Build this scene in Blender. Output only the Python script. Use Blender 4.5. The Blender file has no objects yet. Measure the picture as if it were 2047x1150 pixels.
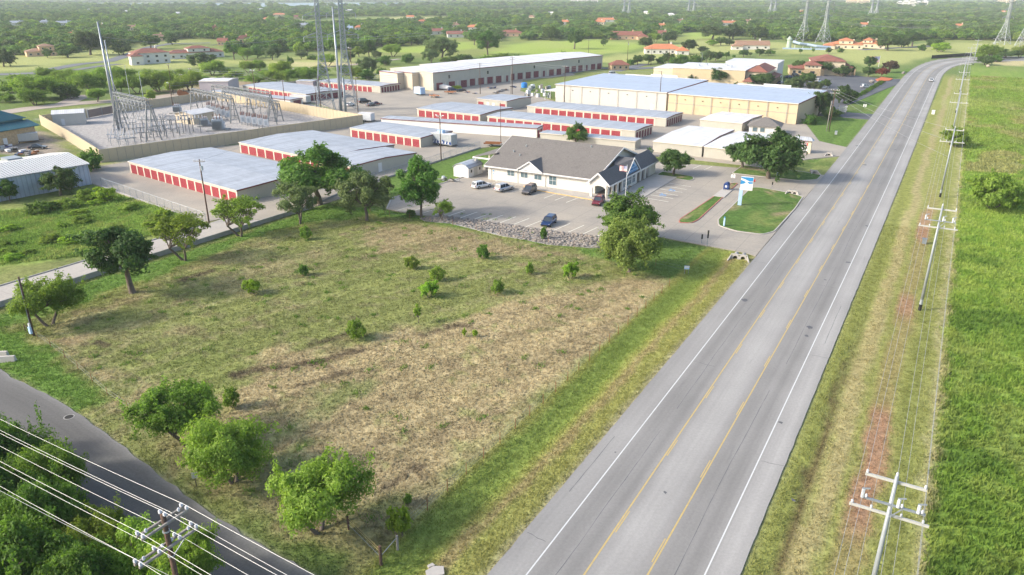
import bpy, bmesh, math, random
import numpy as np
from mathutils import Vector, Matrix

# ------------------------------------------------------------------ camera, sky, sun, exposure
scene = bpy.context.scene
CAM_H = 40.0
FOC = 1475.0                      # focal length in photograph pixels (2047 wide)
PITCH = math.atan(587.0 / FOC)
cam_data = bpy.data.cameras.new('camera')
cam_data.sensor_fit = 'HORIZONTAL'
cam_data.sensor_width = 36.0
cam_data.lens = 36.0 * FOC / 2047.0
cam_data.clip_start = 0.5
cam_data.clip_end = 60000.0
cam = bpy.data.objects.new('camera', cam_data)
scene.collection.objects.link(cam)
cam.location = (0, 0, CAM_H)
cam.rotation_euler = (math.pi / 2 - PITCH, 0, 0)
scene.camera = cam

SUN_EL = math.radians(29.0)
SUN_XY = Vector((-1.0, -0.20)).normalized()
sun_vec = Vector((SUN_XY.x * math.cos(SUN_EL), SUN_XY.y * math.cos(SUN_EL), math.sin(SUN_EL)))
world = bpy.data.worlds.new('World')
scene.world = world
world.use_nodes = True
wn = world.node_tree
sky = wn.nodes.new('ShaderNodeTexSky')
sky.sky_type = 'NISHITA'
sky.sun_disc = False
sky.sun_elevation = SUN_EL
sky.sun_rotation = math.atan2(SUN_XY.x, SUN_XY.y)
sky.air_density = 1.0
sky.dust_density = 3.2
sky.ozone_density = 1.0
bg = wn.nodes['Background']
bg.inputs['Strength'].default_value = 0.15
wn.links.new(sky.outputs[0], bg.inputs['Color'])
sun_data = bpy.data.lights.new('sun', 'SUN')
sun_data.energy = 2.05
sun_data.angle = math.radians(6.0)
sun_data.color = (1.0, 0.955, 0.86)
sun = bpy.data.objects.new('sun', sun_data)
scene.collection.objects.link(sun)
sun.rotation_euler = (-sun_vec).to_track_quat('-Z', 'Y').to_euler()
scene.view_settings.view_transform = 'Standard'
scene.view_settings.look = 'None'
scene.view_settings.gamma = 1.0
scene.view_settings.exposure = 1.18
scene.view_settings.use_curve_mapping = False
scene.cycles.max_bounces = 6
scene.cycles.diffuse_bounces = 3
scene.cycles.glossy_bounces = 2
scene.cycles.transmission_bounces = 3
scene.cycles.volume_bounces = 2
scene.cycles.transparent_max_bounces = 6
scene.cycles.use_denoising = True
scene.cycles.denoising_prefilter = 'ACCURATE'
scene.cycles.sample_clamp_indirect = 4.0
scene.cycles.caustics_reflective = False
scene.cycles.caustics_refractive = False

# ------------------------------------------------------------------ geometry helpers
RNG = random.Random(7)
COL = scene.collection
CP, SP = math.cos(PITCH), math.sin(PITCH)
HW = math.radians(30.4)           # heading of the highway
UX, UY = math.sin(HW), math.cos(HW)
VX, VY = math.cos(HW), -math.sin(HW)

def P(x, y, z=0.0):
    """point on the level plane z that the photograph shows at pixel x, y"""
    a = (x - 1023.5) / FOC
    t = (y - 575.0) / FOC
    dz = -SP - t * CP
    k = (z - CAM_H) / dz
    return Vector((a * k, (CP - t * SP) * k, z))

def W(u, v, z=0.0):
    """u metres along the highway, v metres across it"""
    return Vector((u * UX + v * VX, u * UY + v * VY, z))

def toUV(p):
    return (p[0] * UX + p[1] * UY, p[0] * VX + p[1] * VY)

def ppm(y):
    """photograph pixels per metre for something standing at ground row y"""
    t = (y - 575.0) / FOC
    return FOC * (SP + t * CP) / CAM_H

def tall(x, y, ytop):
    """height of an upright thing whose base is at pixel x, y and whose top is at row ytop"""
    b = P(x, y)
    lo, hi = 0.0, 80.0
    for _ in range(40):
        m = (lo + hi) / 2
        z = m - CAM_H
        zc = b.y * CP - z * SP
        yy = 575 - FOC * (z * CP + b.y * SP) / zc
        if yy > ytop: lo = m
        else: hi = m
    return lo

class MB:
    def __init__(s):
        s.v = []; s.f = []; s.m = []
    def add(s, vs, fs, m=0):
        o = len(s.v)
        s.v.extend(vs)
        for f in fs:
            s.f.append(tuple(i + o for i in f)); s.m.append(m)
        return s
    def box(s, x0, x1, y0, y1, z0, z1, m=0):
        return s.add([(x0,y0,z0),(x1,y0,z0),(x1,y1,z0),(x0,y1,z0),(x0,y0,z1),(x1,y0,z1),(x1,y1,z1),(x0,y1,z1)],
              [(0,3,2,1),(4,5,6,7),(0,1,5,4),(1,2,6,5),(2,3,7,6),(3,0,4,7)], m)
    def prism(s, poly, z0, z1, m=0, top=True, bottom=False):
        n = len(poly)
        a = sum(poly[i][0]*poly[(i+1)%n][1]-poly[(i+1)%n][0]*poly[i][1] for i in range(n))
        if a < 0: poly = poly[::-1]
        vs = [(p[0],p[1],z0) for p in poly] + [(p[0],p[1],z1) for p in poly]
        fs = [(i,(i+1)%n,n+(i+1)%n,n+i) for i in range(n)]
        if top: fs.append(tuple(range(n,2*n)))
        if bottom: fs.append(tuple(range(n-1,-1,-1)))
        return s.add(vs, fs, m)
    def sheet(s, poly, z, m=0):
        n = len(poly)
        a = sum(poly[i][0]*poly[(i+1)%n][1]-poly[(i+1)%n][0]*poly[i][1] for i in range(n))
        if a < 0: poly = poly[::-1]
        return s.add([(p[0],p[1],z) for p in poly], [tuple(range(n))], m)
    def tube(s, p0, p1, r0, r1=None, n=8, m=0, caps=True):
        r1 = r0 if r1 is None else r1
        p0 = Vector(p0); p1 = Vector(p1)
        d = (p1 - p0)
        if d.length < 1e-6: return s
        d.normalize()
        a = Vector((0,0,1)) if abs(d.z) < 0.95 else Vector((1,0,0))
        e = d.cross(a).normalized(); g = d.cross(e)
        vs = []
        for p, r in ((p0,r0),(p1,r1)):
            for i in range(n):
                t = 2*math.pi*i/n
                vs.append(tuple(p + (e*math.cos(t) + g*math.sin(t))*r))
        fs = [(i,(i+1)%n,n+(i+1)%n,n+i) for i in range(n)]
        if caps: fs += [tuple(range(n-1,-1,-1)), tuple(range(n,2*n))]
        return s.add(vs, [f[::-1] for f in fs], m)
    def path(s, pts, r, n=5, m=0):
        """a tube along a polyline"""
        pts = [Vector(p) for p in pts]
        rings = []
        for i, p in enumerate(pts):
            d = (pts[min(i+1,len(pts)-1)] - pts[max(i-1,0)]).normalized()
            a = Vector((0,0,1)) if abs(d.z) < 0.95 else Vector((1,0,0))
            e = d.cross(a).normalized(); g = d.cross(e)
            rr = r[i] if isinstance(r,(list,tuple)) else r
            rings.append([tuple(p + (e*math.cos(2*math.pi*k/n) + g*math.sin(2*math.pi*k/n))*rr) for k in range(n)])
        vs = [q for R in rings for q in R]
        fs = []
        for i in range(len(pts)-1):
            for k in range(n):
                fs.append((i*n+(k+1)%n, i*n+k, (i+1)*n+k, (i+1)*n+(k+1)%n))
        return s.add(vs, fs, m)
    def bar(s, p0, p1, w, h=None, m=0):
        """a square bar between two points"""
        h = w if h is None else h
        p0 = Vector(p0); p1 = Vector(p1)
        d = (p1-p0).normalized()
        a = Vector((0,0,1)) if abs(d.z) < 0.95 else Vector((1,0,0))
        e = d.cross(a).normalized()*(w/2); g = d.cross(e).normalized()*(h/2)
        vs = [tuple(p + x*e + y*g) for p in (p0,p1) for x,y in ((-1,-1),(1,-1),(1,1),(-1,1))]
        return s.add(vs, [(0,1,2,3),(7,6,5,4),(0,4,5,1),(1,5,6,2),(2,6,7,3),(3,7,4,0)], m)
    def quad(s, a, b, c, d, m=0):
        return s.add([tuple(a),tuple(b),tuple(c),tuple(d)], [(0,1,2,3)], m)
    def tri(s, a, b, c, m=0):
        return s.add([tuple(a),tuple(b),tuple(c)], [(0,1,2)], m)
    def mesh(s, name, mats, smooth=False, fix=True):
        me = bpy.data.meshes.new(name)
        me.from_pydata([tuple(p) for p in s.v], [], s.f)
        mats = mats if isinstance(mats,(list,tuple)) else [mats]
        for mt in mats: me.materials.append(mt)
        if len(mats) > 1:
            me.polygons.foreach_set('material_index', s.m)
        if fix:
            bm = bmesh.new(); bm.from_mesh(me)
            bmesh.ops.recalc_face_normals(bm, faces=bm.faces)
            bm.to_mesh(me); bm.free()
        if smooth:
            me.polygons.foreach_set('use_smooth', [True]*len(me.polygons))
        me.update()
        return me
    def build(s, name, mats, parent=None, loc=(0,0,0), rz=0.0, smooth=False, fix=True):
        return put(name, s.mesh(name, mats, smooth, fix), parent, loc, rz)

def put(name, mesh, parent=None, loc=(0,0,0), rz=0.0, scale=None):
    o = bpy.data.objects.new(name, mesh)
    COL.objects.link(o)
    if parent is not None: o.parent = parent
    o.location = loc
    o.rotation_euler = (0,0,rz)
    if scale is not None: o.scale = scale if isinstance(scale,(tuple,list)) else (scale,)*3
    return o

def thing(name, label, cat, loc=(0,0,0), rz=0.0, group=None, scale=None):
    o = put(name, None, None, loc, rz, scale)
    o.empty_display_size = 0.3
    return tag(o, label, cat, group)

def tag(o, label=None, cat=None, group=None, kind=None):
    if label: o['label'] = label
    if cat: o['category'] = cat
    if group: o['group'] = group
    if kind: o['kind'] = kind
    return o

def struct(o):
    o['kind'] = 'structure'; return o

def smoothstep(a, b, x):
    t = np.clip((x-a)/(b-a), 0, 1); return t*t*(3-2*t)

_lat = np.random.RandomState(11).rand(256,256)
def vnoise(x, y):
    xi = np.floor(x).astype(int); yi = np.floor(y).astype(int)
    fx = x-xi; fy = y-yi
    fx = fx*fx*(3-2*fx); fy = fy*fy*(3-2*fy)
    a = _lat[xi%256, yi%256]; b = _lat[(xi+1)%256, yi%256]
    c = _lat[xi%256, (yi+1)%256]; d = _lat[(xi+1)%256, (yi+1)%256]
    return (a*(1-fx)+b*fx)*(1-fy) + (c*(1-fx)+d*fx)*fy
def fbm(x, y, oct=4, gain=0.5):
    s = 0; a = 1; t = 0
    for i in range(oct):
        s = s + a*vnoise(x*2**i+17.3*i, y*2**i+5.7*i); t += a; a *= gain
    return s/t

def inside(px, py, poly):
    """signed distance to a polygon, positive inside"""
    n = len(poly)
    ins = np.zeros(px.shape, bool)
    d2 = np.full(px.shape, 1e18)
    for i in range(n):
        x0,y0 = poly[i][0],poly[i][1]; x1,y1 = poly[(i+1)%n][0],poly[(i+1)%n][1]
        ex,ey = x1-x0,y1-y0
        L = ex*ex+ey*ey+1e-12
        t = np.clip(((px-x0)*ex+(py-y0)*ey)/L,0,1)
        d2 = np.minimum(d2,(px-x0-t*ex)**2+(py-y0-t*ey)**2)
        c = ((y0>py)!=(y1>py)) & (px < ex*(py-y0)/(ey if abs(ey)>1e-12 else 1e-12)+x0)
        ins ^= c
    d = np.sqrt(d2)
    return np.where(ins,d,-d)

def pxpoly(pts):
    return [tuple(P(x,y))[:2] for x,y in pts]

# ------------------------------------------------------------------ materials
def newmat(name):
    m = bpy.data.materials.new(name); m.use_nodes = True
    nt = m.node_tree
    return m, nt, nt.nodes['Principled BSDF']

def mat(name, col, rough=0.7, metal=0.0, var=0.12, scale=1.5, bump=0.0, bscale=20.0, spec=0.3, dirt=None, dscale=0.35, damt=0.35, coords='Object'):
    """a plain surface with mottling, optional dirt patches and fine relief"""
    m, nt, b = newmat(name)
    N = nt.nodes; L = nt.links
    tc = N.new('ShaderNodeTexCoord')
    n1 = N.new('ShaderNodeTexNoise'); n1.inputs['Scale'].default_value = scale; n1.inputs['Detail'].default_value = 6
    n1.inputs['Roughness'].default_value = 0.65
    L.new(tc.outputs[coords], n1.inputs['Vector'])
    mr = N.new('ShaderNodeMapRange'); mr.inputs['From Min'].default_value = 0.25; mr.inputs['From Max'].default_value = 0.75
    mr.inputs['To Min'].default_value = 1-var; mr.inputs['To Max'].default_value = 1+var
    L.new(n1.outputs['Fac'], mr.inputs['Value'])
    mx = N.new('ShaderNodeMix'); mx.data_type = 'RGBA'; mx.blend_type = 'MULTIPLY'; mx.inputs[0].default_value = 1
    mx.inputs[6].default_value = (*col, 1)
    L.new(mr.outputs[0], mx.inputs[7])
    out = mx.outputs[2]
    if dirt:
        n2 = N.new('ShaderNodeTexNoise'); n2.inputs['Scale'].default_value = dscale; n2.inputs['Detail'].default_value = 8
        n2.inputs['Roughness'].default_value = 0.7
        L.new(tc.outputs[coords], n2.inputs['Vector'])
        m2 = N.new('ShaderNodeMapRange'); m2.inputs['From Min'].default_value = 0.5; m2.inputs['From Max'].default_value = 0.72
        m2.inputs['To Max'].default_value = damt
        L.new(n2.outputs['Fac'], m2.inputs['Value'])
        x2 = N.new('ShaderNodeMix'); x2.data_type = 'RGBA'
        L.new(m2.outputs[0], x2.inputs[0]); L.new(out, x2.inputs[6]); x2.inputs[7].default_value = (*dirt, 1)
        out = x2.outputs[2]
    L.new(out, b.inputs['Base Color'])
    b.inputs['Roughness'].default_value = rough
    b.inputs['Metallic'].default_value = metal
    b.inputs['Specular IOR Level'].default_value = spec
    if bump > 0:
        n3 = N.new('ShaderNodeTexNoise'); n3.inputs['Scale'].default_value = bscale; n3.inputs['Detail'].default_value = 4
        L.new(tc.outputs[coords], n3.inputs['Vector'])
        bp = N.new('ShaderNodeBump'); bp.inputs['Strength'].default_value = bump; bp.inputs['Distance'].default_value = 0.05
        L.new(n3.outputs['Fac'], bp.inputs['Height']); L.new(bp.outputs[0], b.inputs['Normal'])
    return m

def ribbed(name, col, period=0.3, axis='X', rough=0.5, metal=0.1, var=0.08, depth=0.03, dirt=None, damt=0.3, seam=0.0, sheet=0.0):
    """sheet metal with fine ribs running across one axis, plus weather streaks"""
    m, nt, b = newmat(name)
    N = nt.nodes; L = nt.links
    tc = N.new('ShaderNodeTexCoord')
    mp = N.new('ShaderNodeMapping'); L.new(tc.outputs['Object'], mp.inputs['Vector'])
    mp.inputs['Scale'].default_value = (0.25,2.0,0.15) if axis=='X' else (1.6,0.12,0.3)
    n1 = N.new('ShaderNodeTexNoise'); n1.inputs['Scale'].default_value = 1.0; n1.inputs['Detail'].default_value = 7; n1.inputs['Roughness'].default_value = 0.7
    L.new(mp.outputs[0], n1.inputs['Vector'])
    mr = N.new('ShaderNodeMapRange'); mr.inputs['From Min'].default_value = 0.25; mr.inputs['From Max'].default_value = 0.75
    mr.inputs['To Min'].default_value = 1-var; mr.inputs['To Max'].default_value = 1+var
    L.new(n1.outputs['Fac'], mr.inputs['Value'])
    mx = N.new('ShaderNodeMix'); mx.data_type = 'RGBA'; mx.blend_type = 'MULTIPLY'; mx.inputs[0].default_value = 1
    mx.inputs[6].default_value = (*col,1); L.new(mr.outputs[0], mx.inputs[7])
    out = mx.outputs[2]
    if dirt:
        n2 = N.new('ShaderNodeTexNoise'); n2.inputs['Scale'].default_value = 0.3; n2.inputs['Detail'].default_value = 8; n2.inputs['Roughness'].default_value = 0.7
        L.new(tc.outputs['Object'], n2.inputs['Vector'])
        m2 = N.new('ShaderNodeMapRange'); m2.inputs['From Min'].default_value = 0.48; m2.inputs['From Max'].default_value = 0.7; m2.inputs['To Max'].default_value = damt
        L.new(n2.outputs['Fac'], m2.inputs['Value'])
        x2 = N.new('ShaderNodeMix'); x2.data_type = 'RGBA'
        L.new(m2.outputs[0], x2.inputs[0]); L.new(out, x2.inputs[6]); x2.inputs[7].default_value = (*dirt,1)
        out = x2.outputs[2]
    sx = N.new('ShaderNodeSeparateXYZ'); L.new(tc.outputs['Object'], sx.inputs[0])
    if axis == 'XY':
        ad = N.new('ShaderNodeMath'); ad.operation = 'ADD'; L.new(sx.outputs['X'], ad.inputs[0]); L.new(sx.outputs['Y'], ad.inputs[1]); src = ad.outputs[0]
    else:
        src = sx.outputs[axis]
    fr = N.new('ShaderNodeMath'); fr.operation = 'MULTIPLY'; L.new(src, fr.inputs[0]); fr.inputs[1].default_value = 2*math.pi/period
    sn = N.new('ShaderNodeMath'); sn.operation = 'SINE'; L.new(fr.outputs[0], sn.inputs[0])
    pw = N.new('ShaderNodeMapRange'); pw.inputs['From Min'].default_value = 0.55; pw.inputs['From Max'].default_value = 0.95
    L.new(sn.outputs[0], pw.inputs['Value'])
    if sheet:
        dv = N.new('ShaderNodeMath'); dv.operation = 'MULTIPLY'; L.new(src, dv.inputs[0]); dv.inputs[1].default_value = 1/0.93
        fl_ = N.new('ShaderNodeMath'); fl_.operation = 'FLOOR'; L.new(dv.outputs[0], fl_.inputs[0])
        wn_ = N.new('ShaderNodeTexWhiteNoise'); wn_.noise_dimensions = '1D'; L.new(fl_.outputs[0], wn_.inputs['W'])
        mr2 = N.new('ShaderNodeMapRange'); mr2.inputs['To Min'].default_value = 1-sheet; mr2.inputs['To Max'].default_value = 1+sheet; L.new(wn_.outputs['Value'], mr2.inputs['Value'])
        x4 = N.new('ShaderNodeMix'); x4.data_type = 'RGBA'; x4.blend_type = 'MULTIPLY'; x4.inputs[0].default_value = 1
        L.new(out, x4.inputs[6]); L.new(mr2.outputs[0], x4.inputs[7]); out = x4.outputs[2]
    if seam:
        x3 = N.new('ShaderNodeMix'); x3.data_type = 'RGBA'; x3.blend_type = 'MULTIPLY'
        ml = N.new('ShaderNodeMath'); ml.operation = 'MULTIPLY'; L.new(pw.outputs[0], ml.inputs[0]); ml.inputs[1].default_value = seam
        L.new(ml.outputs[0], x3.inputs[0]); L.new(out, x3.inputs[6]); x3.inputs[7].default_value = (0.55,0.55,0.58,1)
        out = x3.outputs[2]
    bp = N.new('ShaderNodeBump'); bp.inputs['Strength'].default_value = 0.7; bp.inputs['Distance'].default_value = depth
    L.new(pw.outputs[0], bp.inputs['Height']); L.new(bp.outputs[0], b.inputs['Normal'])
    L.new(out, b.inputs['Base Color'])
    b.inputs['Roughness'].default_value = rough; b.inputs['Metallic'].default_value = metal
    b.inputs['Specular IOR Level'].default_value = 0.3
    return m

def leafmat(name, c1, c2, trans=0.35):
    m, nt, b = newmat(name)
    N = nt.nodes; L = nt.links
    g = N.new('ShaderNodeNewGeometry'); oi = N.new('ShaderNodeObjectInfo')
    tc = N.new('ShaderNodeTexCoord')
    nz = N.new('ShaderNodeTexNoise'); nz.inputs['Scale'].default_value = 0.8; nz.inputs['Detail'].default_value = 2
    L.new(tc.outputs['Object'], nz.inputs['Vector'])
    a1 = N.new('ShaderNodeMath'); a1.operation = 'MULTIPLY_ADD'; a1.inputs[1].default_value = 0.55
    L.new(g.outputs['Random Per Island'], a1.inputs[0])
    s1 = N.new('ShaderNodeMapRange'); s1.inputs['From Min'].default_value = 0.3; s1.inputs['From Max'].default_value = 0.7; s1.inputs['To Max'].default_value = 0.55
    L.new(nz.outputs['Fac'], s1.inputs['Value']); L.new(s1.outputs[0], a1.inputs[2])
    mx = N.new('ShaderNodeMix'); mx.data_type = 'RGBA'
    L.new(a1.outputs[0], mx.inputs[0]); mx.inputs[6].default_value = (*c1,1); mx.inputs[7].default_value = (*c2,1)
    hs = N.new('ShaderNodeHueSaturation')
    h1 = N.new('ShaderNodeMapRange'); h1.inputs['To Min'].default_value = 0.474; h1.inputs['To Max'].default_value = 0.503
    L.new(oi.outputs['Random'], h1.inputs['Value']); L.new(h1.outputs[0], hs.inputs['Hue'])
    v1 = N.new('ShaderNodeMath'); v1.operation = 'MULTIPLY_ADD'; v1.inputs[1].default_value = 7.31; v1.inputs[2].default_value = 0.0
    L.new(oi.outputs['Random'], v1.inputs[0])
    f1 = N.new('ShaderNodeMath'); f1.operation = 'FRACT'; L.new(v1.outputs[0], f1.inputs[0])
    v2 = N.new('ShaderNodeMapRange'); v2.inputs['To Min'].default_value = 0.78; v2.inputs['To Max'].default_value = 1.22
    L.new(f1.outputs[0], v2.inputs['Value']); L.new(v2.outputs[0], hs.inputs['Value'])
    L.new(mx.outputs[2], hs.inputs['Color'])
    L.new(hs.outputs[0], b.inputs['Base Color'])
    b.inputs['Roughness'].default_value = 0.6; b.inputs['Specular IOR Level'].default_value = 0.2
    tr = N.new('ShaderNodeBsdfTranslucent')
    br = N.new('ShaderNodeHueSaturation'); br.inputs['Value'].default_value = 1.5; br.inputs['Saturation'].default_value = 1.1
    L.new(hs.outputs[0], br.inputs['Color']); L.new(br.outputs[0], tr.inputs['Color'])
    ms = N.new('ShaderNodeMixShader'); ms.inputs[0].default_value = trans
    L.new(b.outputs[0], ms.inputs[1]); L.new(tr.outputs[0], ms.inputs[2])
    L.new(ms.outputs[0], nt.nodes['Material Output'].inputs['Surface'])
    return m

def glassy(name, col=(0.03,0.04,0.05), rough=0.08):
    m, nt, b = newmat(name)
    b.inputs['Base Color'].default_value = (*col,1); b.inputs['Roughness'].default_value = rough
    b.inputs['Specular IOR Level'].default_value = 0.8
    return m

def paint(name, col, rough=0.3, metal=0.2):
    m, nt, b = newmat(name)
    N = nt.nodes; L = nt.links
    b.inputs['Base Color'].default_value = (*col,1); b.inputs['Roughness'].default_value = rough
    b.inputs['Metallic'].default_value = metal
    b.inputs['Coat Weight'].default_value = 0.6; b.inputs['Coat Roughness'].default_value = 0.08
    return m

M = {}
M['conc'] = mat('concrete', (0.40,0.37,0.33), 0.85, var=0.10, scale=0.6, bump=0.15, bscale=6, dirt=(0.27,0.25,0.22), dscale=0.12, damt=0.5)
M['conc_pale'] = mat('pale_concrete', (0.42,0.39,0.35), 0.85, var=0.08, scale=0.8, dirt=(0.36,0.33,0.29), damt=0.4)
M['conc_grey'] = mat('weathered_concrete', (0.30,0.29,0.27), 0.9, var=0.15, scale=1.2, bump=0.3, bscale=4, dirt=(0.16,0.15,0.13), damt=0.6)
M['kerb_red'] = mat('red_painted_kerb', (0.36,0.13,0.10), 0.8, var=0.2, scale=2, dirt=(0.36,0.30,0.26), dscale=0.8, damt=0.7)
M['kerb_yellow'] = mat('yellow_painted_kerb', (0.62,0.40,0.14), 0.8, var=0.15, scale=2, dirt=(0.45,0.38,0.28), dscale=0.8, damt=0.7)
M['line_white'] = mat('white_road_paint', (0.56,0.56,0.55), 0.7, var=0.1, scale=3, dirt=(0.42,0.42,0.41), dscale=1.5, damt=0.5, coords='Object')
M['line_faded'] = mat('faded_bay_paint', (0.70,0.67,0.56), 0.8, var=0.15, scale=3, dirt=(0.42,0.39,0.34), dscale=1.0, damt=0.8)
M['line_yellow'] = mat('yellow_road_paint', (0.46,0.34,0.13), 0.7, var=0.12, scale=3, dirt=(0.36,0.30,0.2), dscale=1.2, damt=0.7)
M['blue_paint'] = mat('blue_pavement_paint', (0.16,0.30,0.50), 0.8, var=0.2, scale=3)
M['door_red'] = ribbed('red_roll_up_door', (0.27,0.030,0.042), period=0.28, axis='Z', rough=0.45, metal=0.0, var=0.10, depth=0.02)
M['door_shaded'] = ribbed('shaded_red_door', (0.15,0.025,0.038), period=0.28, axis='Z', rough=0.5, metal=0.0, var=0.08, depth=0.02)  # door red darkened: shade of walls turned from the sun put into colour
M['trim_cream'] = mat('cream_trim', (0.56,0.50,0.41), 0.6, var=0.06)
M['trim_red'] = mat('dark_red_trim', (0.17,0.05,0.05), 0.5, var=0.08)
M['wall_stone'] = ribbed('beige_sheet_wall', (0.44,0.42,0.36), period=0.3, axis='XY', rough=0.6, var=0.06, depth=0.03, dirt=(0.33,0.31,0.26), damt=0.3, seam=0.35)
M['wall_white'] = ribbed('white_sheet_wall', (0.47,0.46,0.43), period=0.35, axis='XY', rough=0.6, var=0.05, depth=0.025, dirt=(0.45,0.44,0.40), damt=0.25, seam=0.25)
M['wall_bright'] = ribbed('bright_white_sheet_wall', (0.66,0.65,0.62), period=0.35, axis='XY', rough=0.6, var=0.05, depth=0.025, dirt=(0.45,0.44,0.40), damt=0.25, seam=0.25)
M['wall_cream'] = ribbed('cream_sheet_wall', (0.58,0.50,0.38), period=0.3, axis='XY', rough=0.6, var=0.05, depth=0.025, dirt=(0.42,0.36,0.28), damt=0.3, seam=0.2)
M['wall_lilac'] = ribbed('grey_lilac_sheet_wall', (0.40,0.36,0.38), period=0.3, axis='XY', rough=0.6, var=0.06, depth=0.03, seam=0.25)
M['roof_metal'] = ribbed('galvanised_roof', (0.385,0.41,0.445), period=0.6, axis='X', rough=0.5, metal=0.15, var=0.20, depth=0.03, dirt=(0.25,0.265,0.29), damt=0.65, seam=0.6, sheet=0.10)
M['roof_white'] = ribbed('white_metal_roof', (0.62,0.61,0.60), period=0.6, axis='X', rough=0.5, metal=0.05, var=0.08, depth=0.03, dirt=(0.40,0.40,0.41), damt=0.45, seam=0.35, sheet=0.06)
M['roof_blue'] = ribbed('pale_blue_metal_roof', (0.38,0.44,0.53), period=0.6, axis='Y', rough=0.5, metal=0.1, var=0.10, depth=0.03, dirt=(0.30,0.34,0.40), damt=0.5, seam=0.35, sheet=0.07)
M['shingle'] = mat('grey_brown_shingles', (0.152,0.140,0.129), 0.9, var=0.25, scale=3.0, bump=0.4, bscale=12, dirt=(0.09,0.08,0.075), dscale=0.5, damt=0.4)
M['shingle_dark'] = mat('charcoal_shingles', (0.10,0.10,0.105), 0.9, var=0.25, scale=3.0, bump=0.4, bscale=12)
M['tile_red'] = ribbed('red_clay_tiles', (0.24,0.095,0.065), period=0.45, axis='X', rough=0.8, metal=0, var=0.22, depth=0.06, dirt=(0.12,0.06,0.05), damt=0.5, seam=0.4)
M['tile_orange'] = ribbed('orange_clay_tiles', (0.50,0.19,0.09), period=0.45, axis='X', rough=0.8, metal=0, var=0.2, depth=0.06, dirt=(0.35,0.14,0.08), damt=0.4, seam=0.4)
M['tile_brown'] = ribbed('brown_tiles', (0.28,0.17,0.11), period=0.45, axis='X', rough=0.8, metal=0, var=0.2, depth=0.06, dirt=(0.18,0.11,0.08), damt=0.4, seam=0.4)
M['stucco_white'] = mat('white_stucco', (0.62,0.60,0.56), 0.85, var=0.05, dirt=(0.55,0.50,0.44), dscale=0.2, damt=0.3)
M['stucco_cream'] = mat('cream_stucco', (0.62,0.53,0.38), 0.85, var=0.07, dirt=(0.45,0.36,0.25), dscale=0.2, damt=0.35)
M['stucco_tan'] = mat('tan_stucco', (0.50,0.40,0.265), 0.85, var=0.06, scale=0.5, dirt=(0.36,0.26,0.16), dscale=0.15, damt=0.4)
M['stucco_peach'] = mat('peach_stucco', (0.60,0.40,0.26), 0.85, var=0.07)
M['stone'] = mat('limestone', (0.45,0.33,0.20), 0.9, var=0.3, scale=1.6, bump=0.5, bscale=3, dirt=(0.27,0.18,0.10), dscale=1.1, damt=0.6)
M['white'] = mat('white_paint', (0.62,0.61,0.60), 0.55, var=0.05)
M['brick_white'] = mat('white_painted_brick', (0.60,0.58,0.53), 0.75, var=0.06, scale=2, bump=0.3, bscale=9, dirt=(0.58,0.54,0.47), damt=0.3)
M['glass'] = glassy('dark_window_glass')
M['glass_sky'] = glassy('window_glass', (0.10,0.15,0.17), 0.12)
M['dark'] = mat('dark_opening', (0.03,0.028,0.026), 0.9)
M['black'] = mat('black_rubber', (0.02,0.02,0.02), 0.8)
M['galv'] = mat('galvanised_steel', (0.28,0.31,0.34), 0.45, metal=0.45, var=0.15, scale=1.5)
M['galv_pale'] = mat('pale_galvanised_steel', (0.30,0.33,0.35), 0.5, metal=0.3, var=0.12, scale=1.5)
M['sub_steel'] = mat('substation_steel', (0.20,0.215,0.225), 0.55, metal=0.35, var=0.2, scale=1.0)
M['galv_dull'] = mat('dull_galvanised_steel', (0.20,0.23,0.25), 0.55, metal=0.4, var=0.2, scale=1.0)
M['wood'] = mat('creosoted_timber', (0.085,0.055,0.04), 0.9, var=0.35, scale=4, bump=0.3, bscale=9, dirt=(0.20,0.11,0.07), dscale=2, damt=0.6)
M['wood_grey'] = mat('grey_weathered_timber', (0.26,0.24,0.22), 0.9, var=0.25, scale=3, bump=0.3, bscale=9)
M['fibre'] = mat('fibreglass_crossarm', (0.40,0.40,0.37), 0.6, var=0.05)
M['insul'] = mat('pale_insulator', (0.46,0.47,0.50), 0.35, var=0.06, spec=0.5)
M['insul_brown'] = mat('brown_porcelain', (0.16,0.06,0.045), 0.3, var=0.1, spec=0.5)
M['wire'] = mat('aluminium_wire', (0.36,0.36,0.36), 0.45, metal=0.3, var=0.05)
M['wire_dark'] = mat('weathered_wire', (0.26,0.27,0.28), 0.6, metal=0.2, var=0.05)
M['rust'] = mat('rusty_steel', (0.23,0.095,0.04), 0.9, var=0.3, scale=5)
M['panel_tan'] = mat('tan_precast_wall', (0.44,0.37,0.255), 0.85, var=0.07, scale=1.2, bump=0.15, bscale=5, dirt=(0.33,0.27,0.18), dscale=0.3, damt=0.4)
M['grey_equip'] = mat('grey_enamel', (0.36,0.40,0.44), 0.45, var=0.08)
M['white_equip'] = mat('white_enamel', (0.55,0.57,0.59), 0.45, var=0.08)
M['teal'] = ribbed('teal_metal_roof', (0.02,0.105,0.125), period=0.4, axis='X', rough=0.45, metal=0.1, var=0.08, depth=0.02, seam=0.3)
M['bark'] = mat('bark', (0.13,0.105,0.085), 0.95, var=0.35, scale=5, bump=0.6, bscale=10)
M['bark_pale'] = mat('pale_bark', (0.24,0.21,0.18), 0.95, var=0.35, scale=5, bump=0.6, bscale=10)
M['usps_blue'] = mat('blue_sign_face', (0.025,0.22,0.48), 0.45, var=0.03)
M['sky_blue'] = mat('pale_blue_paint', (0.36,0.50,0.68), 0.5, var=0.06)
M['navy'] = mat('navy_enamel', (0.015,0.045,0.16), 0.4, var=0.06)
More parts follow.
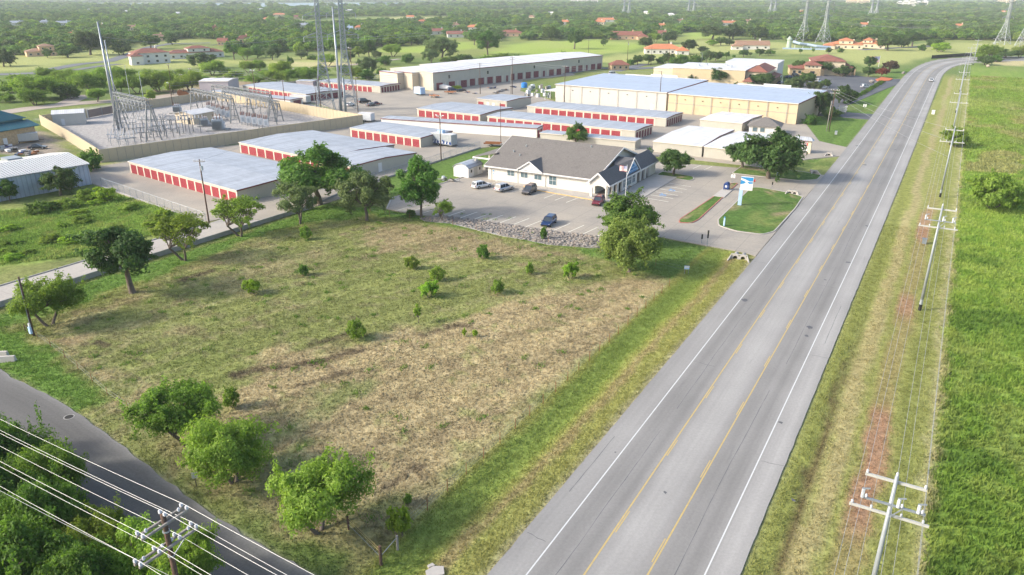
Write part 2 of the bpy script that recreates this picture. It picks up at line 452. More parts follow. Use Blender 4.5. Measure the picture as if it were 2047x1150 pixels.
M['sign_red'] = mat('red_sign_face', (0.50,0.05,0.05), 0.5, var=0.05)
M['flag_red'] = mat('faded_red_cloth', (0.52,0.16,0.15), 0.8, var=0.05)
M['flag_blue'] = mat('faded_blue_cloth', (0.16,0.18,0.36), 0.8, var=0.05)
M['tyre'] = mat('tyre_rubber', (0.018,0.018,0.018), 0.85)
M['rim'] = mat('alloy_wheel', (0.45,0.45,0.46), 0.35, metal=0.7)
M['lamp'] = mat('lamp_lens', (0.7,0.7,0.68), 0.2, spec=0.6)
M['tail'] = mat('tail_lamp', (0.35,0.02,0.02), 0.25, spec=0.6)
M['gravel_dirt'] = mat('bare_dirt', (0.36,0.27,0.20), 0.95, var=0.2, scale=0.8, dirt=(0.25,0.19,0.14), dscale=0.3, damt=0.5)
HAZE_DENSITY = 0.00011
# ------------------------------------------------------------------ road and lot outlines (metres)
HWY_L = [(-140,-23.3),(60,-23.3),(200,-23.5),(330,-24.6),(400,-25.2),(470,-25.0),(520,-22.6),(555,-18.5),(580,-12.5),(602,-2),(620,14),(634,36),(645,66),(652,110),(655,200)]
HWY_R = [(-140,-7.15),(60,-7.15),(200,-7.2),(330,-7.7),(400,-8.0),(465,-8.0),(510,-5.6),(538,-1.5),(560,5.5),(578,16),(592,31),(604,50),(613,76),(620,114),(623,200)]
_e = [toUV(P(x,y)) for x,y in ((619,1144),(520,1086),(422,1025),(316,948),(211,867),(148,823),(91,787),(0,739))]
SIDE_R = [(29.3,-23.4),(29.6,-29)]+_e+[(_e[-1][0]+2.2,-104),(_e[-1][0]+5,-125),(_e[-1][0]+10,-170)]
SIDE_L = [(18,-23.4),(20.8,-29)]+[(u-7.9,v) for u,v in SIDE_R[2:]]
def catmull(pts, n):
    out = []
    for i in range(len(pts)-1):
        p0 = pts[max(i-1,0)]; p1 = pts[i]; p2 = pts[i+1]; p3 = pts[min(i+2,len(pts)-1)]
        for k in range(n):
            t = k/n
            out.append(tuple(0.5*(2*b+(c-a)*t+(2*a-5*b+4*c-d)*t*t+(3*b-a-3*c+d)*t**3) for a,b,c,d in zip(p0,p1,p2,p3)))
    out.append(tuple(pts[-1]))
    return out
HL = catmull(HWY_L, 10); HR = catmull(HWY_R, 10)
SL = catmull(SIDE_L, 6); SR = catmull(SIDE_R, 6)
def uvp(pts): return [tuple(W(u,v))[:2] for u,v in pts]
POLY = {}
POLY['highway'] = uvp(HL + HR[::-1])
POLY['side'] = uvp(SR + SL[::-1])
POLY['alley'] = uvp([(34,-108),(34,-116),(84,-116.3),(90,-116.6),(93,-108)])
POLY['storage_lot'] = uvp([(93.2,-163),(89.5,-137),(86.8,-117.6),(90.3,-116.6),(93.3,-107.9),(119,-107.5)]) + pxpoly([(769,357),(960,296),(1005,290)]) + \
    uvp([(186,-104),(186,-72),(188,-62),(188,-38),(204,-30),(212,-23.6),(226,-23.6),(232,-32),(262,-41),(266,-88),(268,-141)]) + \
    pxpoly([(1108,202),(1040,182),(1045,160),(1150,150),(1140,144),(930,172),(860,182),(760,170),(640,160),(560,165),(470,172),(560,190),(640,209),(728,238),(728,249),(205,332)]) + uvp([(96,-180)])
POLY['po_lot'] = pxpoly([(773,418),(783,397),(877,369),(925,355),(962,336),(985,330),(1100,300),(1290,303),(1303,322),(1475,336),(1460,349)]) + \
    uvp([(186,-34),(186.5,-23.45),(119,-23.45)]) + pxpoly([(1480,503),(1410,491),(1310,472),(1205,474),(1110,463),(1000,447),(880,433),(835,430)])
POLY['clinic_lot'] = pxpoly([(1575,215),(1600,165),(1640,150),(1700,150),(1770,158),(1800,158),(1797,168),(1775,176),(1720,200),(1690,212)]) + \
    uvp([(297,-38),(297,-24.3),(283,-24.2),(284,-40)])
POLY['yard_dirt'] = pxpoly([(200,205),(300,196),(420,180),(380,175),(300,188),(150,205)])
for k in ('storage_lot','po_lot'): pass
FAR_STREETS = [
    ([(-60,150),(30,148),(75,146)], 11), ([(75,146),(110,137),(160,128),(215,123),(250,112),(300,94),(345,87),(420,86)], 9), ([(150,140),(200,132),(240,128)], 6),
    ([(-40,232),(60,217),(150,207),(260,200),(330,193),(420,179)], 10), ([(128,208),(170,190)], 7),
    ([(1130,146),(1190,136),(1260,138),(1330,134)], 9), ([(1230,142),(1290,128)], 7),
    ([(300,170),(380,160),(500,150),(600,142)], 5), ([(560,140),(700,130),(800,118)], 4),
    ([(1720,100),(1790,96),(1850,93),(1880,90)], 7),
]
def ribbon(pts, w):
    pts = [P(*q) for q in pts]
    L = []; R = []
    for i,p in enumerate(pts):
        d = (pts[min(i+1,len(pts)-1)]-pts[max(i-1,0)]); d.z = 0; d.normalize()
        n = Vector((-d.y,d.x,0))*(w/2)
        L.append(tuple(p+n)[:2]); R.append(tuple(p-n)[:2])
    return L + R[::-1]
FAR_POLYS = [ribbon(a,b) for a,b in FAR_STREETS]

# ------------------------------------------------------------------ the ground sheet
def growing(start, step, ratio, end):
    out = []; x = start; s = step
    while x < end:
        s *= ratio; x += s; out.append(x)
    return out
us = list(np.arange(14,130,0.55)) + list(np.arange(130,300,1.25))
us = us + growing(us[-1],1.25,1.055,8600)
us = [-x for x in growing(-14,0.6,1.35,600)][::-1] + us
vs_ = list(np.arange(-128,52,0.7))
vs_ = [-x for x in growing(128,0.7,1.075,7800)][::-1] + vs_ + growing(vs_[-1],0.7,1.075,7800)
US = np.array(us); VS = np.array(vs_)
UU, VV = np.meshgrid(US, VS, indexing='ij')
GX = UU*UX + VV*VX; GY = UU*UY + VV*VY

C = dict(green=(0.10,0.155,0.042), lush=(0.145,0.255,0.042), lush2=(0.205,0.305,0.056), verge=(0.20,0.215,0.07), dry=(0.385,0.308,0.17), dry2=(0.27,0.24,0.115),
         straw=(0.46,0.395,0.205), soil=(0.34,0.20,0.125), dark=(0.12,0.09,0.06), lawn=(0.10,0.18,0.04), fairway=(0.25,0.35,0.075), pale=(0.30,0.345,0.125), wood=(0.12,0.185,0.055), meadow=(0.19,0.235,0.075))
def ground_colour(x, y):
    """natural colour of the turf and soil at a place: which plants grow there and how dry they are"""
    u = x*UX + y*UY; v = x*VX + y*VY
    n1 = fbm(u/9.0, v/9.0, 5); n2 = fbm(u/2.6+40, v/1.7+9, 4); n3 = fbm(u/38+7, v/38+3, 4); n4 = fbm(u/0.9+3, v/1.1+8, 3); nfar = fbm(u/120+2, v/120+9, 5)
    nst = fbm((u*0.95+v*0.30)/11+30, (v*0.95-u*0.30)/1.4, 4)      # mown rows, drawn out along the field
    col = np.empty(x.shape+(3,))
    def C_(k): return np.array(C[k])
    g = smoothstep(0.35,0.65,n1)[...,None]
    col[:] = C_('green')*(1-g) + C_('meadow')*g
    dist = np.hypot(x,y)
    far = smoothstep(230,420,dist)[...,None]
    w = smoothstep(0.50,0.70,nfar)[...,None]
    col[:] = col*(1-far) + far*(C_('wood')*(1-w) + C_('meadow')*w)
    def lay(poly, c, edge=1.0, rag=2.0, amt=1.0, src=None):
        sd = inside(x,y,poly) + (( n2 if src is None else src)-0.5)*rag*2 + (n1-0.5)*rag
        k = (smoothstep(-edge,edge,sd)*amt)[...,None]
        col[:] = col*(1-k) + np.array(c)*k
    def mixm(k, c):
        k = np.clip(k,0,1)[...,None]
        col[:] = col*(1-k) + np.array(c)*k
    # the fenced lot: green to the far side, raked dry hay to the near side
    LOT = uvp([(33,-108),(100,-107.5),(122,-100),(116,-50),(118,-31.4),(32,-31.4),(31,-60),(33,-85)])
    insd = inside(x,y,LOT)
    inl = smoothstep(-1.0,1.0,insd+(n2-.5)*3)
    mixm(inl*0.9, (0.205,0.235,0.078))
    mixm(inl*smoothstep(0.52,0.70,n2*0.45+nst*0.55)*0.6, C_('dry2'))
    mixm(inl*smoothstep(0.58,0.72,n1)*0.45, C_('dry'))
    mixm(inl*smoothstep(0.55,0.72,n3)*0.35, C_('lawn'))
    D1 = pxpoly([(75,668),(140,700),(250,770),(330,745),(440,760),(560,715),(700,690),(800,665),(900,640),(1010,610),(1100,588),(1240,556),(1345,565),(1160,735),(1000,880),(900,985),(830,1045),(720,1010),(640,940),(560,880),(430,850),(280,800),(180,750)])
    lay(D1, C_('dry'), 3.0, 6.0, 0.95, n1*0.5+nst*0.5)
    D2 = pxpoly([(690,470),(760,452),(860,446),(960,462),(1060,488),(1180,512),(1080,524),(960,512),(860,500),(740,508)])
    lay(D2, (0.335,0.26,0.15), 2.5, 6.0, 0.8)
    D3 = pxpoly([(380,560),(520,520),(640,492),(700,505),(600,540),(470,560)])
    lay(D3, C_('dry2'), 2.5, 5.0, 0.6)
    D4 = pxpoly([(95,650),(160,625),(290,580),(300,590),(180,640),(120,668)])
    lay(D4, C_('straw'), 1.2, 2.0, 0.7)
    D5 = pxpoly([(190,770),(300,870),(450,990),(640,1110),(760,1135),(860,1050),(720,1000),(560,930),(420,870),(280,800)])
    lay(D5, C_('dry2'), 1.5, 3.0, 0.85)
    D6 = pxpoly([(640,1128),(720,1075),(850,1040),(1000,1000),(1000,1040),(880,1130),(760,1160)])
    lay(D6, (0.24,0.22,0.09), 1.5, 3.0, 0.7)
    mixm(inl*smoothstep(0.60,0.74,n4*0.5+nst*0.5)*0.5, C_('straw'))
    mixm(inl*smoothstep(0.58,0.70,n4)*smoothstep(0.5,0.6,n2)*0.45, (0.17,0.22,0.06))
    mixm(inl*smoothstep(0.60,0.70,fbm(u/1.6+90,v/2.2+60,4))*0.45, (0.22,0.17,0.10))
    stk = fbm((u*0.95+v*0.30)/18+3,(v*0.95-u*0.30)/0.8,3); col[:] = col*(1+(inl*np.clip((stk-0.5)*1.2,-0.13,0.13))[...,None])
    G1 = pxpoly([(540,860),(640,800),(720,770),(700,790),(620,840),(590,880)])
    lay(G1, (0.14,0.19,0.055), 2.0, 4.0, 0.7)
    G3 = pxpoly([(1310,480),(1450,500),(1490,515),(1400,570),(1290,545),(1200,520),(1200,490)])
    lay(G3, C_('lawn'), 1.2, 2.0, 0.95)
    # eroded cracks and rough furrows where bare earth shows
    for line,wd in (([(764,980),(778,968),(800,956),(822,945),(842,930)],.22),([(470,748),(560,735),(640,722),(690,706),(720,700)],.35),([(600,770),(650,755),(700,742)],.3),([(846,668),(890,655),(940,648)],.35),([(620,688),(668,676),(700,664)],.3),([(170,690),(190,683),(208,692)],.3),([(365,560),(400,548),(425,540)],.4)):
        pl=pxpoly(line); d=np.full(x.shape,1e9)
        for (x0,y0),(x1,y1) in zip(pl,pl[1:]):
            ex,ey=x1-x0,y1-y0; tt=np.clip(((x-x0)*ex+(y-y0)*ey)/(ex*ex+ey*ey),0,1); d=np.minimum(d,np.hypot(x-x0-tt*ex,y-y0-tt*ey))
        mixm(smoothstep(wd*3,wd*.6,d+(n4-.5)*wd*4)*.8,(0.10,0.075,0.05))
    # strip of green at the foot of the rocks and by the alley
    G2 = pxpoly([(640,405),(760,415),(900,440),(1200,500),(1200,515),(1100,492),(900,452),(740,430),(560,455),(300,555),(60,640),(-40,690),(-40,640),(200,555),(560,440)])
    lay(G2, (0.105,0.205,0.04), 1.5, 2.5, 0.95)
    G4 = pxpoly([(-60,650),(40,665),(100,700),(200,770),(215,800),(140,830),(60,775),(-60,730)])
    lay(G4, (0.115,0.22,0.042), 1.2, 2.5, 0.95)
    # highway verges in long mown bands
    road = (u>16) & (u<470)
    rv = smoothstep(16,19,u)
    wob = (fbm(u/14,v*0+3,3)-0.5)*1.6 + (n2-0.5)*1.1
    vl = v + wob
    fl = rv*smoothstep(-32.2,-31.0,v)*smoothstep(-22.5,-23.3,v)*smoothstep(122,117,u)
    mixm(fl, (0.29,0.30,0.09))
    mixm(fl*smoothstep(-31.8,-30.6,vl)*smoothstep(-27.0,-28.2,vl), (0.185,0.26,0.06))
    mixm(fl*smoothstep(-27.2,-26.6,vl)*smoothstep(-25.5,-26.1,vl)*0.75, (0.32,0.25,0.13))
    mixm(fl*smoothstep(-25.6,-24.8,vl)*0.7, (0.30,0.29,0.09))
    mixm(fl*smoothstep(-24.1,-23.5,v+(n2-.5)*.8)*0.5, (0.34,0.30,0.2))
    fr = rv*smoothstep(-7.6,-7.0,v)*smoothstep(5.4,4.4,v+(n2-.5)*1.5)*smoothstep(480,440,u)
    mixm(fr, (0.25,0.27,0.085))
    mixm(fr*smoothstep(-7.2,-6.6,vl)*smoothstep(-4.6,-5.2,vl)*0.8, (0.21,0.24,0.065))
    mixm(fr*smoothstep(-5.6,-5.2,vl)*smoothstep(-4.3,-4.8,vl)*smoothstep(110,70,u)*0.8, (0.13,0.09,0.05))
    mixm(fr*smoothstep(-4.6,-4.0,vl)*smoothstep(-2.2,-2.9,vl)*0.65, (0.36,0.29,0.16))
    mixm(fr*smoothstep(-1.9,-1.2,vl)*smoothstep(0.9,0.2,vl)*(0.4+0.6*smoothstep(0.42,0.58,fbm(u/22+5,v*0+1,3)))*smoothstep(230,140,u)*0.9, (0.34,0.20,0.13))
    mixm(fr*smoothstep(1.0,1.6,vl)*smoothstep(3.2,2.6,vl)*0.5, (0.15,0.19,0.05))
    mixm(fr*smoothstep(3.4,3.9,v+(n2-.5))*smoothstep(5.2,4.6,v+(n2-.5))*0.85, (0.36,0.33,0.17))
    # tall wet grass of the field east of the road
    lush = rv*smoothstep(4.2,5.4,v+(n2-.5)*1.6)*smoothstep(620,430,u+v*0.6)
    mixm(lush, C_('lush'))
    mixm(lush*smoothstep(0.45,0.62,n3*0.5+n2*0.5), C_('lush2'))
    mixm(lush*smoothstep(0.52,0.66,n1)*0.75, (0.085,0.165,0.03))
    mixm(lush*smoothstep(0.56,0.68,fbm(u/3.2+70,v/3.2+20,4))*0.55, (0.24,0.33,0.075))
    mixm(lush*smoothstep(0.63,0.72,fbm(u/16+50,v/7,4))*0.22, (0.28,0.30,0.11))
    up = smoothstep(150,215,u)*smoothstep(4.2,6,v)*smoothstep(560,470,u)
    mixm(up*0.4, (0.18,0.285,0.056))
    mixm(up*smoothstep(0.56,0.66,fbm(u/18+3,v/12+80,4))*0.5, (0.34,0.25,0.14))
    mixm(up*smoothstep(0.58,0.68,n1)*0.35, C_('pale'))
    # overgrown plot left of the alley
    OV = pxpoly([(-120,545),(170,512),(420,438),(200,378),(120,410),(-120,430)])
    lay(OV, (0.205,0.33,0.07), 1.5, 2.5)
    kk = smoothstep(-1,1,inside(x,y,OV))
    mixm(kk*smoothstep(0.45,0.58,fbm(u/4+3,v/4+1,4))*0.7, (0.14,0.245,0.05))
    mixm(kk*smoothstep(0.55,0.68,n2)*0.6, (0.28,0.33,0.10))
    OE = pxpoly([(-60,585),(180,520),(300,480),(415,444),(430,440),(300,470),(170,508),(-60,560)])
    lay(OE, (0.20,0.20,0.085), 0.5, 2.0, 0.4)
    # mown grass beside the post office and the frontages
    for pl in ([(780,395),(875,368),(960,335),(985,325),(960,296),(770,356)], [(1600,300),(1660,303),(1700,290),(1745,222),(1690,222),(1590,248),(1570,270)], [(1690,206),(1745,215),(1800,170),(1780,168)],
               [(1790,160),(1815,145),(1830,138),(1790,140),(1760,152)], [(1580,310),(1660,315),(1680,305),(1630,322),(1590,320)]):
        lay(pxpoly(pl), C_('lawn'), 0.6, 0.8)
    # open country beyond: fairways, hay fields, paddocks
    for pl, c in (
        ([(955,112),(1010,92),(1080,82),(1190,80),(1250,84),(1300,92),(1250,104),(1120,113)], 'fairway'),
        ([(690,110),(760,98),(860,90),(960,88),(1010,92),(960,112),(820,116)], 'meadow'),
        ([(720,103),(800,95),(900,84),(960,84),(960,96),(850,106)], 'fairway'),
        ([(440,120),(560,116),(700,112),(720,122),(600,134),(470,130)], 'pale'),
        ([(560,126),(680,124),(740,128),(640,136)], 'straw'),
        ([(-60,115),(60,113),(150,108),(250,95),(330,80),(390,80),(300,92),(245,118),(150,128),(60,140),(-60,146)], 'pale'),
        ([(200,128),(330,112),(440,118),(470,132),(330,138),(230,140)], 'pale'),
        ([(1240,122),(1290,100),(1340,90),(1420,78),(1480,78),(1590,88),(1600,100),(1480,106),(1380,114),(1300,124)], 'pale'),
        ([(1560,104),(1650,98),(1780,90),(1900,86),(2080,86),(2080,100),(1900,108),(1850,116),(1800,130),(1730,132),(1650,112)], 'pale'),
        ([(1160,124),(1240,108),(1330,112),(1300,128)], 'pale'),
        ([(660,40),(800,34),(900,34),(860,44),(720,46)], 'pale'), ([(780,36),(840,34),(880,37),(830,41)], 'straw'),
        ([(1360,66),(1440,64),(1440,76),(1380,78)], 'fairway'), ([(1800,58),(1860,57),(1870,66),(1800,72)], 'pale'),
        ([(1960,118),(2080,112),(2080,130),(1990,132)], 'straw'), ([(1200,26),(1320,24),(1320,28),(1220,30)], 'meadow'),
        ([(290,45),(330,44),(330,47),(290,48)], 'fairway'), ([(960,20),(1080,18),(1080,22),(980,24)], 'straw')):
        lay(pxpoly(pl), C_(c), 6.0, 6.0, 0.95, n1*0.5+n3*0.5)
    mid = smoothstep(150,240,dist)
    mixm(mid*smoothstep(0.6,0.75,n3)*0.35, C_('pale'))
    # bare yard earth under the paved areas and round the substation
    for k in ('storage_lot','po_lot','alley','side','highway'):
        sd = inside(x,y,POLY[k])
        mixm(smoothstep(-0.4,0.6,sd), (0.33,0.29,0.23))
    SUB = pxpoly([(82,236),(202,325),(725,249),(628,208),(420,178),(230,212)])
    lay(SUB, (0.385,0.36,0.335), 1.0, 0.5)
    YD = pxpoly([(330,200),(430,178),(560,166),(420,160),(330,182)])
    lay(YD, (0.36,0.25,0.18), 2.0, 2.0, 0.8)
    YL = pxpoly([(-80,300),(-80,262),(90,262),(135,300),(150,318),(60,312)])
    lay(YL, (0.30,0.25,0.20), 1.5, 2.0, 0.95)
    DG = pxpoly([(200,372),(412,445),(424,438),(205,366)])
    lay(DG, (0.42,0.28,0.17), 0.5, 0.8, 0.8)
    # dirt along the lot and the far side of the storage yard
    col[...,0] *= 1+0.10*smoothstep(0.0,0.05,col[...,1]-col[...,0])
    return np.clip(col,0.004,0.9), inl, lush, insd

GC, LOTMASK, LUSHMASK, _ = ground_colour(GX, GY)
def ground_height(x, y):
    u = x*UX+y*UY; v = x*VX+y*VY
    h = (fbm(u/6.0,v/6.0,4)-0.5)*0.16 + (fbm(u/1.4+8,v/1.4,3)-0.5)*0.10
    h = h - 0.06
    ditch = np.exp(-((v+28.6)/1.6)**2)*0.35*smoothstep(20,30,u)*smoothstep(470,440,u)
    ditch = ditch + np.exp(-((v+4.8)/1.0)**2)*0.22*smoothstep(16,30,u)*smoothstep(200,150,u)
    h = h - ditch
    near = np.full(x.shape, -1e9)
    for k in ('highway','side','alley','storage_lot','po_lot','clinic_lot'):
        near = np.maximum(near, inside(x,y,POLY[k]))
    flat = smoothstep(-1.2,0.1,near)
    h = h*(1-flat) + flat*(-0.09)
    dist = np.hypot(x,y)
    h = h*smoothstep(520,260,dist) - 0.10*smoothstep(260,520,dist)
    return h
GZ = ground_height(GX, GY)
nu, nv = UU.shape
verts = np.stack([GX,GY,GZ],-1).reshape(-1,3)
idx = np.arange(nu*nv).reshape(nu,nv)
quads = np.stack([idx[:-1,:-1],idx[1:,:-1],idx[1:,1:],idx[:-1,1:]],-1).reshape(-1,4)[:, ::-1]
def bulk_mesh(name, verts, faces, k):
    me = bpy.data.meshes.new(name)
    me.vertices.add(len(verts)); me.vertices.foreach_set('co', np.ascontiguousarray(verts,dtype=np.float32).ravel())
    nf = len(faces)
    me.loops.add(nf*k); me.loops.foreach_set('vertex_index', np.ascontiguousarray(faces,dtype=np.int32).ravel())
    me.polygons.add(nf); me.polygons.foreach_set('loop_start', np.arange(0,nf*k,k,dtype=np.int32))
    me.update(calc_edges=True); me.validate()
    return me
def colour_attr(me, name, cols):
    at = me.color_attributes.new(name,'FLOAT_COLOR','POINT')
    a = np.ones((len(cols),4),dtype=np.float32); a[:,:3] = cols
    at.data.foreach_set('color', a.ravel())
gm = bulk_mesh('ground', verts, quads, 4)
colour_attr(gm, 'turf', GC.reshape(-1,3))
gm.polygons.foreach_set('use_smooth', [True]*len(gm.polygons))
def turf_material(name, fine=0.5, bump=0.6):
    m, nt, b = newmat(name)
    N = nt.nodes; L = nt.links
    at = N.new('ShaderNodeAttribute'); at.attribute_name = 'turf'
    tc = N.new('ShaderNodeTexCoord')
    n1 = N.new('ShaderNodeTexNoise'); n1.inputs['Scale'].default_value = 1.1; n1.inputs['Detail'].default_value = 9; n1.inputs['Roughness'].default_value = 0.78
    L.new(tc.outputs['Object'], n1.inputs['Vector'])
    mr = N.new('ShaderNodeMapRange'); mr.inputs['From Min'].default_value = 0.3; mr.inputs['From Max'].default_value = 0.7
    mr.inputs['To Min'].default_value = 1-fine; mr.inputs['To Max'].default_value = 1+fine
    L.new(n1.outputs['Fac'], mr.inputs['Value'])
    mx = N.new('ShaderNodeMix'); mx.data_type = 'RGBA'; mx.blend_type = 'MULTIPLY'; mx.inputs[0].default_value = 1
    L.new(at.outputs['Color'], mx.inputs[6]); L.new(mr.outputs[0], mx.inputs[7])
    L.new(mx.outputs[2], b.inputs['Base Color'])
    b.inputs['Roughness'].default_value = 0.95; b.inputs['Specular IOR Level'].default_value = 0.05
    n2 = N.new('ShaderNodeTexNoise'); n2.inputs['Scale'].default_value = 2.2; n2.inputs['Detail'].default_value = 6; n2.inputs['Roughness'].default_value = 0.7
    L.new(tc.outputs['Object'], n2.inputs['Vector'])
    bp = N.new('ShaderNodeBump'); bp.inputs['Strength'].default_value = bump; bp.inputs['Distance'].default_value = 0.35
    L.new(n2.outputs['Fac'], bp.inputs['Height']); L.new(bp.outputs[0], b.inputs['Normal'])
    return m
M['turf'] = turf_material('turf_and_soil')
gm.materials.append(M['turf'])
ground = struct(put('ground', gm)); ground['label'] = 'grass and soil reaching out to the far hills'

# ------------------------------------------------------------------ highway
def strip(Lp, Rp, n_across, z, skirt=0.12):
    """verts, quads, and lateral/longitudinal coordinates of a strip between two edges"""
    rows = len(Lp); vs=[]; uv=[]; s=0.0; prev=None
    for i in range(rows):
        a = W(*Lp[i]); b = W(*Rp[i]); c = (a+b)/2
        if prev is not None: s += (c-prev).length
        prev = c
        for k in range(n_across+1):
            t = k/n_across
            q = a.lerp(b,t); vs.append((q.x,q.y,z)); uv.append((t,s))
        for side,(q,t) in enumerate(((a,0.0),(b,1.0))):
            vs.append((q.x,q.y,z-skirt)); uv.append((t,s))
    w = n_across+3; fs=[]
    for i in range(rows-1):
        for k in range(n_across):
            fs.append((i*w+k, i*w+k+1, (i+1)*w+k+1, (i+1)*w+k))
        fs.append((i*w+n_across+1, i*w, (i+1)*w, (i+1)*w+n_across+1))
        fs.append((i*w+n_across, i*w+n_across+2, (i+1)*w+n_across+2, (i+1)*w+n_across))
    return vs, fs, uv
def ragged(Lp, Rp, amp, seed):
    rr = random.Random(seed); A=[]; B=[]
    for i in range(len(Lp)-1):
        near = min(abs(Lp[i][0]),abs(Lp[i+1][0])) < 320
        n = max(1,int(math.hypot(Lp[i+1][0]-Lp[i][0],Lp[i+1][1]-Lp[i][1])/(0.9 if near else 8)))
        for k in range(n):
            t=k/n; q=lambda E: (E[i][0]+(E[i+1][0]-E[i][0])*t, E[i][1]+(E[i+1][1]-E[i][1])*t)
            a,b=q(Lp),q(Rp); d=math.hypot(b[0]-a[0],b[1]-a[1]); ex,ey=(b[0]-a[0])/d,(b[1]-a[1])/d
            ja=rr.uniform(-amp,amp)*(1 if rr.random()<.8 else 2); jb=rr.uniform(-amp,amp)*(1 if rr.random()<.8 else 2)
            A.append((a[0]+ex*ja,a[1]+ey*ja)); B.append((b[0]+ex*jb,b[1]+ey*jb))
    A.append(Lp[-1]); B.append(Rp[-1]); return A,B
def strip_obj(name, Lp, Rp, n_across, z, m):
    Lp, Rp = ragged(Lp, Rp, 0.025 if name=='highway' else 0.13, 5)
    vs, fs, uv = strip(Lp, Rp, n_across, z)
    me = bpy.data.meshes.new(name); me.from_pydata(vs,[],fs); me.materials.append(m)
    l = me.uv_layers.new(name='lane')
    for lp in me.loops: l.data[lp.index].uv = uv[lp.vertex_index]
    bm = bmesh.new(); bm.from_mesh(me); bmesh.ops.recalc_face_normals(bm, faces=bm.faces)
    if sum(f.normal.z for f in bm.faces) < 0: bmesh.ops.reverse_faces(bm, faces=bm.faces)
    bm.to_mesh(me); bm.free()
    return struct(put(name, me))
def road_material(name, stops, fine=0.12, streak=0.07, patch=None):
    m, nt, b = newmat(name)
    N = nt.nodes; L = nt.links
    uvn = N.new('ShaderNodeUVMap'); uvn.uv_map = 'lane'
    sp = N.new('ShaderNodeSeparateXYZ'); L.new(uvn.outputs[0], sp.inputs[0])
    mp = N.new('ShaderNodeMapping'); mp.inputs['Scale'].default_value = (26.0,0.035,1); L.new(uvn.outputs[0], mp.inputs['Vector'])
    ns = N.new('ShaderNodeTexNoise'); ns.inputs['Scale'].default_value = 1.0; ns.inputs['Detail'].default_value = 5; ns.inputs['Roughness'].default_value = 0.6
    L.new(mp.outputs[0], ns.inputs['Vector'])
    jt = N.new('ShaderNodeMath'); jt.operation = 'MULTIPLY_ADD'; jt.inputs[1].default_value = 0.03
    wob = N.new('ShaderNodeMath'); wob.operation = 'SUBTRACT'; L.new(ns.outputs['Fac'], wob.inputs[0]); wob.inputs[1].default_value = 0.5
    L.new(wob.outputs[0], jt.inputs[0]); L.new(sp.outputs['X'], jt.inputs[2])
    rp = N.new('ShaderNodeValToRGB'); cr = rp.color_ramp
    while len(cr.elements) < len(stops): cr.elements.new(0.5)
    for e,(p,c) in zip(cr.elements, stops):
        e.position = p; e.color = (*c,1)
    L.new(jt.outputs[0], rp.inputs[0])
    tc = N.new('ShaderNodeTexCoord')
    nf = N.new('ShaderNodeTexNoise'); nf.inputs['Scale'].default_value = 4.0; nf.inputs['Detail'].default_value = 8; nf.inputs['Roughness'].default_value = 0.8
    L.new(tc.outputs['Object'], nf.inputs['Vector'])
    nl = N.new('ShaderNodeTexNoise'); nl.inputs['Scale'].default_value = 0.09; nl.inputs['Detail'].default_value = 6
    L.new(tc.outputs['Object'], nl.inputs['Vector'])
    out = rp.outputs[0]
    for src, amt in ((nf.outputs['Fac'],fine),(ns.outputs['Fac'],streak),(nl.outputs['Fac'],0.10)):
        mr = N.new('ShaderNodeMapRange'); mr.inputs['From Min'].default_value = 0.3; mr.inputs['From Max'].default_value = 0.7
        mr.inputs['To Min'].default_value = 1-amt; mr.inputs['To Max'].default_value = 1+amt; L.new(src, mr.inputs['Value'])
        mx = N.new('ShaderNodeMix'); mx.data_type='RGBA'; mx.blend_type='MULTIPLY'; mx.inputs[0].default_value=1
        L.new(out, mx.inputs[6]); L.new(mr.outputs[0], mx.inputs[7]); out = mx.outputs[2]
    # dark tar and tyre scuffs
    mp2 = N.new('ShaderNodeMapping'); mp2.inputs['Scale'].default_value = (9.0,0.06,1); L.new(uvn.outputs[0], mp2.inputs['Vector'])
    nt2 = N.new('ShaderNodeTexNoise'); nt2.inputs['Scale'].default_value = 1.6; nt2.inputs['Detail'].default_value = 6; L.new(mp2.outputs[0], nt2.inputs['Vector'])
    m3 = N.new('ShaderNodeMapRange'); m3.inputs['From Min'].default_value = 0.66; m3.inputs['From Max'].default_value = 0.80; m3.inputs['To Max'].default_value = 0.5
    L.new(nt2.outputs['Fac'], m3.inputs['Value'])
    x3 = N.new('ShaderNodeMix'); x3.data_type='RGBA'; L.new(m3.outputs[0], x3.inputs[0]); L.new(out, x3.inputs[6]); x3.inputs[7].default_value=(0.07,0.07,0.075,1)
    L.new(x3.outputs[2], b.inputs['Base Color'])
    b.inputs['Roughness'].default_value = 0.85; b.inputs['Specular IOR Level'].default_value = 0.25
    bp = N.new('ShaderNodeBump'); bp.inputs['Strength'].default_value = 0.25; bp.inputs['Distance'].default_value = 0.02
    L.new(nf.outputs['Fac'], bp.inputs['Height']); L.new(bp.outputs[0], b.inputs['Normal'])
    return m
def g(v): return (v*1.10, v*1.06, v*1.0)
M['asphalt'] = road_material('chip_seal', [(0.0,g(0.22)),(0.06,g(0.245)),(0.14,g(0.24)),(0.165,g(0.215)),(0.21,g(0.18)),(0.27,g(0.205)),(0.33,g(0.185)),(0.38,g(0.22)),(0.43,g(0.265)),(0.50,g(0.28)),
    (0.57,g(0.265)),(0.62,g(0.215)),(0.68,g(0.185)),(0.74,g(0.205)),(0.79,g(0.175)),(0.84,g(0.215)),(0.87,g(0.25)),(0.94,g(0.29)),(1.0,g(0.24))])
M['asphalt_old'] = road_material('old_asphalt', [(0.0,g(0.17)),(0.03,g(0.13)),(0.1,g(0.108)),(0.3,g(0.096)),(0.5,g(0.106)),(0.7,g(0.096)),(0.9,g(0.112)),(0.965,g(0.14)),(1.0,g(0.18))], fine=0.2)
hwy = strip_obj('highway', HL, HR, 12, 0.03, M['asphalt']); hwy['label'] = 'three lane highway running up the picture and bending away'
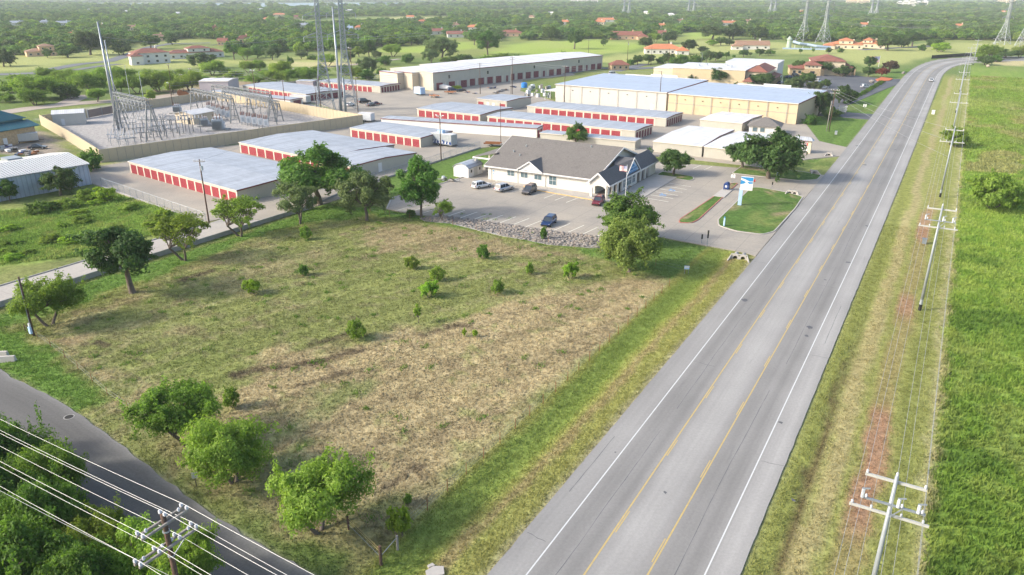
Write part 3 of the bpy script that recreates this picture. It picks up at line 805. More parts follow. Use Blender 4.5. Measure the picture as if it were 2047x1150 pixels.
sideroad = strip_obj('side_road', SL, SR, 8, 0.022, M['asphalt_old']); sideroad['label'] = 'narrow dark asphalt side road in the near corner'

def marking(name, frac, width, m, z=0.036, dash=None, off=0.0, umax=660):
    """a painted line at a fraction of the carriageway width"""
    pl = []
    for a,b in zip(HL,HR):
        A = W(*a); B = W(*b)
        if a[0] > umax: break
        pl.append(A.lerp(B,frac))
    mb = MB()
    # resample
    pts=[]; s=0
    for i in range(len(pl)-1):
        d=(pl[i+1]-pl[i]); n=max(1,int(d.length/ (1.5 if dash else 6)))
        for k in range(n): pts.append(pl[i]+d*(k/n))
    pts.append(pl[-1])
    run=0.0
    for i in range(len(pts)-1):
        d=pts[i+1]-pts[i]; L=d.length; dn=d/L; nrm=Vector((-dn.y,dn.x,0))
        on = True if not dash else ((run+off) % dash[1]) < dash[0]
        run += L
        if on:
            a=pts[i]; b=pts[i+1]
            mb.quad((a+nrm*width/2)+Vector((0,0,z)),(a-nrm*width/2)+Vector((0,0,z)),(b-nrm*width/2)+Vector((0,0,z)),(b+nrm*width/2)+Vector((0,0,z)))
    # weld and split dashes into parts
    return mb
def lane_frac(v): return (v+23.3)/16.15
def put_line(name, mb, m):
    o = mb.build(name, m, hwy, fix=False); return o
put_line('edge_line', marking('edge_line', lane_frac(-20.8), 0.11, M['line_white']), M['line_white'])
put_line('edge_line', marking('edge_line', lane_frac(-9.4), 0.11, M['line_white']), M['line_white'])
put_line('turn_lane_line', marking('turn_lane_line', lane_frac(-17.12), 0.13, M['line_yellow']), M['line_yellow'])
put_line('turn_lane_line', marking('turn_lane_line', lane_frac(-13.05), 0.13, M['line_yellow']), M['line_yellow'])
def dashes(v, off):
    u = off
    me = MB().box(-1.5,1.5,-0.05,0.05,0,0.006).mesh('dash', M['line_yellow'])
    while u < 460:
        put('lane_dash', me, hwy, W(u,v,0.031), math.pi/2-HW)
        u += 12.2
dashes(-16.93, 34.5); dashes(-13.24, 45.0-12.2)
# the tail of a white turn arrow shows at the very bottom edge
MB().box(-0.9,0.9,-0.16,0.16,0,0.006).build('turn_arrow', M['line_white'], hwy, W(36.6,-15.9,0.031), math.pi/2-HW)

# tar patches, sealed cracks and scuffs on the carriageway
def tar(name,pts,z=0.0335):
    return MB().sheet(pts,z).build(name,M['tar'],hwy,fix=False)
M['tar'] = mat('tar_patch',(0.095,0.095,0.10),0.7,var=0.25,scale=3)
_r = random.Random(17)
for (x,y,s) in ((1488,600,.55),(1618,655,.5),(1612,672,.35),(1730,330,.7),(1790,300,.6),(1733,452,.4),(1695,525,.45),(1716,292,.8),(1650,560,.3),(1330,985,.2),(1230,905,.12),(1560,845,.25),(1585,1000,.25)):
    c=P(x,y); n=11
    tar('tar_patch',[(c.x+math.cos(6.283*k/n)*s*_r.uniform(.35,1.1),c.y+math.sin(6.283*k/n)*s*1.2*_r.uniform(.35,1.1)) for k in range(n)])
def crack(u0,u1,v,w,amp):
    L=[];R=[];u=u0;q=v
    while u<u1:
        q+=_r.uniform(-amp,amp); ww=w*_r.uniform(.35,1.2); L.append((u,q-ww/2)); R.append((u,q+ww/2)); u+=_r.uniform(.7,1.6)
    if len(L)>2: tar('crack_seal',uvp(L+R[::-1]))
for (a,b,v) in ((30,62,-18.9),(66,100,-18.85),(40,75,-11.3),(82,120,-11.2),(105,150,-18.9),(125,170,-11.25),(48,58,-22.4),(90,104,-8.2),(160,210,-18.8),(180,240,-11.2)): crack(a,b,v,.05,.03)
for i in range(16):
    u=_r.uniform(34,190); v0=_r.choice([-23.0,-20.6,-12.6,-9.2]); L=[];R=[]; v=v0; q=u
    while v<v0+_r.uniform(1.5,3.4): q+=_r.uniform(-.12,.12); L.append((q,v)); R.append((q+_r.uniform(.03,.07),v)); v+=.35
    if len(L)>2: tar('crack_seal',uvp(L+R[::-1]))

# ------------------------------------------------------------------ paved lots
def paving(name, poly, z, m, skirt=0.12):
    return struct(MB().prism(poly, z-skirt, z).build(name, m, fix=False))
def lot_material(name, c1, c2, c3, joint=0.0, jsize=4.5):
    m, nt, b = newmat(name)
    N = nt.nodes; L = nt.links
    tc = N.new('ShaderNodeTexCoord')
    mp = N.new('ShaderNodeMapping'); mp.inputs['Rotation'].default_value=(0,0,HW); L.new(tc.outputs['Object'], mp.inputs['Vector'])
    n1 = N.new('ShaderNodeTexNoise'); n1.inputs['Scale'].default_value = 0.07; n1.inputs['Detail'].default_value = 9; n1.inputs['Roughness'].default_value = 0.65
    L.new(mp.outputs[0], n1.inputs['Vector'])
    rp = N.new('ShaderNodeValToRGB'); cr = rp.color_ramp; cr.elements.new(0.5)
    for e,(p,c) in zip(cr.elements, ((0.32,c1),(0.5,c2),(0.68,c3))): e.position=p; e.color=(*c,1)
    L.new(n1.outputs['Fac'], rp.inputs[0])
    n2 = N.new('ShaderNodeTexNoise'); n2.inputs['Scale'].default_value = 2.5; n2.inputs['Detail'].default_value = 8; n2.inputs['Roughness'].default_value = 0.75
    L.new(tc.outputs['Object'], n2.inputs['Vector'])
    mr = N.new('ShaderNodeMapRange'); mr.inputs['From Min'].default_value=0.3; mr.inputs['From Max'].default_value=0.7; mr.inputs['To Min'].default_value=0.86; mr.inputs['To Max'].default_value=1.12
    L.new(n2.outputs['Fac'], mr.inputs['Value'])
    mx = N.new('ShaderNodeMix'); mx.data_type='RGBA'; mx.blend_type='MULTIPLY'; mx.inputs[0].default_value=1
    L.new(rp.outputs[0], mx.inputs[6]); L.new(mr.outputs[0], mx.inputs[7]); out = mx.outputs[2]
    if joint:
        br = N.new('ShaderNodeTexBrick'); br.inputs['Scale'].default_value = 1.0; br.inputs['Mortar Size'].default_value = 0.05
        br.inputs['Brick Width'].default_value = jsize; br.inputs['Row Height'].default_value = jsize; br.offset = 0.0
        L.new(mp.outputs[0], br.inputs['Vector'])
        jm = N.new('ShaderNodeMath'); jm.operation='MULTIPLY'; L.new(br.outputs['Fac'], jm.inputs[0]); jm.inputs[1].default_value = joint
        x2 = N.new('ShaderNodeMix'); x2.data_type='RGBA'; L.new(jm.outputs[0], x2.inputs[0]); L.new(out, x2.inputs[6]); x2.inputs[7].default_value=(0.16,0.15,0.14,1)
        out = x2.outputs[2]
    L.new(out, b.inputs['Base Color']); b.inputs['Roughness'].default_value = 0.9; b.inputs['Specular IOR Level'].default_value=0.2
    bp = N.new('ShaderNodeBump'); bp.inputs['Strength'].default_value = 0.3; bp.inputs['Distance'].default_value = 0.03
    L.new(n2.outputs['Fac'], bp.inputs['Height']); L.new(bp.outputs[0], b.inputs['Normal'])
    return m
M['yard'] = lot_material('caliche_yard', (0.26,0.237,0.205), (0.32,0.286,0.24), (0.37,0.324,0.264))
M['lot_conc'] = lot_material('lot_concrete', (0.262,0.238,0.206), (0.32,0.287,0.242), (0.37,0.325,0.265), joint=0.5)
M['alley_conc'] = lot_material('alley_concrete', (0.34,0.315,0.285), (0.38,0.35,0.31), (0.43,0.385,0.335), joint=0.25, jsize=8)
M['lot_dark'] = lot_material('sealed_asphalt', (0.075,0.08,0.09), (0.10,0.105,0.115), (0.13,0.13,0.135))
M['street_far'] = lot_material('far_street', (0.12,0.125,0.14), (0.15,0.155,0.165), (0.19,0.19,0.19))
M['track'] = lot_material('dirt_track', (0.30,0.26,0.22), (0.36,0.30,0.25), (0.40,0.34,0.28))
paving('storage_yard', POLY['storage_lot'], 0.012, M['yard'])
paving('post_office_lot', POLY['po_lot'], 0.018, M['lot_conc'])
paving('alley_pavement', POLY['alley'], 0.024, M['alley_conc'])
paving('clinic_car_park', POLY['clinic_lot'], 0.020, M['lot_dark'])
for i,(pl,(pts,w)) in enumerate(zip(FAR_POLYS, FAR_STREETS)):
    mm = M['track'] if i in (3,4,7,8) else M['street_far']
    paving('lane' if i in (3,4,7,8) else 'street', pl, 0.03+0.004*i, mm, 0.2)

# lake and the hills behind it
def lake_material():
    m, nt, b = newmat('lake_water')
    N = nt.nodes; L = nt.links
    b.inputs['Base Color'].default_value = (0.10,0.16,0.20,1); b.inputs['Roughness'].default_value = 0.25; b.inputs['Specular IOR Level'].default_value = 0.5
    tc = N.new('ShaderNodeTexCoord'); n = N.new('ShaderNodeTexNoise'); n.inputs['Scale'].default_value = 0.02; n.inputs['Detail'].default_value = 4
    L.new(tc.outputs['Object'], n.inputs['Vector']); bp = N.new('ShaderNodeBump'); bp.inputs['Strength'].default_value = 0.2; bp.inputs['Distance'].default_value = 1.0
    L.new(n.outputs['Fac'], bp.inputs['Height']); L.new(bp.outputs[0], b.inputs['Normal'])
    return m
M['water'] = lake_material()
for nm, pl in (('lake', [(-500,12),(-100,9),(60,8.5),(150,12),(220,15),(330,15.5),(420,16),(520,15.5),(640,16),(780,14.5),(860,12),(900,9),(860,6),(700,5.5),(500,6.5),(300,7),(100,6),(-500,4)]),
               ('lake', [(1560,6.5),(1700,9),(1800,10),(1950,10),(2100,11),(2500,9),(2500,4),(2000,4.5),(1700,3.5),(1560,4)])):
    struct(MB().sheet(pxpoly(pl), 0.25).build(nm, M['water'], fix=False))
M['hill'] = mat('far_wooded_hill', (0.07,0.10,0.05), 1.0, var=0.35, scale=0.01, spec=0.0, dirt=(0.16,0.17,0.09), dscale=0.004, damt=0.7)
def hills():
    n = 160; rows = 7
    vs=[]; fs=[]
    for j in range(rows):
        for i in range(n+1):
            a = math.radians(-62+124*i/n)
            d = 5600 + j*520
            prof = math.sin(math.pi*min(1,j/(rows-1)*0.9+0.02))
            h = prof*(46 + 26*(float(fbm(np.array([i/13.0]),np.array([j*0.4]),4)[0])-0.5)*2)
            if j == 0: h = -0.5
            vs.append((d*math.sin(a), d*math.cos(a), h))
    for j in range(rows-1):
        for i in range(n):
            fs.append((j*(n+1)+i, j*(n+1)+i+1, (j+1)*(n+1)+i+1, (j+1)*(n+1)+i))
    return struct(MB().add(vs,fs).build('hills', M['hill'], smooth=True))
hills()
# ------------------------------------------------------------------ trees and shrubs
NR = np.random.RandomState(5)
M['leaf_oak'] = leafmat('oak_leaves', (0.034,0.078,0.020), (0.096,0.172,0.042), 0.32)
M['leaf_mesq'] = leafmat('mesquite_leaves', (0.095,0.180,0.027), (0.225,0.345,0.060), 0.46)
M['leaf_pecan'] = leafmat('pecan_leaves', (0.040,0.108,0.019), (0.116,0.230,0.040), 0.38)
M['leaf_grey'] = leafmat('grey_green_leaves', (0.068,0.118,0.040), (0.168,0.240,0.088), 0.34)
M['leaf_bright'] = leafmat('bright_green_leaves', (0.140,0.265,0.030), (0.280,0.440,0.062), 0.5)
M['leaf_red'] = leafmat('red_leaves', (0.12,0.035,0.02), (0.30,0.085,0.04), 0.3)
M['leaf_purple'] = leafmat('bronze_leaves', (0.07,0.045,0.03), (0.14,0.10,0.055), 0.25)
M['leaf_willow'] = leafmat('willow_leaves', (0.112,0.200,0.040), (0.235,0.350,0.088), 0.44)
M['leaf_far'] = leafmat('woodland_leaves', (0.066,0.140,0.032), (0.180,0.290,0.075), 0.36)

def crown_mesh(name, leafm, n_clump=70, n_leaf=7000, leaf=0.07, clump=0.17, zlo=0.35, zhi=1.75, shape=1.0, shell=0.55, droop=0.0, gaps=0.0, seed=1, wide=1.0, lump=1.0):
    """many leaf-sized faces in clumps through a crown of radius 1 whose foliage spans zlo..zhi"""
    r = np.random.RandomState(seed)
    zc = (zlo+zhi)/2; hz = (zhi-zlo)/2
    dirs = r.normal(size=(n_clump*3,3)); dirs /= np.linalg.norm(dirs,axis=1)[:,None]
    dirs = dirs[dirs[:,2] > -0.75][:n_clump]
    # an uneven outline from a few large lobes
    lob = r.normal(size=(7,3)); lob /= np.linalg.norm(lob,axis=1)[:,None]
    amp = r.uniform(-0.45,0.30,7)*lump
    rad = 0.86 + sum(a*np.clip((dirs@l),0,1)**3 for a,l in zip(amp,lob))
    rho = (shell + (1-shell)*r.rand(len(dirs)))**0.7
    rho[: len(dirs)//5] *= r.uniform(0.3,0.8,len(dirs)//5)
    cen = dirs*(rad*rho)[:,None]
    cen[:,2] = np.sign(cen[:,2])*np.abs(cen[:,2])**shape
    cen *= np.array([wide,1.0/max(wide,1e-3)**0.5,hz]); cen[:,2] += zc
    cr = clump*r.uniform(0.45,1.55,len(cen))
    w = cr**2*r.uniform(0.5,1.4,len(cen)); w /= w.sum()
    who = r.choice(len(cen), n_leaf, p=w)
    off = r.normal(size=(n_leaf,3)); off /= np.maximum(1e-6,np.linalg.norm(off,axis=1))[:,None]
    off *= (r.rand(n_leaf)**0.45)[:,None]
    off[:,2] *= 0.75
    pos = cen[who] + off*cr[who][:,None]
    ns = n_leaf//7                      # loose sprigs that break the outline
    sp = r.choice(len(cen), max(6,n_clump//2)); sd = r.normal(size=(len(sp),3))*np.array([1,1,.6])+cen[sp]-np.array([0,0,zc]); sd /= np.linalg.norm(sd,axis=1)[:,None]
    ws = r.randint(len(sp), size=ns)
    pos[:ns] = cen[sp][ws] + sd[ws]*(cr[sp][ws]*r.uniform(0.5,1.75,ns))[:,None] + r.normal(size=(ns,3))*clump*0.16
    if droop:
        pos[:,2] -= droop*r.rand(n_leaf)*np.hypot(pos[:,0],pos[:,1])
    pos[:,2] = np.maximum(pos[:,2], 0.02)
    # leaf orientation: outwards and upwards with scatter
    nrm = off*0.9 + (pos-np.array([0,0,zc]))*0.5 + np.array([0,0,0.35]) + r.normal(size=(n_leaf,3))*0.55
    nrm /= np.linalg.norm(nrm,axis=1)[:,None]
    t = np.cross(nrm, r.normal(size=(n_leaf,3))); t /= np.maximum(1e-6,np.linalg.norm(t,axis=1))[:,None]
    b = np.cross(nrm,t)
    s = leaf*r.uniform(0.6,1.4,n_leaf)[:,None]
    el = r.uniform(0.30,0.65,n_leaf)[:,None]
    v = np.stack([pos-t*s, pos+b*s*el+nrm*s*0.25, pos+t*s, pos-b*s*el+nrm*s*0.25],1).reshape(-1,3)
    f = np.arange(n_leaf*4).reshape(-1,4)
    me = bulk_mesh(name, v, f, 4)
    me.materials.append(leafm)
    return me, cen

def trunk_mesh(name, cen, barkm, fork=0.45, r0=0.06, limbs=9, stems=1, seed=1, lean=0.1):
    rr = random.Random(seed); mb = MB()
    tips = sorted([Vector(c) for c in cen], key=lambda c: rr.random())[:limbs]
    for s in range(stems):
        a0 = 2*math.pi*s/max(1,stems)+rr.random()
        base = Vector((0,0,-0.04)) + (Vector((math.cos(a0),math.sin(a0),0))*0.05 if stems>1 else Vector((0,0,0)))
        fk = Vector((rr.uniform(-lean,lean)+(0.22*math.cos(a0) if stems>1 else 0), rr.uniform(-lean,lean)+(0.22*math.sin(a0) if stems>1 else 0), fork*rr.uniform(0.85,1.1)))
        rs = r0/(stems**0.45)
        mid = base.lerp(fk,0.5)+Vector((rr.uniform(-.03,.03),rr.uniform(-.03,.03),0))
        mb.path([base, base.lerp(mid,0.3), mid, fk], [rs*1.5, rs*1.1, rs*0.95, rs*0.8], 7)
        for i,t in enumerate(tips[s::stems]):
            m1 = fk.lerp(t,0.4)+Vector((rr.uniform(-.06,.06),rr.uniform(-.06,.06),rr.uniform(-.02,.08)))
            m2 = fk.lerp(t,0.75)+Vector((rr.uniform(-.06,.06),rr.uniform(-.06,.06),rr.uniform(-.02,.06)))
            mb.path([fk, m1, m2, t], [rs*0.62, rs*0.42, rs*0.25, rs*0.08], 5)
            # side twig
            q = m1.lerp(t,0.4)+Vector((rr.uniform(-.25,.25),rr.uniform(-.25,.25),rr.uniform(0,.2)))
            mb.path([m1, m1.lerp(q,0.5)+Vector((0,0,0.03)), q], [rs*0.3, rs*0.2, rs*0.06], 4)
    return mb.mesh(name, barkm, smooth=True)

PROTO = {}
def proto(key, leafm, barkm='bark', fork=0.45, r0=0.06, limbs=10, stems=1, lean=0.1, H=None, **kw):
    cm, cen = crown_mesh('crown_'+key, M[leafm], **kw)
    tm = trunk_mesh('trunk_'+key, cen, M[barkm], fork, r0, limbs, stems, kw.get('seed',1), lean)
    zs = np.empty(len(cm.vertices)*3,dtype=np.float32); cm.vertices.foreach_get('co',zs)
    zs = zs.reshape(-1,3)
    PROTO[key] = (cm, tm, float(np.percentile(zs[:,2],99.5)), float(np.percentile(np.hypot(zs[:,0],zs[:,1]),97)))
proto('oak1','leaf_oak', fork=0.5, r0=0.07, n_clump=75, n_leaf=14000, leaf=0.048, clump=0.21, zlo=0.22, zhi=1.75, seed=3, lump=0.6)
proto('oak2','leaf_oak', fork=0.5, r0=0.07, n_clump=62, n_leaf=13000, leaf=0.050, clump=0.22, zlo=0.20, zhi=1.55, seed=14, wide=1.12, lump=0.6)
proto('oak3','leaf_oak', fork=0.6, r0=0.08, n_clump=55, n_leaf=12000, leaf=0.050, clump=0.21, zlo=0.55, zhi=1.95, seed=28, shell=0.6)
proto('grey1','leaf_grey', fork=0.6, r0=0.06, n_clump=72, n_leaf=15000, leaf=0.040, clump=0.20, zlo=0.25, zhi=1.85, seed=31, limbs=14, lump=0.6)
proto('mesq1','leaf_mesq', fork=0.4, r0=0.055, n_clump=50, n_leaf=20000, leaf=0.030, clump=0.22, zlo=0.42, zhi=1.35, seed=41, stems=2, limbs=16, wide=1.1, lean=0.2, droop=0.18)
proto('mesq2','leaf_mesq', fork=0.35, r0=0.06, n_clump=60, n_leaf=24000, leaf=0.029, clump=0.22, zlo=0.22, zhi=1.40, seed=52, stems=3, limbs=18, lean=0.22, droop=0.2)
proto('thick','leaf_pecan', fork=0.35, r0=0.06, n_clump=60, n_leaf=20000, leaf=0.031, clump=0.22, zlo=0.20, zhi=1.40, seed=57, stems=3, limbs=18, lean=0.22, droop=0.2)
proto('mesq3','leaf_mesq', barkm='bark', fork=0.5, r0=0.055, n_clump=42, n_leaf=8000, leaf=0.036, clump=0.19, zlo=0.55, zhi=1.6, seed=63, stems=2, limbs=18, lean=0.3, shell=0.65)
proto('mesqgrey','leaf_grey', barkm='bark', fork=0.45, r0=0.055, n_clump=48, n_leaf=9000, leaf=0.036, clump=0.19, zlo=0.5, zhi=1.6, seed=77, stems=2, limbs=20, lean=0.25, shell=0.6)
proto('pecan1','leaf_pecan', fork=0.7, r0=0.06, n_clump=70, n_leaf=14000, leaf=0.048, clump=0.21, zlo=0.30, zhi=2.6, seed=81, limbs=14, lump=0.5)
proto('pecan2','leaf_pecan', fork=0.55, r0=0.065, n_clump=80, n_leaf=17000, leaf=0.045, clump=0.22, zlo=0.14, zhi=1.85, seed=92, limbs=14, lump=0.4)
proto('willow','leaf_willow', fork=0.35, r0=0.06, n_clump=110, n_leaf=15000, leaf=0.040, clump=0.17, zlo=0.10, zhi=1.85, seed=101, droop=0.25, limbs=14, lump=0.5)
proto('bush1','leaf_bright', fork=0.12, r0=0.04, n_clump=30, n_leaf=2600, leaf=0.085, clump=0.25, zlo=0.08, zhi=1.45, seed=111, stems=3, limbs=12)
proto('bush2','leaf_mesq', fork=0.12, r0=0.04, n_clump=32, n_leaf=2600, leaf=0.085, clump=0.26, zlo=0.05, zhi=1.2, seed=122, stems=3, limbs=12)
proto('bush3','leaf_pecan', fork=0.12, r0=0.04, n_clump=45, n_leaf=4200, leaf=0.075, clump=0.26, zlo=0.05, zhi=1.3, seed=133, stems=3, limbs=12)
proto('bushgrey','leaf_mesq', fork=0.12, r0=0.04, n_clump=70, n_leaf=9000, leaf=0.05, clump=0.21, zlo=0.05, zhi=1.1, seed=137, stems=3, limbs=12, wide=1.1)
proto('sapling','leaf_bright', fork=0.9, r0=0.06, n_clump=22, n_leaf=1500, leaf=0.11, clump=0.30, zlo=0.9, zhi=3.2, seed=144, limbs=8)
proto('red','leaf_red', fork=0.5, r0=0.06, n_clump=40, n_leaf=3000, leaf=0.085, clump=0.25, zlo=0.4, zhi=1.7, seed=155)
proto('purple','leaf_purple', fork=0.5, r0=0.06, n_clump=40, n_leaf=3000, leaf=0.085, clump=0.25, zlo=0.4, zhi=1.5, seed=166)
proto('far1','leaf_far', fork=0.45, r0=0.07, n_clump=34, n_leaf=1300, leaf=0.115, clump=0.25, zlo=0.14, zhi=1.45, seed=171, limbs=5)
M['leaf_far2'] = leafmat('dark_woodland_leaves', (0.042,0.090,0.024), (0.120,0.195,0.052), 0.3)
proto('far2','leaf_far2', fork=0.45, r0=0.07, n_clump=30, n_leaf=1200, leaf=0.12, clump=0.26, zlo=0.12, zhi=1.30, seed=182, limbs=5)
proto('far3','leaf_mesq', fork=0.40, r0=0.06, n_clump=30, n_leaf=1200, leaf=0.11, clump=0.25, zlo=0.20, zhi=1.25, seed=193, limbs=5)
proto('farhigh','leaf_pecan', fork=0.6, r0=0.06, n_clump=34, n_leaf=1300, leaf=0.11, clump=0.24, zlo=0.3, zhi=2.0, seed=204, limbs=5)
proto('bare','leaf_grey', barkm='bark_pale', fork=0.5, r0=0.07, n_clump=26, n_leaf=500, leaf=0.07, clump=0.2, zlo=0.5, zhi=1.8, seed=215, limbs=20, stems=2, lean=0.25)

TREE_SPOTS = []
def tree_at(key, loc, rad, hgt, label, cat='tree', group=None, name=None, rz=None):
    cm, tm, pz, pr = PROTO[key]
    rz = RNG.uniform(0,6.28) if rz is None else rz
    t = thing(name or cat.replace(' ','_'), label, cat, loc, rz, group, (rad/pr, rad/pr, hgt/pz))
    put('trunk' if cat=='tree' else 'stem', tm, t)
    put('crown' if cat=='tree' else 'foliage', cm, t)
    TREE_SPOTS.append((loc[0],loc[1],rad))
    return t
def tree(key, x, y, top, w, label, cat='tree', group=None, name=None, rz=None, wf=1.0):
    b = P(x,y); h = max(0.4, tall(x,y,top)*0.97)
    zc = b.y*CP - (h*0.6-CAM_H)*SP
    rad = w*0.5*wf*zc/FOC
    return tree_at(key, (b.x,b.y,float(ground_height(np.array([b.x]),np.array([b.y]))[0])-0.02), rad, h, label, cat, group, name, rz)

# near, one by one
tree('oak3',265,585,452,142,'dark shady tree with a pale forked trunk below the concrete alley', name='elm_tree', rz=0.6)
tree('mesq3',368,520,428,108,'sparse mesquite against the alley wall, right of the dark shady tree', name='mesquite_tree')
tree('mesq3',480,472,394,100,'small airy mesquite by the alley wall below the long red-doored storage', name='mesquite_tree', rz=2.0)
tree('mesqgrey',600,447,366,108,'leaning olive-green mesquite in front of the big dark pecan', name='mesquite_tree', rz=1.0)
tree('pecan2',640,408,290,158,'biggest dark green pecan, in front of the storage end walls', name='pecan_tree')
tree('grey1',733,440,343,108,'grey-green rounded live oak at the top corner of the mown lot', name='live_oak_tree')
tree('pecan1',842,434,310,92,'tall narrow green tree at the edge of the parking lot', name='elm_tree', rz=0.3)
tree('mesq3',886,443,400,46,'small leaning tree over the rocks beside the tall narrow tree', name='elm_tree')
tree('mesq1',100,650,556,130,'wide mesquite beside the leaning pole at the corner of the lot', name='mesquite_tree')
tree('pecan2',1256,484,384,116,'dark broad-leaved tree behind the fluffy willow by the lot entrance', name='oak_tree', rz=2.2)
tree('willow',1257,543,438,118,'fluffy light green willow by the lot entrance', name='willow_tree')
tree('oak1',1346,350,298,60,'small round tree on the kerbed island beside the post office', name='oak_tree')
tree('oak2',1536,357,258,128,'largest spreading oak on the grass by the storage entrance', name='oak_tree', rz=1.2)
tree('oak1',1484,335,282,70,'dark oak half behind the largest spreading oak', name='oak_tree')
tree('pecan2',1152,290,245,44,'single tree behind the grey shingle roof', name='oak_tree')
tree('mesq1',375,884,770,168,'bright mesquite on the near edge of the lot, farthest back of three', name='mesquite_tree', rz=0.4)
tree('mesq2',468,962,838,170,'dense rounded mesquite, middle of three by the side road', name='mesquite_tree', rz=1.9)
tree('mesq1',640,1062,928,196,'bright leaning mesquite, nearest of three by the side road', name='mesquite_tree', rz=3.6)
tree('oak2',122,390,334,70,'round tree against the grey corrugated warehouse', name='mesquite_tree')
tree('pecan1',20,402,358,40,'slim tree at the frame edge against the grey corrugated warehouse', name='mesquite_tree')
for (x,y,top,w,k,lab) in [
    (800,1072,1012,50,'bush1','upright bright shrub behind the corner fence posts'),
    (505,586,556,38,'bush1','round green shrub farthest left on the mown lot'),
    (606,550,527,22,'bush3','small grey-green shrub right of the farthest left shrub'),
    (823,536,509,30,'bush2','pale loose shrub at the top of the mown lot'),
    (873,560,529,32,'bush2','loose green shrub just above the brightest round shrub'),
    (858,593,561,42,'bush1','brightest round shrub with a long shadow, mid lot'),
    (966,517,488,27,'bush3','grey-green upright shrub near the rocks'),
    (1140,557,523,34,'bush1','bright shrub nearest the willow'),
    (993,586,557,32,'bush2','thin pale shrub right of the brightest round shrub'),
    (837,645,606,18,'sapling','tiny sapling on a bare stem, mid lot'),
    (714,675,635,42,'bush2','bright feathery shrub on the tan dry patch'),
    (466,815,772,36,'bush2','thin shrub right of the farthest back near mesquite'),
    (1058,548,522,18,'bush2','faint small shrub left of the shrub nearest the willow'),
    (1087,480,453,15,'bush3','small shrub growing out of the rocks'),
    (612,478,448,24,'bush2','faint shrub at the foot of the olive-green mesquite'),
    (814,1005,985,20,'bush2','tiny shrub by the crack in the dry ground'),
    (928,672,655,10,'bush1','tiny bright tuft on the rough strip, left of a pair'),
    (950,674,658,12,'bush1','tiny bright tuft on the rough strip, right of a pair'),
    (1980,415,345,112,'bushgrey','large olive bush in the tall grass by the frame edge'),
    (1905,292,254,60,'bushgrey','dark bush right behind the second power pole'),
    (188,340,298,52,'bush3','dark green hedge bush at the corner of the tan precast wall'),
    (165,335,312,36,'bush3','rounded bush between the tan wall corner and the warehouse'),
    (175,400,376,44,'bush2','pale weedy bush at the corner of the grey warehouse'),
    (212,402,374,44,'bush1','weedy bush beside the chain-link gate'),
    (130,415,396,60,'bush2','low weeds along the foot of the grey warehouse'),
    (80,425,402,60,'bush3','low dark weeds along the foot of the grey warehouse'),
    (258,418,404,44,'bush2','low weeds in the overgrown plot near the fence'),
    (1100,310,288,22,'bush3','small shrub behind the end of the post office'),
    (1298,312,294,14,'bush3','small shrub at the corner of the white-roofed storage'),
    (1620,248,228,34,'bush3','clipped round hedge at the end of the tan warehouse'),
    (1585,336,322,20,'bush1','light green shrub under the largest spreading oak'),
    (820,432,418,22,'bush3','ivy-like undergrowth around the tall narrow tree')]:
    tree(k,x,y,top,w,lab,'shrub',name='shrub')
rw = random.Random(23)
for i in range(24):
    while True:
        x,y = rw.uniform(-10,400),rw.uniform(405,535)
        q = P(x,y)
        if inside(np.array([q.x]),np.array([q.y]),pxpoly([(-60,535),(160,505),(395,440),(200,395),(120,418),(-60,440)]))[0] > 1: break
    w = rw.uniform(16,46); tree(rw.choice(['bush2','bush1']),x,y,y-w*rw.uniform(.22,.4),w,'low weed clump in the overgrown plot by the alley','shrub','weed clumps in the overgrown plot',name='weed_clump')
# thicket in the near left corner, across the side road
grp = 'thicket across the side road'
for i,(x,y,top,w,k) in enumerate([(40,985,845,150,'thick'),(120,1010,880,130,'mesq2'),(20,1090,935,170,'thick'),(110,1110,960,170,'thick'),(190,1150,1040,150,'mesq1'),(60,1230,1060,220,'thick'),
        (-40,930,820,120,'mesq1'),(280,1195,1060,150,'mesq2'),(390,1210,1060,150,'mesq1'),(170,1260,1100,190,'thick'),(310,1290,1150,190,'mesq2'),(-30,1030,900,140,'thick')]):
    tree(k,x,y,top,w,'mesquite in the thicket across the side road, '+['ninth','tenth','sixth','eleventh','third','twelfth','farthest of all','fourth','fifth','second nearest','nearest','seventh'][i]+(' from the near pole' if i not in (6,9,10) else ' to the near pole' if i!=6 else ' from the near pole'),'tree',grp,name='mesquite_tree')

ORD = 'first second third fourth fifth sixth seventh eighth ninth tenth eleventh twelfth thirteenth fourteenth fifteenth sixteenth seventeenth eighteenth nineteenth twentieth twenty-first twenty-second twenty-third twenty-fourth twenty-fifth twenty-sixth twenty-seventh twenty-eighth'.split()
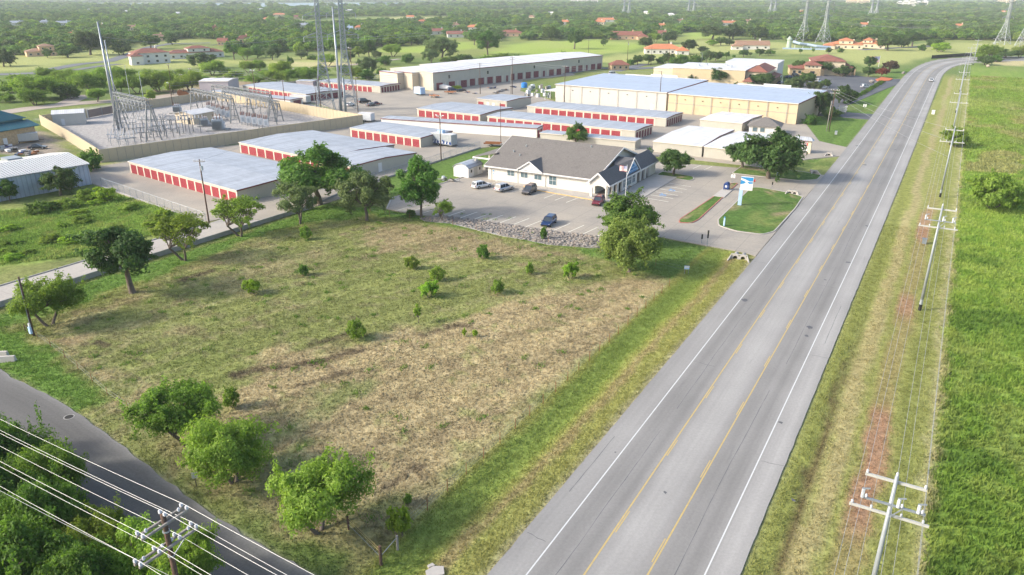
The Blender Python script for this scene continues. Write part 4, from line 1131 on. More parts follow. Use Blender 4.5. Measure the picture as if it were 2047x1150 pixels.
# middle distance, by neighbourhood
def batch(label, group, cat, rows, name=None):
    rows = sorted(rows); n = len(rows)
    for i,(x,y,top,w,k) in enumerate(rows):
        lab = label if n > 30 else label+', '+('leftmost' if i==0 else 'rightmost' if i==n-1 else ORD[i]+' from the left')
        tree(k,x,y,top,w,lab,cat,group,name=name or cat)
batch('dark oak on the pale grass around the brown two-storey house','trees by the brown house','tree',[(95,116,96,22,'far2'),(136,115,90,42,'oak2'),(181,110,62,56,'oak1'),(247,110,86,38,'oak2'),(302,98,70,38,'oak1'),(18,109,90,34,'far2'),(8,133,101,44,'oak2'),(60,100,76,40,'far2'),(210,96,66,44,'oak1'),(156,100,70,40,'far2'),(345,90,66,34,'far2')], 'oak_tree')
SCRUB = [(85,198,148,96,'mesq2'),(130,168,140,54,'mesq2'),(185,184,142,66,'mesq2'),(140,198,166,50,'bush3'),(195,204,176,40,'mesq1'),(70,210,176,54,'mesq2'),(215,168,134,52,'mesq2'),(250,168,133,54,'mesq2'),(275,188,150,44,'mesq1'),
     (318,184,138,66,'mesq2'),(352,168,140,52,'mesq2'),(380,182,141,54,'mesq2'),(22,185,160,44,'bush2'),(240,188,155,44,'mesq1'),(165,175,148,52,'mesq2'),(100,164,134,46,'mesq2'),(10,205,185,46,'bush2'),(30,160,148,30,'bush2'),
     (405,137,105,56,'grey1'),(425,150,120,50,'mesq2'),(455,150,136,34,'bush2'),(470,158,140,40,'bush2'),(497,145,122,40,'mesq1'),(520,141,119,28,'mesq2'),(560,153,121,46,'mesq2'),(582,137,112,14,'farhigh'),(600,162,136,54,'mesq2'),
     (622,162,134,44,'mesq2'),(556,166,139,48,'mesq2'),(513,166,144,50,'mesq2'),(535,160,140,40,'mesq1'),(655,133,107,40,'mesq1'),(735,148,114,40,'grey1'),(713,157,134,30,'mesq2'),(640,150,128,34,'bush2'),(690,150,130,34,'mesq2'),
     (735,160,138,34,'bush3'),(765,150,136,26,'bush3'),(440,170,152,30,'bush2'),(400,165,150,36,'mesq2'),(345,190,160,30,'mesq1'),(300,200,178,24,'bush2'),(50,180,160,40,'bush2'),(120,188,170,30,'bush2')]
for lo,hi,ph in ((-99,140,'left of the steel monopoles'),(140,330,'behind the steel monopoles'),(330,530,'behind the control house'),(530,999,'behind the lattice towers')):
    batch('green bush in the scrub '+ph, 'scrub '+ph, 'shrub', [q for q in SCRUB if lo<=q[0]<hi], 'shrub')
batch('tree standing on the open pasture beyond the far storage rows','trees on the pasture','tree',
    [(468,119,83,36,'farhigh'),(492,121,95,32,'mesq1'),(515,116,93,34,'pecan2'),(545,120,91,36,'grey1'),(597,109,82,30,'far3'),(603,118,99,28,'grey1'),(627,119,110,26,'bush3'),(660,103,78,26,'far3'),(700,124,102,26,'grey1'),
     (718,114,92,28,'far3'),(738,114,79,30,'pecan1'),(752,117,101,22,'grey1'),(770,131,111,26,'bush3'),(786,113,87,40,'mesq1'),(817,126,107,28,'bush3'),(772,128,112,22,'bush3')], 'pasture_tree')
batch('large spreading oak on the edge of the fairway','oaks on the fairway','tree',
    [(884,119,73,68,'grey1'),(862,126,97,38,'grey1'),(975,109,60,52,'pecan1'),(948,90,63,28,'farhigh'),(1148,98,62,36,'oak3'),(1101,81,52,38,'oak2'),(1206,92,76,18,'far2'),(870,96,74,40,'far2')], 'oak_tree')
batch('low shrub along the back of the long metal building','shrubs behind the metal building','shrub',
    [(926,123,108,42,'bush3'),(905,123,112,26,'bush3'),(1003,119,106,44,'bush2'),(1030,118,108,24,'bush2'),(975,121,110,30,'bush2'),(1110,114,106,14,'bush3'),(1128,113,102,20,'bush2'),(890,124,114,26,'bush2')], 'shrub')
batch('tree in the belt between paddock and tan office','belt by the paddock','tree',
    [(1290,98,74,28,'oak1'),(1311,86,66,22,'mesq1'),(1337,88,64,30,'oak1'),(1377,108,78,30,'oak3'),(1275,130,110,20,'oak1'),(1296,128,108,24,'oak1'),(1337,126,105,28,'oak2'),(1320,128,113,18,'bush3'),(1361,130,108,32,'bush3'),(1390,128,109,34,'bush3'),
     (1412,124,99,26,'grey1'),(1430,122,103,24,'oak1'),(1441,120,102,13,'farhigh'),(1452,119,102,12,'farhigh'),(1467,118,109,7,'farhigh'),(1486,114,99,20,'oak1'),(1500,113,104,7,'farhigh'),(1518,112,97,19,'oak1'),(1536,111,98,18,'far2'),(1403,107,92,24,'grey1'),(1424,92,79,26,'bush1'),
     (1441,91,74,22,'oak1'),(1458,90,78,22,'oak2'),(1465,78,47,40,'oak2'),(1424,79,50,56,'oak1'),(1510,79,52,46,'oak2'),(1260,130,118,20,'bush3'),(1345,130,114,24,'bush3')], 'belt_tree')
batch('young street tree around the stone clinic and its car park','trees of the clinic car park','tree',
    [(1596,148,121,26,'oak1'),(1647,150,120,36,'oak1'),(1682,153,130,34,'oak2'),(1697,150,130,22,'oak1'),(1737,137,112,24,'oak1'),(1735,154,133,24,'oak1'),(1586,184,155,38,'grey1'),(1613,171,145,32,'oak1'),(1627,184,162,32,'grey1'),(1648,175,158,22,'oak2'),
     (1687,206,170,46,'oak2'),(1636,232,182,44,'oak1'),(1660,239,213,38,'oak2'),(1524,174,146,44,'oak1'),(1387,167,145,30,'oak1'),(1437,170,136,38,'oak1'),(1500,178,165,20,'bush3'),(1470,172,162,16,'bush3'),(1545,112,100,10,'farhigh'),(1600,108,97,8,'farhigh'),(1625,106,96,6,'farhigh'),(1655,107,94,14,'far2'),(1680,105,95,14,'bush3')], 'street_tree')
tree('red',1760,155,135,26,'small tree with red leaves beside the highway','tree',name='red_leaved_tree')
tree('purple',1778,145,121,34,'bronze-leaved spreading tree beside the highway','tree',name='bronze_leaved_tree')
batch('oak in the meadow inside the bend of the highway','oaks in the bend','tree',
    [(1774,101,68,46,'oak1'),(1802,95,73,32,'oak2'),(1823,93,63,40,'oak3'),(1843,102,88,16,'bush3'),(1867,99,76,30,'oak1'),(1880,104,84,38,'bush1'),(1968,130,111,34,'oak2'),(1976,120,88,44,'mesq1'),(2009,116,98,54,'oak2'),(2038,115,90,36,'mesq2'),(1955,120,104,24,'mesq1'),(1990,124,110,28,'bush3')], 'oak_tree')
tree('bare',846,176,138,48,'half-bare pale tree at the corner of the long metal building','tree',name='half_bare_tree')
tree('bush1',914,180,170,22,'small green shrub among the parked trailers','shrub',name='shrub')

# ------------------------------------------------------------------ woodland beyond (trees nobody could count)
OPEN = [pxpoly(pl) for pl in (
    [(955,113),(1010,90),(1080,80),(1190,78),(1250,82),(1300,90),(1320,94),(1250,104),(1120,113)],
    [(690,112),(760,96),(830,92),(900,83),(960,84),(1010,92),(960,114),(820,118)],
    [(420,124),(560,112),(700,108),(760,104),(740,132),(600,140),(470,136)],
    [(-300,146),(-60,113),(60,113),(150,106),(240,96),(330,80),(400,78),(470,88),(440,125),(300,142),(150,150)],
    [(1210,140),(1250,104),(1290,92),(1345,88),(1400,72),(1490,74),(1590,84),(1660,92),(1700,90),(1800,84),(1900,84),(2200,84),(2200,140),(1900,140),(1700,160),(1500,130)],
    [(600,42),(660,37),(800,33),(900,33),(860,45),(720,48)], [(1350,66),(1440,63),(1440,78),(1370,80)],
    [(1790,58),(1860,56),(1870,67),(1790,72)], [(960,20),(1080,17),(1080,23),(980,25)], [(285,45),(332,43),(332,48),(285,49)])]
NEARBAN = pxpoly([(-400,260),(-400,128),(0,125),(420,112),(480,108),(700,100),(940,82),(1000,84),(1240,80),(1400,70),(1500,76),(1620,84),(1900,80),(2100,84),(2500,90),(2600,300)])
rs = np.random.RandomState(77)
def forest_points(dmin, dmax, cell, jitter=0.5, keep=1.0, thr=0.40):
    xs = np.arange(-dmax,dmax,cell); ys = np.arange(0,dmax,cell)
    X,Y = np.meshgrid(xs,ys); X = X.ravel()+rs.uniform(-jitter,jitter,X.size)*cell; Y = Y.ravel()+rs.uniform(-jitter,jitter,Y.size)*cell
    D = np.hypot(X,Y); ok = (D>dmin)&(D<dmax)&(np.abs(X)<0.80*Y+60)
    X,Y = X[ok],Y[ok]
    ban = inside(X,Y,NEARBAN) > 0
    for o in OPEN: ban |= inside(X,Y,o) > -cell*0.25
    for o in FAR_POLYS: ban |= inside(X,Y,o) > -3
    ban |= inside(X,Y,POLY['highway']) > -8
    dens = fbm(X/90+5,Y/90+8,4)
    ban |= (dens < thr) | (rs.rand(len(X)) > keep)
    return X[~ban],Y[~ban]
HOUSE_SPOTS = []
# ------------------------------------------------------------------ metal storage buildings
def frame_px(fl, fr, h):
    a = P(fl[0],fl[1],h); b = P(fr[0],fr[1],h)
    d = b-a
    return Vector((a.x,a.y,0)), math.atan2(d.y,d.x), Vector((d.x,d.y,0)).length
def place(loc, rz, x, y, z=0.0):
    c,s = math.cos(rz),math.sin(rz)
    return Vector((loc.x+c*x-s*y, loc.y+s*x+c*y, z))
def block_spot(loc, rz, w, d):
    c = place(loc,rz,w/2,d/2); HOUSE_SPOTS.append((c.x,c.y,math.hypot(w,d)/2))
DOOR = {}
def door_mesh(w, h, mk):
    k = (round(w,2),round(h,2),mk)
    if k not in DOOR:
        mb = MB(); n = 7
        for i in range(n):
            z0 = h*i/n; z1 = h*(i+1)/n
            mb.box(-w/2,w/2,-0.02,0.03,z0+0.02,z1-0.02); mb.box(-w/2,w/2,0.0,0.03,z0-0.0,z0+0.02)
        DOOR[k] = mb.mesh('door', M[mk])
    return DOOR[k]
def gable_body(w, d, h, rise, mats_wall, root, ridge='x'):
    mb = MB()
    z0 = -0.12
    if ridge == 'x':
        mb.add([(0,0,z0),(w,0,z0),(w,d,z0),(0,d,z0),(0,0,h),(w,0,h),(w,d,h),(0,d,h),(0,d/2,h+rise),(w,d/2,h+rise)],
               [(0,1,5,4),(2,3,7,6),(1,2,6,9,5),(3,0,4,8,7),(4,5,9,8),(7,8,9,6)])
    else:
        mb.add([(0,0,z0),(w,0,z0),(w,d,z0),(0,d,z0),(0,0,h),(w,0,h),(w,d,h),(0,d,h),(w/2,0,h+rise),(w/2,d,h+rise)],
               [(0,1,5,8,4),(2,3,7,9,6),(1,2,6,5),(3,0,4,7),(4,8,9,7),(8,5,6,9)])
    return mb.build('wall', mats_wall, root)
def gable_roof(w, d, h, rise, m, root, over=0.15, th=0.12, ridge='x', name='roof'):
    mb = MB(); o = over; t = th
    if ridge == 'x':
        e = rise*o/(d/2) if d else 0
        for s in (0,1):
            y0,z0 = (-o,h-e) if s==0 else (d+o,h-e)
            mb.add([(-o,y0,z0+0.02),(w+o,y0,z0+0.02),(w+o,d/2,h+rise+0.02),(-o,d/2,h+rise+0.02),(-o,y0,z0+t),(w+o,y0,z0+t),(w+o,d/2,h+rise+t),(-o,d/2,h+rise+t)],
                   [(0,1,2,3),(4,5,6,7),(0,1,5,4),(1,2,6,5),(3,0,4,7)])
    else:
        e = rise*o/(w/2)
        for s in (0,1):
            x0,z0 = (-o,h-e) if s==0 else (w+o,h-e)
            mb.add([(x0,-o,z0+0.02),(x0,d+o,z0+0.02),(w/2,d+o,h+rise+0.02),(w/2,-o,h+rise+0.02),(x0,-o,z0+t),(x0,d+o,z0+t),(w/2,d+o,h+rise+t),(w/2,-o,h+rise+t)],
                   [(0,1,2,3),(4,5,6,7),(0,1,5,4),(1,2,6,5),(3,0,4,7)])
    return mb.build(name, m, root)
GRP_ST = 'red-doored storage rows'
def storage(label, fl, fr, h, depth, front=None, end=None, roof='roof_metal', wall='wall_stone', door='door_red', rise=None, trimface=True, doorh=2.15, name='storage_building', extra=None, left_end=None, group=GRP_ST, fascia='trim_red', step=None):
    loc, rz, w = frame_px(fl,fr,h)
    t = thing(name, label, 'building', loc, rz, group)
    rise = depth*0.022 if rise is None else rise
    gable_body(w,depth,h,rise,M[wall],t)
    rf = gable_roof(w,depth,h,rise,M[roof],t)
    # dark gable trim at both ends and a pale gutter along the front
    for x in (-0.20,w+0.16):
        mb = MB()
        for (ya,za,yb,zb) in ((-0.15,h-0.02,depth/2,h+rise),(depth/2,h+rise,depth+0.15,h-0.02)):
            mb.add([(x,ya,za-0.16),(x+0.04,ya,za-0.16),(x+0.04,yb,zb-0.16),(x,yb,zb-0.16),(x,ya,za+0.10),(x+0.04,ya,za+0.10),(x+0.04,yb,zb+0.10),(x,yb,zb+0.10)],
                   [(0,1,2,3),(4,5,6,7),(0,1,5,4),(1,2,6,5),(2,3,7,6),(3,0,4,7)])
        mb.build('gable_trim', M[fascia], t)
    MB().box(-0.15,w+0.15,-0.24,-0.16,h-0.14,h+0.05).build('gutter', M['trim_cream'] if trimface else M[fascia], t)
    def row(n, x0, x1, y, axis, doorm, ph=2.15):
        if not n: return
        pitch = (x1-x0)/n; dw = pitch-0.55
        me = door_mesh(dw, ph, doorm)
        mb = MB()
        for i in range(n+1):
            c = x0+pitch*i
            if axis == 'x': mb.box(c-0.24,c+0.24,y-0.07,y+0.0,-0.1,ph+0.02)
            else: mb.box(y,y+0.07,c-0.24,c+0.24,-0.1,ph+0.02)
        if axis == 'x': mb.box(x0-0.24,x1+0.24,y-0.072,y+0.0,ph+0.02,min(h-0.16,ph+0.28))
        else: mb.box(y,y+0.072,x0-0.24,x1+0.24,ph+0.02,min(h-0.16,ph+0.28))
        mb.build('door_surround', M['trim_cream'], t, fix=False)
        for i in range(n):
            c = x0+pitch*(i+0.5)
            if axis == 'x': put('door', me, t, (c,y-0.035,0.02), 0)
            else: put('door', me, t, (y+0.035,c,0.02), math.pi/2)
    if front: row(front[0], w*front[1], w*front[2], 0.0, 'x', door, doorh)
    if end: row(end[0], depth*end[1], depth*end[2], w, 'y', end[3] if len(end)>3 else door, doorh)
    if extra: extra(t,w,depth,h)
    block_spot(loc,rz,w,depth)
    return t
def st1x(t,w,d,h):
    for (a,b) in ((0.45,0.52),):
        MB().box(0,0.06,-0.5,0.5,0,2.1).build('entry_door', M['white'], t, (w+0.01,d*a,0.0))
storage('long storage with fourteen red doors beside the chain-link fence', (257,323),(473.5,381),2.7,21.5,(14,0.012,0.995),extra=st1x)
storage('storage block with red doors behind the big dark pecan', (478,285),(640,319),2.7,24.0,(9,0.012,0.995),extra=None)
def st2x(t,w,d,h):
    MB().box(0,0.06,-0.55,0.55,0,2.15).build('entry_door', M['white'], t, (w+0.012,d*0.42,0.0))
storage('wide storage block adjoining, with a white door in its end wall', (640.8,319.6),(702,333),2.7,20.5,(3,0.03,0.97),extra=st2x)
storage('storage with nine red doors and a painted trailer at its end', (700,256),(841,276),2.7,13.6,(9,0.012,0.99))
storage('long low white storage without doors on its near side', (762,237),(1073,257),2.9,5.6,None,(2,0.06,0.94),wall='wall_bright',trimface=False)
storage('short storage with eight red doors below the gravel yard', (834,217),(960,230),2.7,19.5,(8,0.015,0.985))
def smx(t,w,d,h):
    me = door_mesh(2.5,2.15,'door_red')
    for f in (0.14,0.86): put('door', me, t, (w*f,-0.035,0.02), 0)
    for f in (0.38,0.56): MB().box(-0.55,0.55,-0.05,0.0,0,2.2).build('entry_door', M['white'], t, (w*f,0,0.0))
    MB().box(0,w,-0.06,-0.002,-0.1,0.22).build('door_surround', M['trim_cream'], t)
storage('small square storage with two red doors and two white doors', (953,197),(1013,203),3.2,15.6,None,None,extra=smx)
storage('long storage with red doors nearest behind the post office', (974,232),(1270,262),2.7,12.9,(14,0.01,0.915),(6,0.03,0.97,'door_shaded'))
storage('long storage with red doors in front of the two warehouses', (1054,212),(1332,237),2.7,14.6,(14,0.06,0.925),(7,0.03,0.97,'door_shaded'))
storage('low beige lean-to row right behind the post office roof', (1080,266),(1270,283),2.4,5.0,None,None,fascia='trim_cream',rise=0.12)
storage('white-roofed storage left of a narrow gap, nearest the parking lot', (1306,283),(1404,293),2.8,29.5,None,None,roof='roof_white',rise=0.45)
storage('white-roofed storage half behind the largest oak', (1408,293.4),(1502,304),2.8,27.5,None,None,roof='roof_white',rise=0.45)
storage('small white-roofed storage behind the hip-roofed office', (1400,239),(1484,247),2.8,19.5,None,None,roof='roof_white',rise=0.35)
storage('far storage row with red doors behind the substation wall', (485,171),(612,189),2.7,19.0,(11,0.10,0.86),(6,0.03,0.97,'door_shaded'))
storage('far storage row with red doors under the lattice towers', (632,163),(760,173),2.7,13.6,(11,0.05,0.88),(7,0.03,0.97,'door_shaded'))
storage('long low white shed along the substation wall', (417,183),(580,200),2.6,6.0,None,(1,0.2,0.9,'door_shaded'),wall='wall_bright',trimface=False)
storage('tall grey lilac metal shed behind the substation', (397,163),(455,163),5.2,13.0,None,None,roof='roof_white',wall='wall_lilac',rise=0.5,group=None,name='metal_shed',fascia='trim_cream',trimface=False)
storage('open dark-roofed shelter at the edge of the scrub', (592,162),(625,163),3.0,6.0,None,None,roof='roof_metal',wall='wall_lilac',group=None,name='metal_shed')

# ------------------------------------------------------------------ warehouses
def slab_window(t, x, z, w, h, side='front', depth=0.0, off=0.0, name='window', glass='glass'):
    """a window with frame and pane set on the front (y = off) or the right end (x = depth)"""
    mb = MB().box(-w/2,w/2,-0.06,0.0,-h/2,h/2)
    f = mb.build(name, M['trim_cream'] if glass!='glass_white' else M['white'], t)
    p = MB().box(-w/2+0.10,w/2-0.10,-0.075,-0.05,-h/2+0.10,h/2-0.10).build('pane', M[glass], f)
    if side == 'front': f.location = (x,off,z)
    elif side == 'right': f.location = (depth,x,z); f.rotation_euler = (0,0,math.pi/2)
    elif side == 'left': f.location = (depth,x,z); f.rotation_euler = (0,0,-math.pi/2)
    return f
def warehouse(label, fl, fr, h, depth, wall, roof, n_pil, back=True, parapet=None, rise=1.0):
    loc, rz, w = frame_px(fl,fr,h)
    t = thing('warehouse', label, 'warehouse', loc, rz)
    # single-pitch roof falling to the near side, higher at the back
    hb = h+rise
    MB().add([(0,0,-.1),(w,0,-.1),(w,depth,-.1),(0,depth,-.1),(0,0,h),(w,0,h),(w,depth,hb),(0,depth,hb)],
             [(0,1,5,4),(1,2,6,5),(2,3,7,6),(3,0,4,7),(4,5,6,7)]).build('wall', M[wall], t)
    MB().add([(-.2,-.25,h-.0),(w+.2,-.25,h-.0),(w+.2,depth+.1,hb+.03),(-.2,depth+.1,hb+.03),(-.2,-.25,h+.2),(w+.2,-.25,h+.2),(w+.2,depth+.1,hb+.23),(-.2,depth+.1,hb+.23)],
             [(0,3,2,1),(4,5,6,7),(0,1,5,4),(1,2,6,5),(2,3,7,6),(3,0,4,7)]).build('roof', M[roof], t)
    MB().box(-.25,w+.25,-.42,-.26,h-.10,h+.12).build('gutter', M['trim_cream'], t)
    MB().add([(w+.21,-.3,h-.2),(w+.27,-.3,h-.2),(w+.27,depth+.1,hb-.2),(w+.21,depth+.1,hb-.2),(w+.21,-.3,h+.24),(w+.27,-.3,h+.24),(w+.27,depth+.1,hb+.27),(w+.21,depth+.1,hb+.27)],
             [(0,1,2,3),(4,5,6,7),(0,1,5,4),(1,2,6,5),(2,3,7,6),(3,0,4,7)]).build('gable_trim', M['trim_red'], t)
    for i in range(n_pil):
        x = w*(i+0.5)/n_pil
        MB().tube((x,-.33,0),(x,-.33,h-.1),0.09,n=6).build('downpipe', M['trim_cream'] if wall!='stucco_tan' else M['galv_pale'], t)
    for i in range(n_pil-1):
        x = w*(i+1.0)/n_pil
        MB().box(x-.25,x+.25,-.18,0,h*0.72,h*0.72+.22).build('wall_lamp', M['dark'], t)
    if parapet:
        for (a,b,z) in parapet:
            MB().box(w*a,w*b,depth+.12,depth+.5,0,hb+z).build('parapet', M['white'], t)
    block_spot(loc,rz,w,depth)
    return t,w,rz,loc
t,w,rz,loc = warehouse('big white warehouse with a pale blue roof', (1111,169),(1333,186),6.6,40.0,'wall_white','roof_blue',6,parapet=[(0.22,0.47,0.5),(0.47,0.72,1.1),(0.72,0.98,0.3)],rise=0.9)
# lean-to canopy on its left end
mb = MB()
mb.box(-6.5,0,1.5,16,3.6,3.8).build('canopy', M['roof_white'], t)
for y in (2,6,10,15): MB().tube((-6.2,y,0),(-6.2,y,3.6),0.12,n=6).build('canopy_post', M['white'], t)
MB().box(1.5,2.7,-.07,0,0,2.2).build('entry_door', M['white'], t, (w*0.84,0,0))
t,w,rz,loc = warehouse('tan warehouse with streaked wall facing the storage rows', (1337,187),(1596,208),6.6,33.0,'stucco_tan','roof_blue',7,parapet=[(0.28,0.5,0.5),(0.5,0.72,1.1),(0.72,0.96,0.3)],rise=0.9)
MB().box(0,w,-.06,-.003,3.3,3.42).build('wall_band', M['galv_dull'], t)

# tan office block with a tiled front behind the warehouses
loc, rz, w = frame_px((1345,136),(1490,142),7.0)
t = thing('office_building', 'tan office block with white roof and red tiled front, behind the tan warehouse', 'building', loc, rz)
MB().box(0,w,0,32,-.1,7.0).build('wall', M['stucco_tan'], t)
MB().box(-.2,w+.2,-.2,32.2,7.02,7.25).build('roof', M['roof_white'], t)
MB().box(-11,-.02,6,32,-.1,6.0).build('wing', M['stucco_cream'], t)
MB().box(-11.2,-.22,5.8,32.2,6.02,6.2).build('wing_roof', M['roof_white'], t)
for i,(x,y) in enumerate(((8,14),(11,18),(20,22),(24,12))): MB().box(x,x+1.5,y,y+1.2,7.25,8.2).build('roof_unit', M['grey_equip'], t)
MB().box(w*0.55,w+10,32.3,56,-.1,8.0).build('rear_wing', M['stucco_white'], t)
MB().box(w*0.55-.2,w+10.2,32.25,56.2,8.02,8.25).build('rear_roof', M['roof_white'], t)
# front range facing the highway
MB().box(w+.02,w+9,4,30,-.1,6.4).build('front_wing', M['stucco_cream'], t)
MB().add([(w-.6,3.2,6.4),(w+9.8,3.2,6.4),(w+9.8,30.8,6.4),(w-.6,30.8,6.4),(w+4.6,8,9.0),(w+4.6,26,9.0)],[(0,1,4),(1,2,5,4),(2,3,5),(3,0,4,5),(0,3,2,1)]).build('tiled_roof', M['tile_red'], t)
for i in range(6): slab_window(t, 6.5+i*4.2, 4.6, 1.1, 1.3,'right',w+9.03)
for i in range(3): slab_window(t, w+1.8+i*2.6, 4.6, 1.0, 1.3,'front',0,3.98)
for i in range(5):
    MB().box(w+11.6,w+12.2,4.5+i*6,5.1+i*6,-.1,3.2).build('porch_column', M['stone'], t)
MB().add([(w+9.05,3.4,4.2),(w+9.05,30.6,4.2),(w+12.8,30.6,3.2),(w+12.8,3.4,3.2),(w+9.05,3.4,4.4),(w+9.05,30.6,4.4),(w+12.8,30.6,3.4),(w+12.8,3.4,3.4)],[(0,1,2,3),(4,5,6,7),(0,3,7,4),(1,2,6,5),(2,3,7,6)]).build('porch_roof', M['tile_red'], t)
MB().box(w-.0,w+4,-4,3.9,-.1,2.6).build('low_annex', M['stucco_tan'], t)
MB().add([(w-.4,-4.4,2.6),(w+4.4,-4.4,2.6),(w+4.4,3.95,2.6),(w-.4,3.95,2.6),(w+2,-.2,4.4),(w+2,3.9,4.4)],[(0,1,4),(1,2,5,4),(2,3,5),(3,0,4,5)]).build('annex_roof', M['tile_red'], t)
block_spot(loc,rz,w,40)

# stone clinic with red tiled roofs
loc = P(1560,146); rz = math.pi/2-HW-math.pi/2 - math.radians(1)
b0 = P(1578,150); b1 = P(1688,153)
rz = math.atan2(b1.y-b0.y,b1.x-b0.x); w = (b1-b0).length
t = thing('clinic_building', 'stone clinic with red tiled hip roofs beside the dark car park', 'building', (b0.x,b0.y,0), rz)
def hip(x0,x1,y0,y1,z,rise,m,root,name='tiled_roof',over=0.7):
    x0-=over;x1+=over;y0-=over;y1+=over
    wx,wy = x1-x0,y1-y0
    if wx>wy: r0,r1=(x0+wy/2,(y0+y1)/2),(x1-wy/2,(y0+y1)/2)
    else: r0,r1=((x0+x1)/2,y0+wx/2),((x0+x1)/2,y1-wx/2)
    mb=MB().add([(x0,y0,z),(x1,y0,z),(x1,y1,z),(x0,y1,z),(r0[0],r0[1],z+rise),(r1[0],r1[1],z+rise)],
        [(0,1,5,4),(2,3,4,5),(1,2,5),(3,0,4),(0,3,2,1)] if wx>wy else [(0,1,4),(1,2,5,4),(2,3,5),(3,0,4,5),(0,3,2,1)])
    return mb.build(name,m,root)
MB().box(0,w*0.62,0,18,-.1,3.4).build('wall', M['stone'], t)
hip(0,w*0.62,0,18,3.42,2.6,M['tile_red'],t)
MB().box(w*0.26,w*0.56,-1.2,12,-.1,5.2).build('front_bay', M['stone'], t)
MB().box(w*0.262,w*0.558,-1.25,-1.19,3.5,5.1).build('bay_panel', M['stucco_cream'], t)
hip(w*0.26,w*0.56,-1.2,12,5.22,1.9,M['tile_red'],t)
for i in range(3): slab_window(t, w*(0.34+0.07*i), 4.5, 0.9, 0.9,'front',0,-1.26,glass='glass')
MB().box(-1.1,1.1,-.05,0,0,2.3).build('entry_door', M['glass'], t, (w*0.41,-1.2,0))
for f in (0.08,0.18): slab_window(t, w*f, 1.7, 1.6, 1.6,'front',0,-0.01)
MB().box(w*0.62+.02,w*1.0,4,26,-.1,7.0).build('hall_wall', M['stucco_cream'], t)
hip(w*0.40,w*1.0,4,26,7.02,2.8,M['tile_red'],t,'hall_roof')
MB().box(w*0.40,w*0.62+.01,12.05,26,-.1,7.0).build('hall_wall', M['stucco_cream'], t)
MB().box(w+.02,w+4,6,22,-.1,4.0).build('porch_wing', M['stone'], t); hip(w+.02,w+4,6,22,4.02,1.6,M['tile_red'],t,'porch_roof')
for i in range(3): slab_window(t, 9+i*5, 5.2, 1.2, 1.6,'right',w+.01)
for i in range(4): MB().box(w+5.2,w+5.8,6+i*5,6.6+i*5,-.1,3.4).build('porch_column', M['stone'], t)
block_spot(Vector((b0.x,b0.y,0)),rz,w,26)

# ------------------------------------------------------------------ long stepped metal building
p0 = P(862,181); p1 = P(1222,139)
p0.z=p1.z=0; rz = math.atan2(p1.y-p0.y,p1.x-p0.x); Lb = (p1-p0).length
t = thing('storage_hall', 'long stepped cream metal building with dark red doors across the yard', 'building', (p0.x,p0.y,0), rz)
secs = [(0.0,0.165,0.0,30,7.6),(0.165,0.385,-0.0,34,7.6),(0.385,0.70,2.5,36,7.4),(0.70,1.0,6.5,32,7.2)]
wallm = M['wall_stone']
for i,(a,b,y0,d,h) in enumerate(secs):
    x0,x1 = Lb*a+(0.02 if i else 0),Lb*b
    y0 = y0 - (1.5 if i==0 else 0)
    MB().add([(x0,y0,-.1),(x1,y0,-.1),(x1,y0+d,-.1),(x0,y0+d,-.1),(x0,y0,h),(x1,y0,h),(x1,y0+d,h),(x0,y0+d,h),(x0,y0+d/2,h+1.1),(x1,y0+d/2,h+1.1)],
             [(0,1,5,4),(1,2,6,9,5),(2,3,7,6),(3,0,4,8,7),(4,5,9,8),(7,8,9,6)]).build('wall', wallm, t)
    mb=MB()
    for (ya,za,yb,zb) in ((y0-.3,h+.02,y0+d/2,h+1.13),(y0+d/2,h+1.13,y0+d+.3,h+.02)):
        mb.add([(x0-.15,ya,za),(x1+.15,ya,za),(x1+.15,yb,zb),(x0-.15,yb,zb),(x0-.15,ya,za+.15),(x1+.15,ya,za+.15),(x1+.15,yb,zb+.15),(x0-.15,yb,zb+.15)],[(0,3,2,1),(4,5,6,7),(0,1,5,4),(1,2,6,5),(3,0,4,7)])
    mb.build('roof', M['roof_white'], t)
    MB().box(x0-.16,x1+.16,y0-.38,y0-.3,h-.12,h+.18).build('gutter', M['trim_red'], t)
    n = max(3,int((x1-x0)/5.6)); pitch=(x1-x0)/n
    me = door_mesh(3.7,3.1,'door_shaded'); mn = door_mesh(1.6,2.9,'door_shaded')
    for k in range(n):
        skip = (i==0 and k==2) 
        put('door', mn if (k%5==4) else me, t, (x0+pitch*(k+.5),y0-.035,.02), 0)
    mb=MB()
    for k in range(n+1):
        xx=min(max(x0+pitch*k,x0+.3),x1-.3); mb.box(xx-.28,xx+.28,y0-.06,y0-.002,-.1,3.2)
    mb.build('door_surround', M['trim_cream'], t, fix=False)
    slab_window(t, (x0+x1)/2-1.5, 5.3, 1.4, 1.7,'front',0,y0-.01)
# stepped bays of the left end; sunlight on them put into paler cream
for (x0,x1,y0,y1,h) in ((-4.0,-.02,8,20,7.2),(-7.5,-4.02,14,27,7.0)):
    MB().box(x0,x1,y0,y1,-.1,h).build('end_bay', M['wall_cream'], t)
    MB().box(x0-.15,x1,y0-.2,y1+.2,h+.01,h+.2).build('end_bay_roof', M['roof_white'], t)
    MB().box(x0-.2,x0-.14,y0-.2,y1+.2,h-.1,h+.22).build('bay_trim', M['trim_red'], t)
MB().box(-.05,0,1.0,8,-.1,7.3).build('lit_end_panel', M['wall_cream'], t, (-.01,-1.2,0))
block_spot(Vector((p0.x,p0.y,0)),rz,Lb*0.45,34); 
c=place(Vector((p0.x,p0.y,0)),rz,Lb*0.75,18); HOUSE_SPOTS.append((c.x,c.y,36))
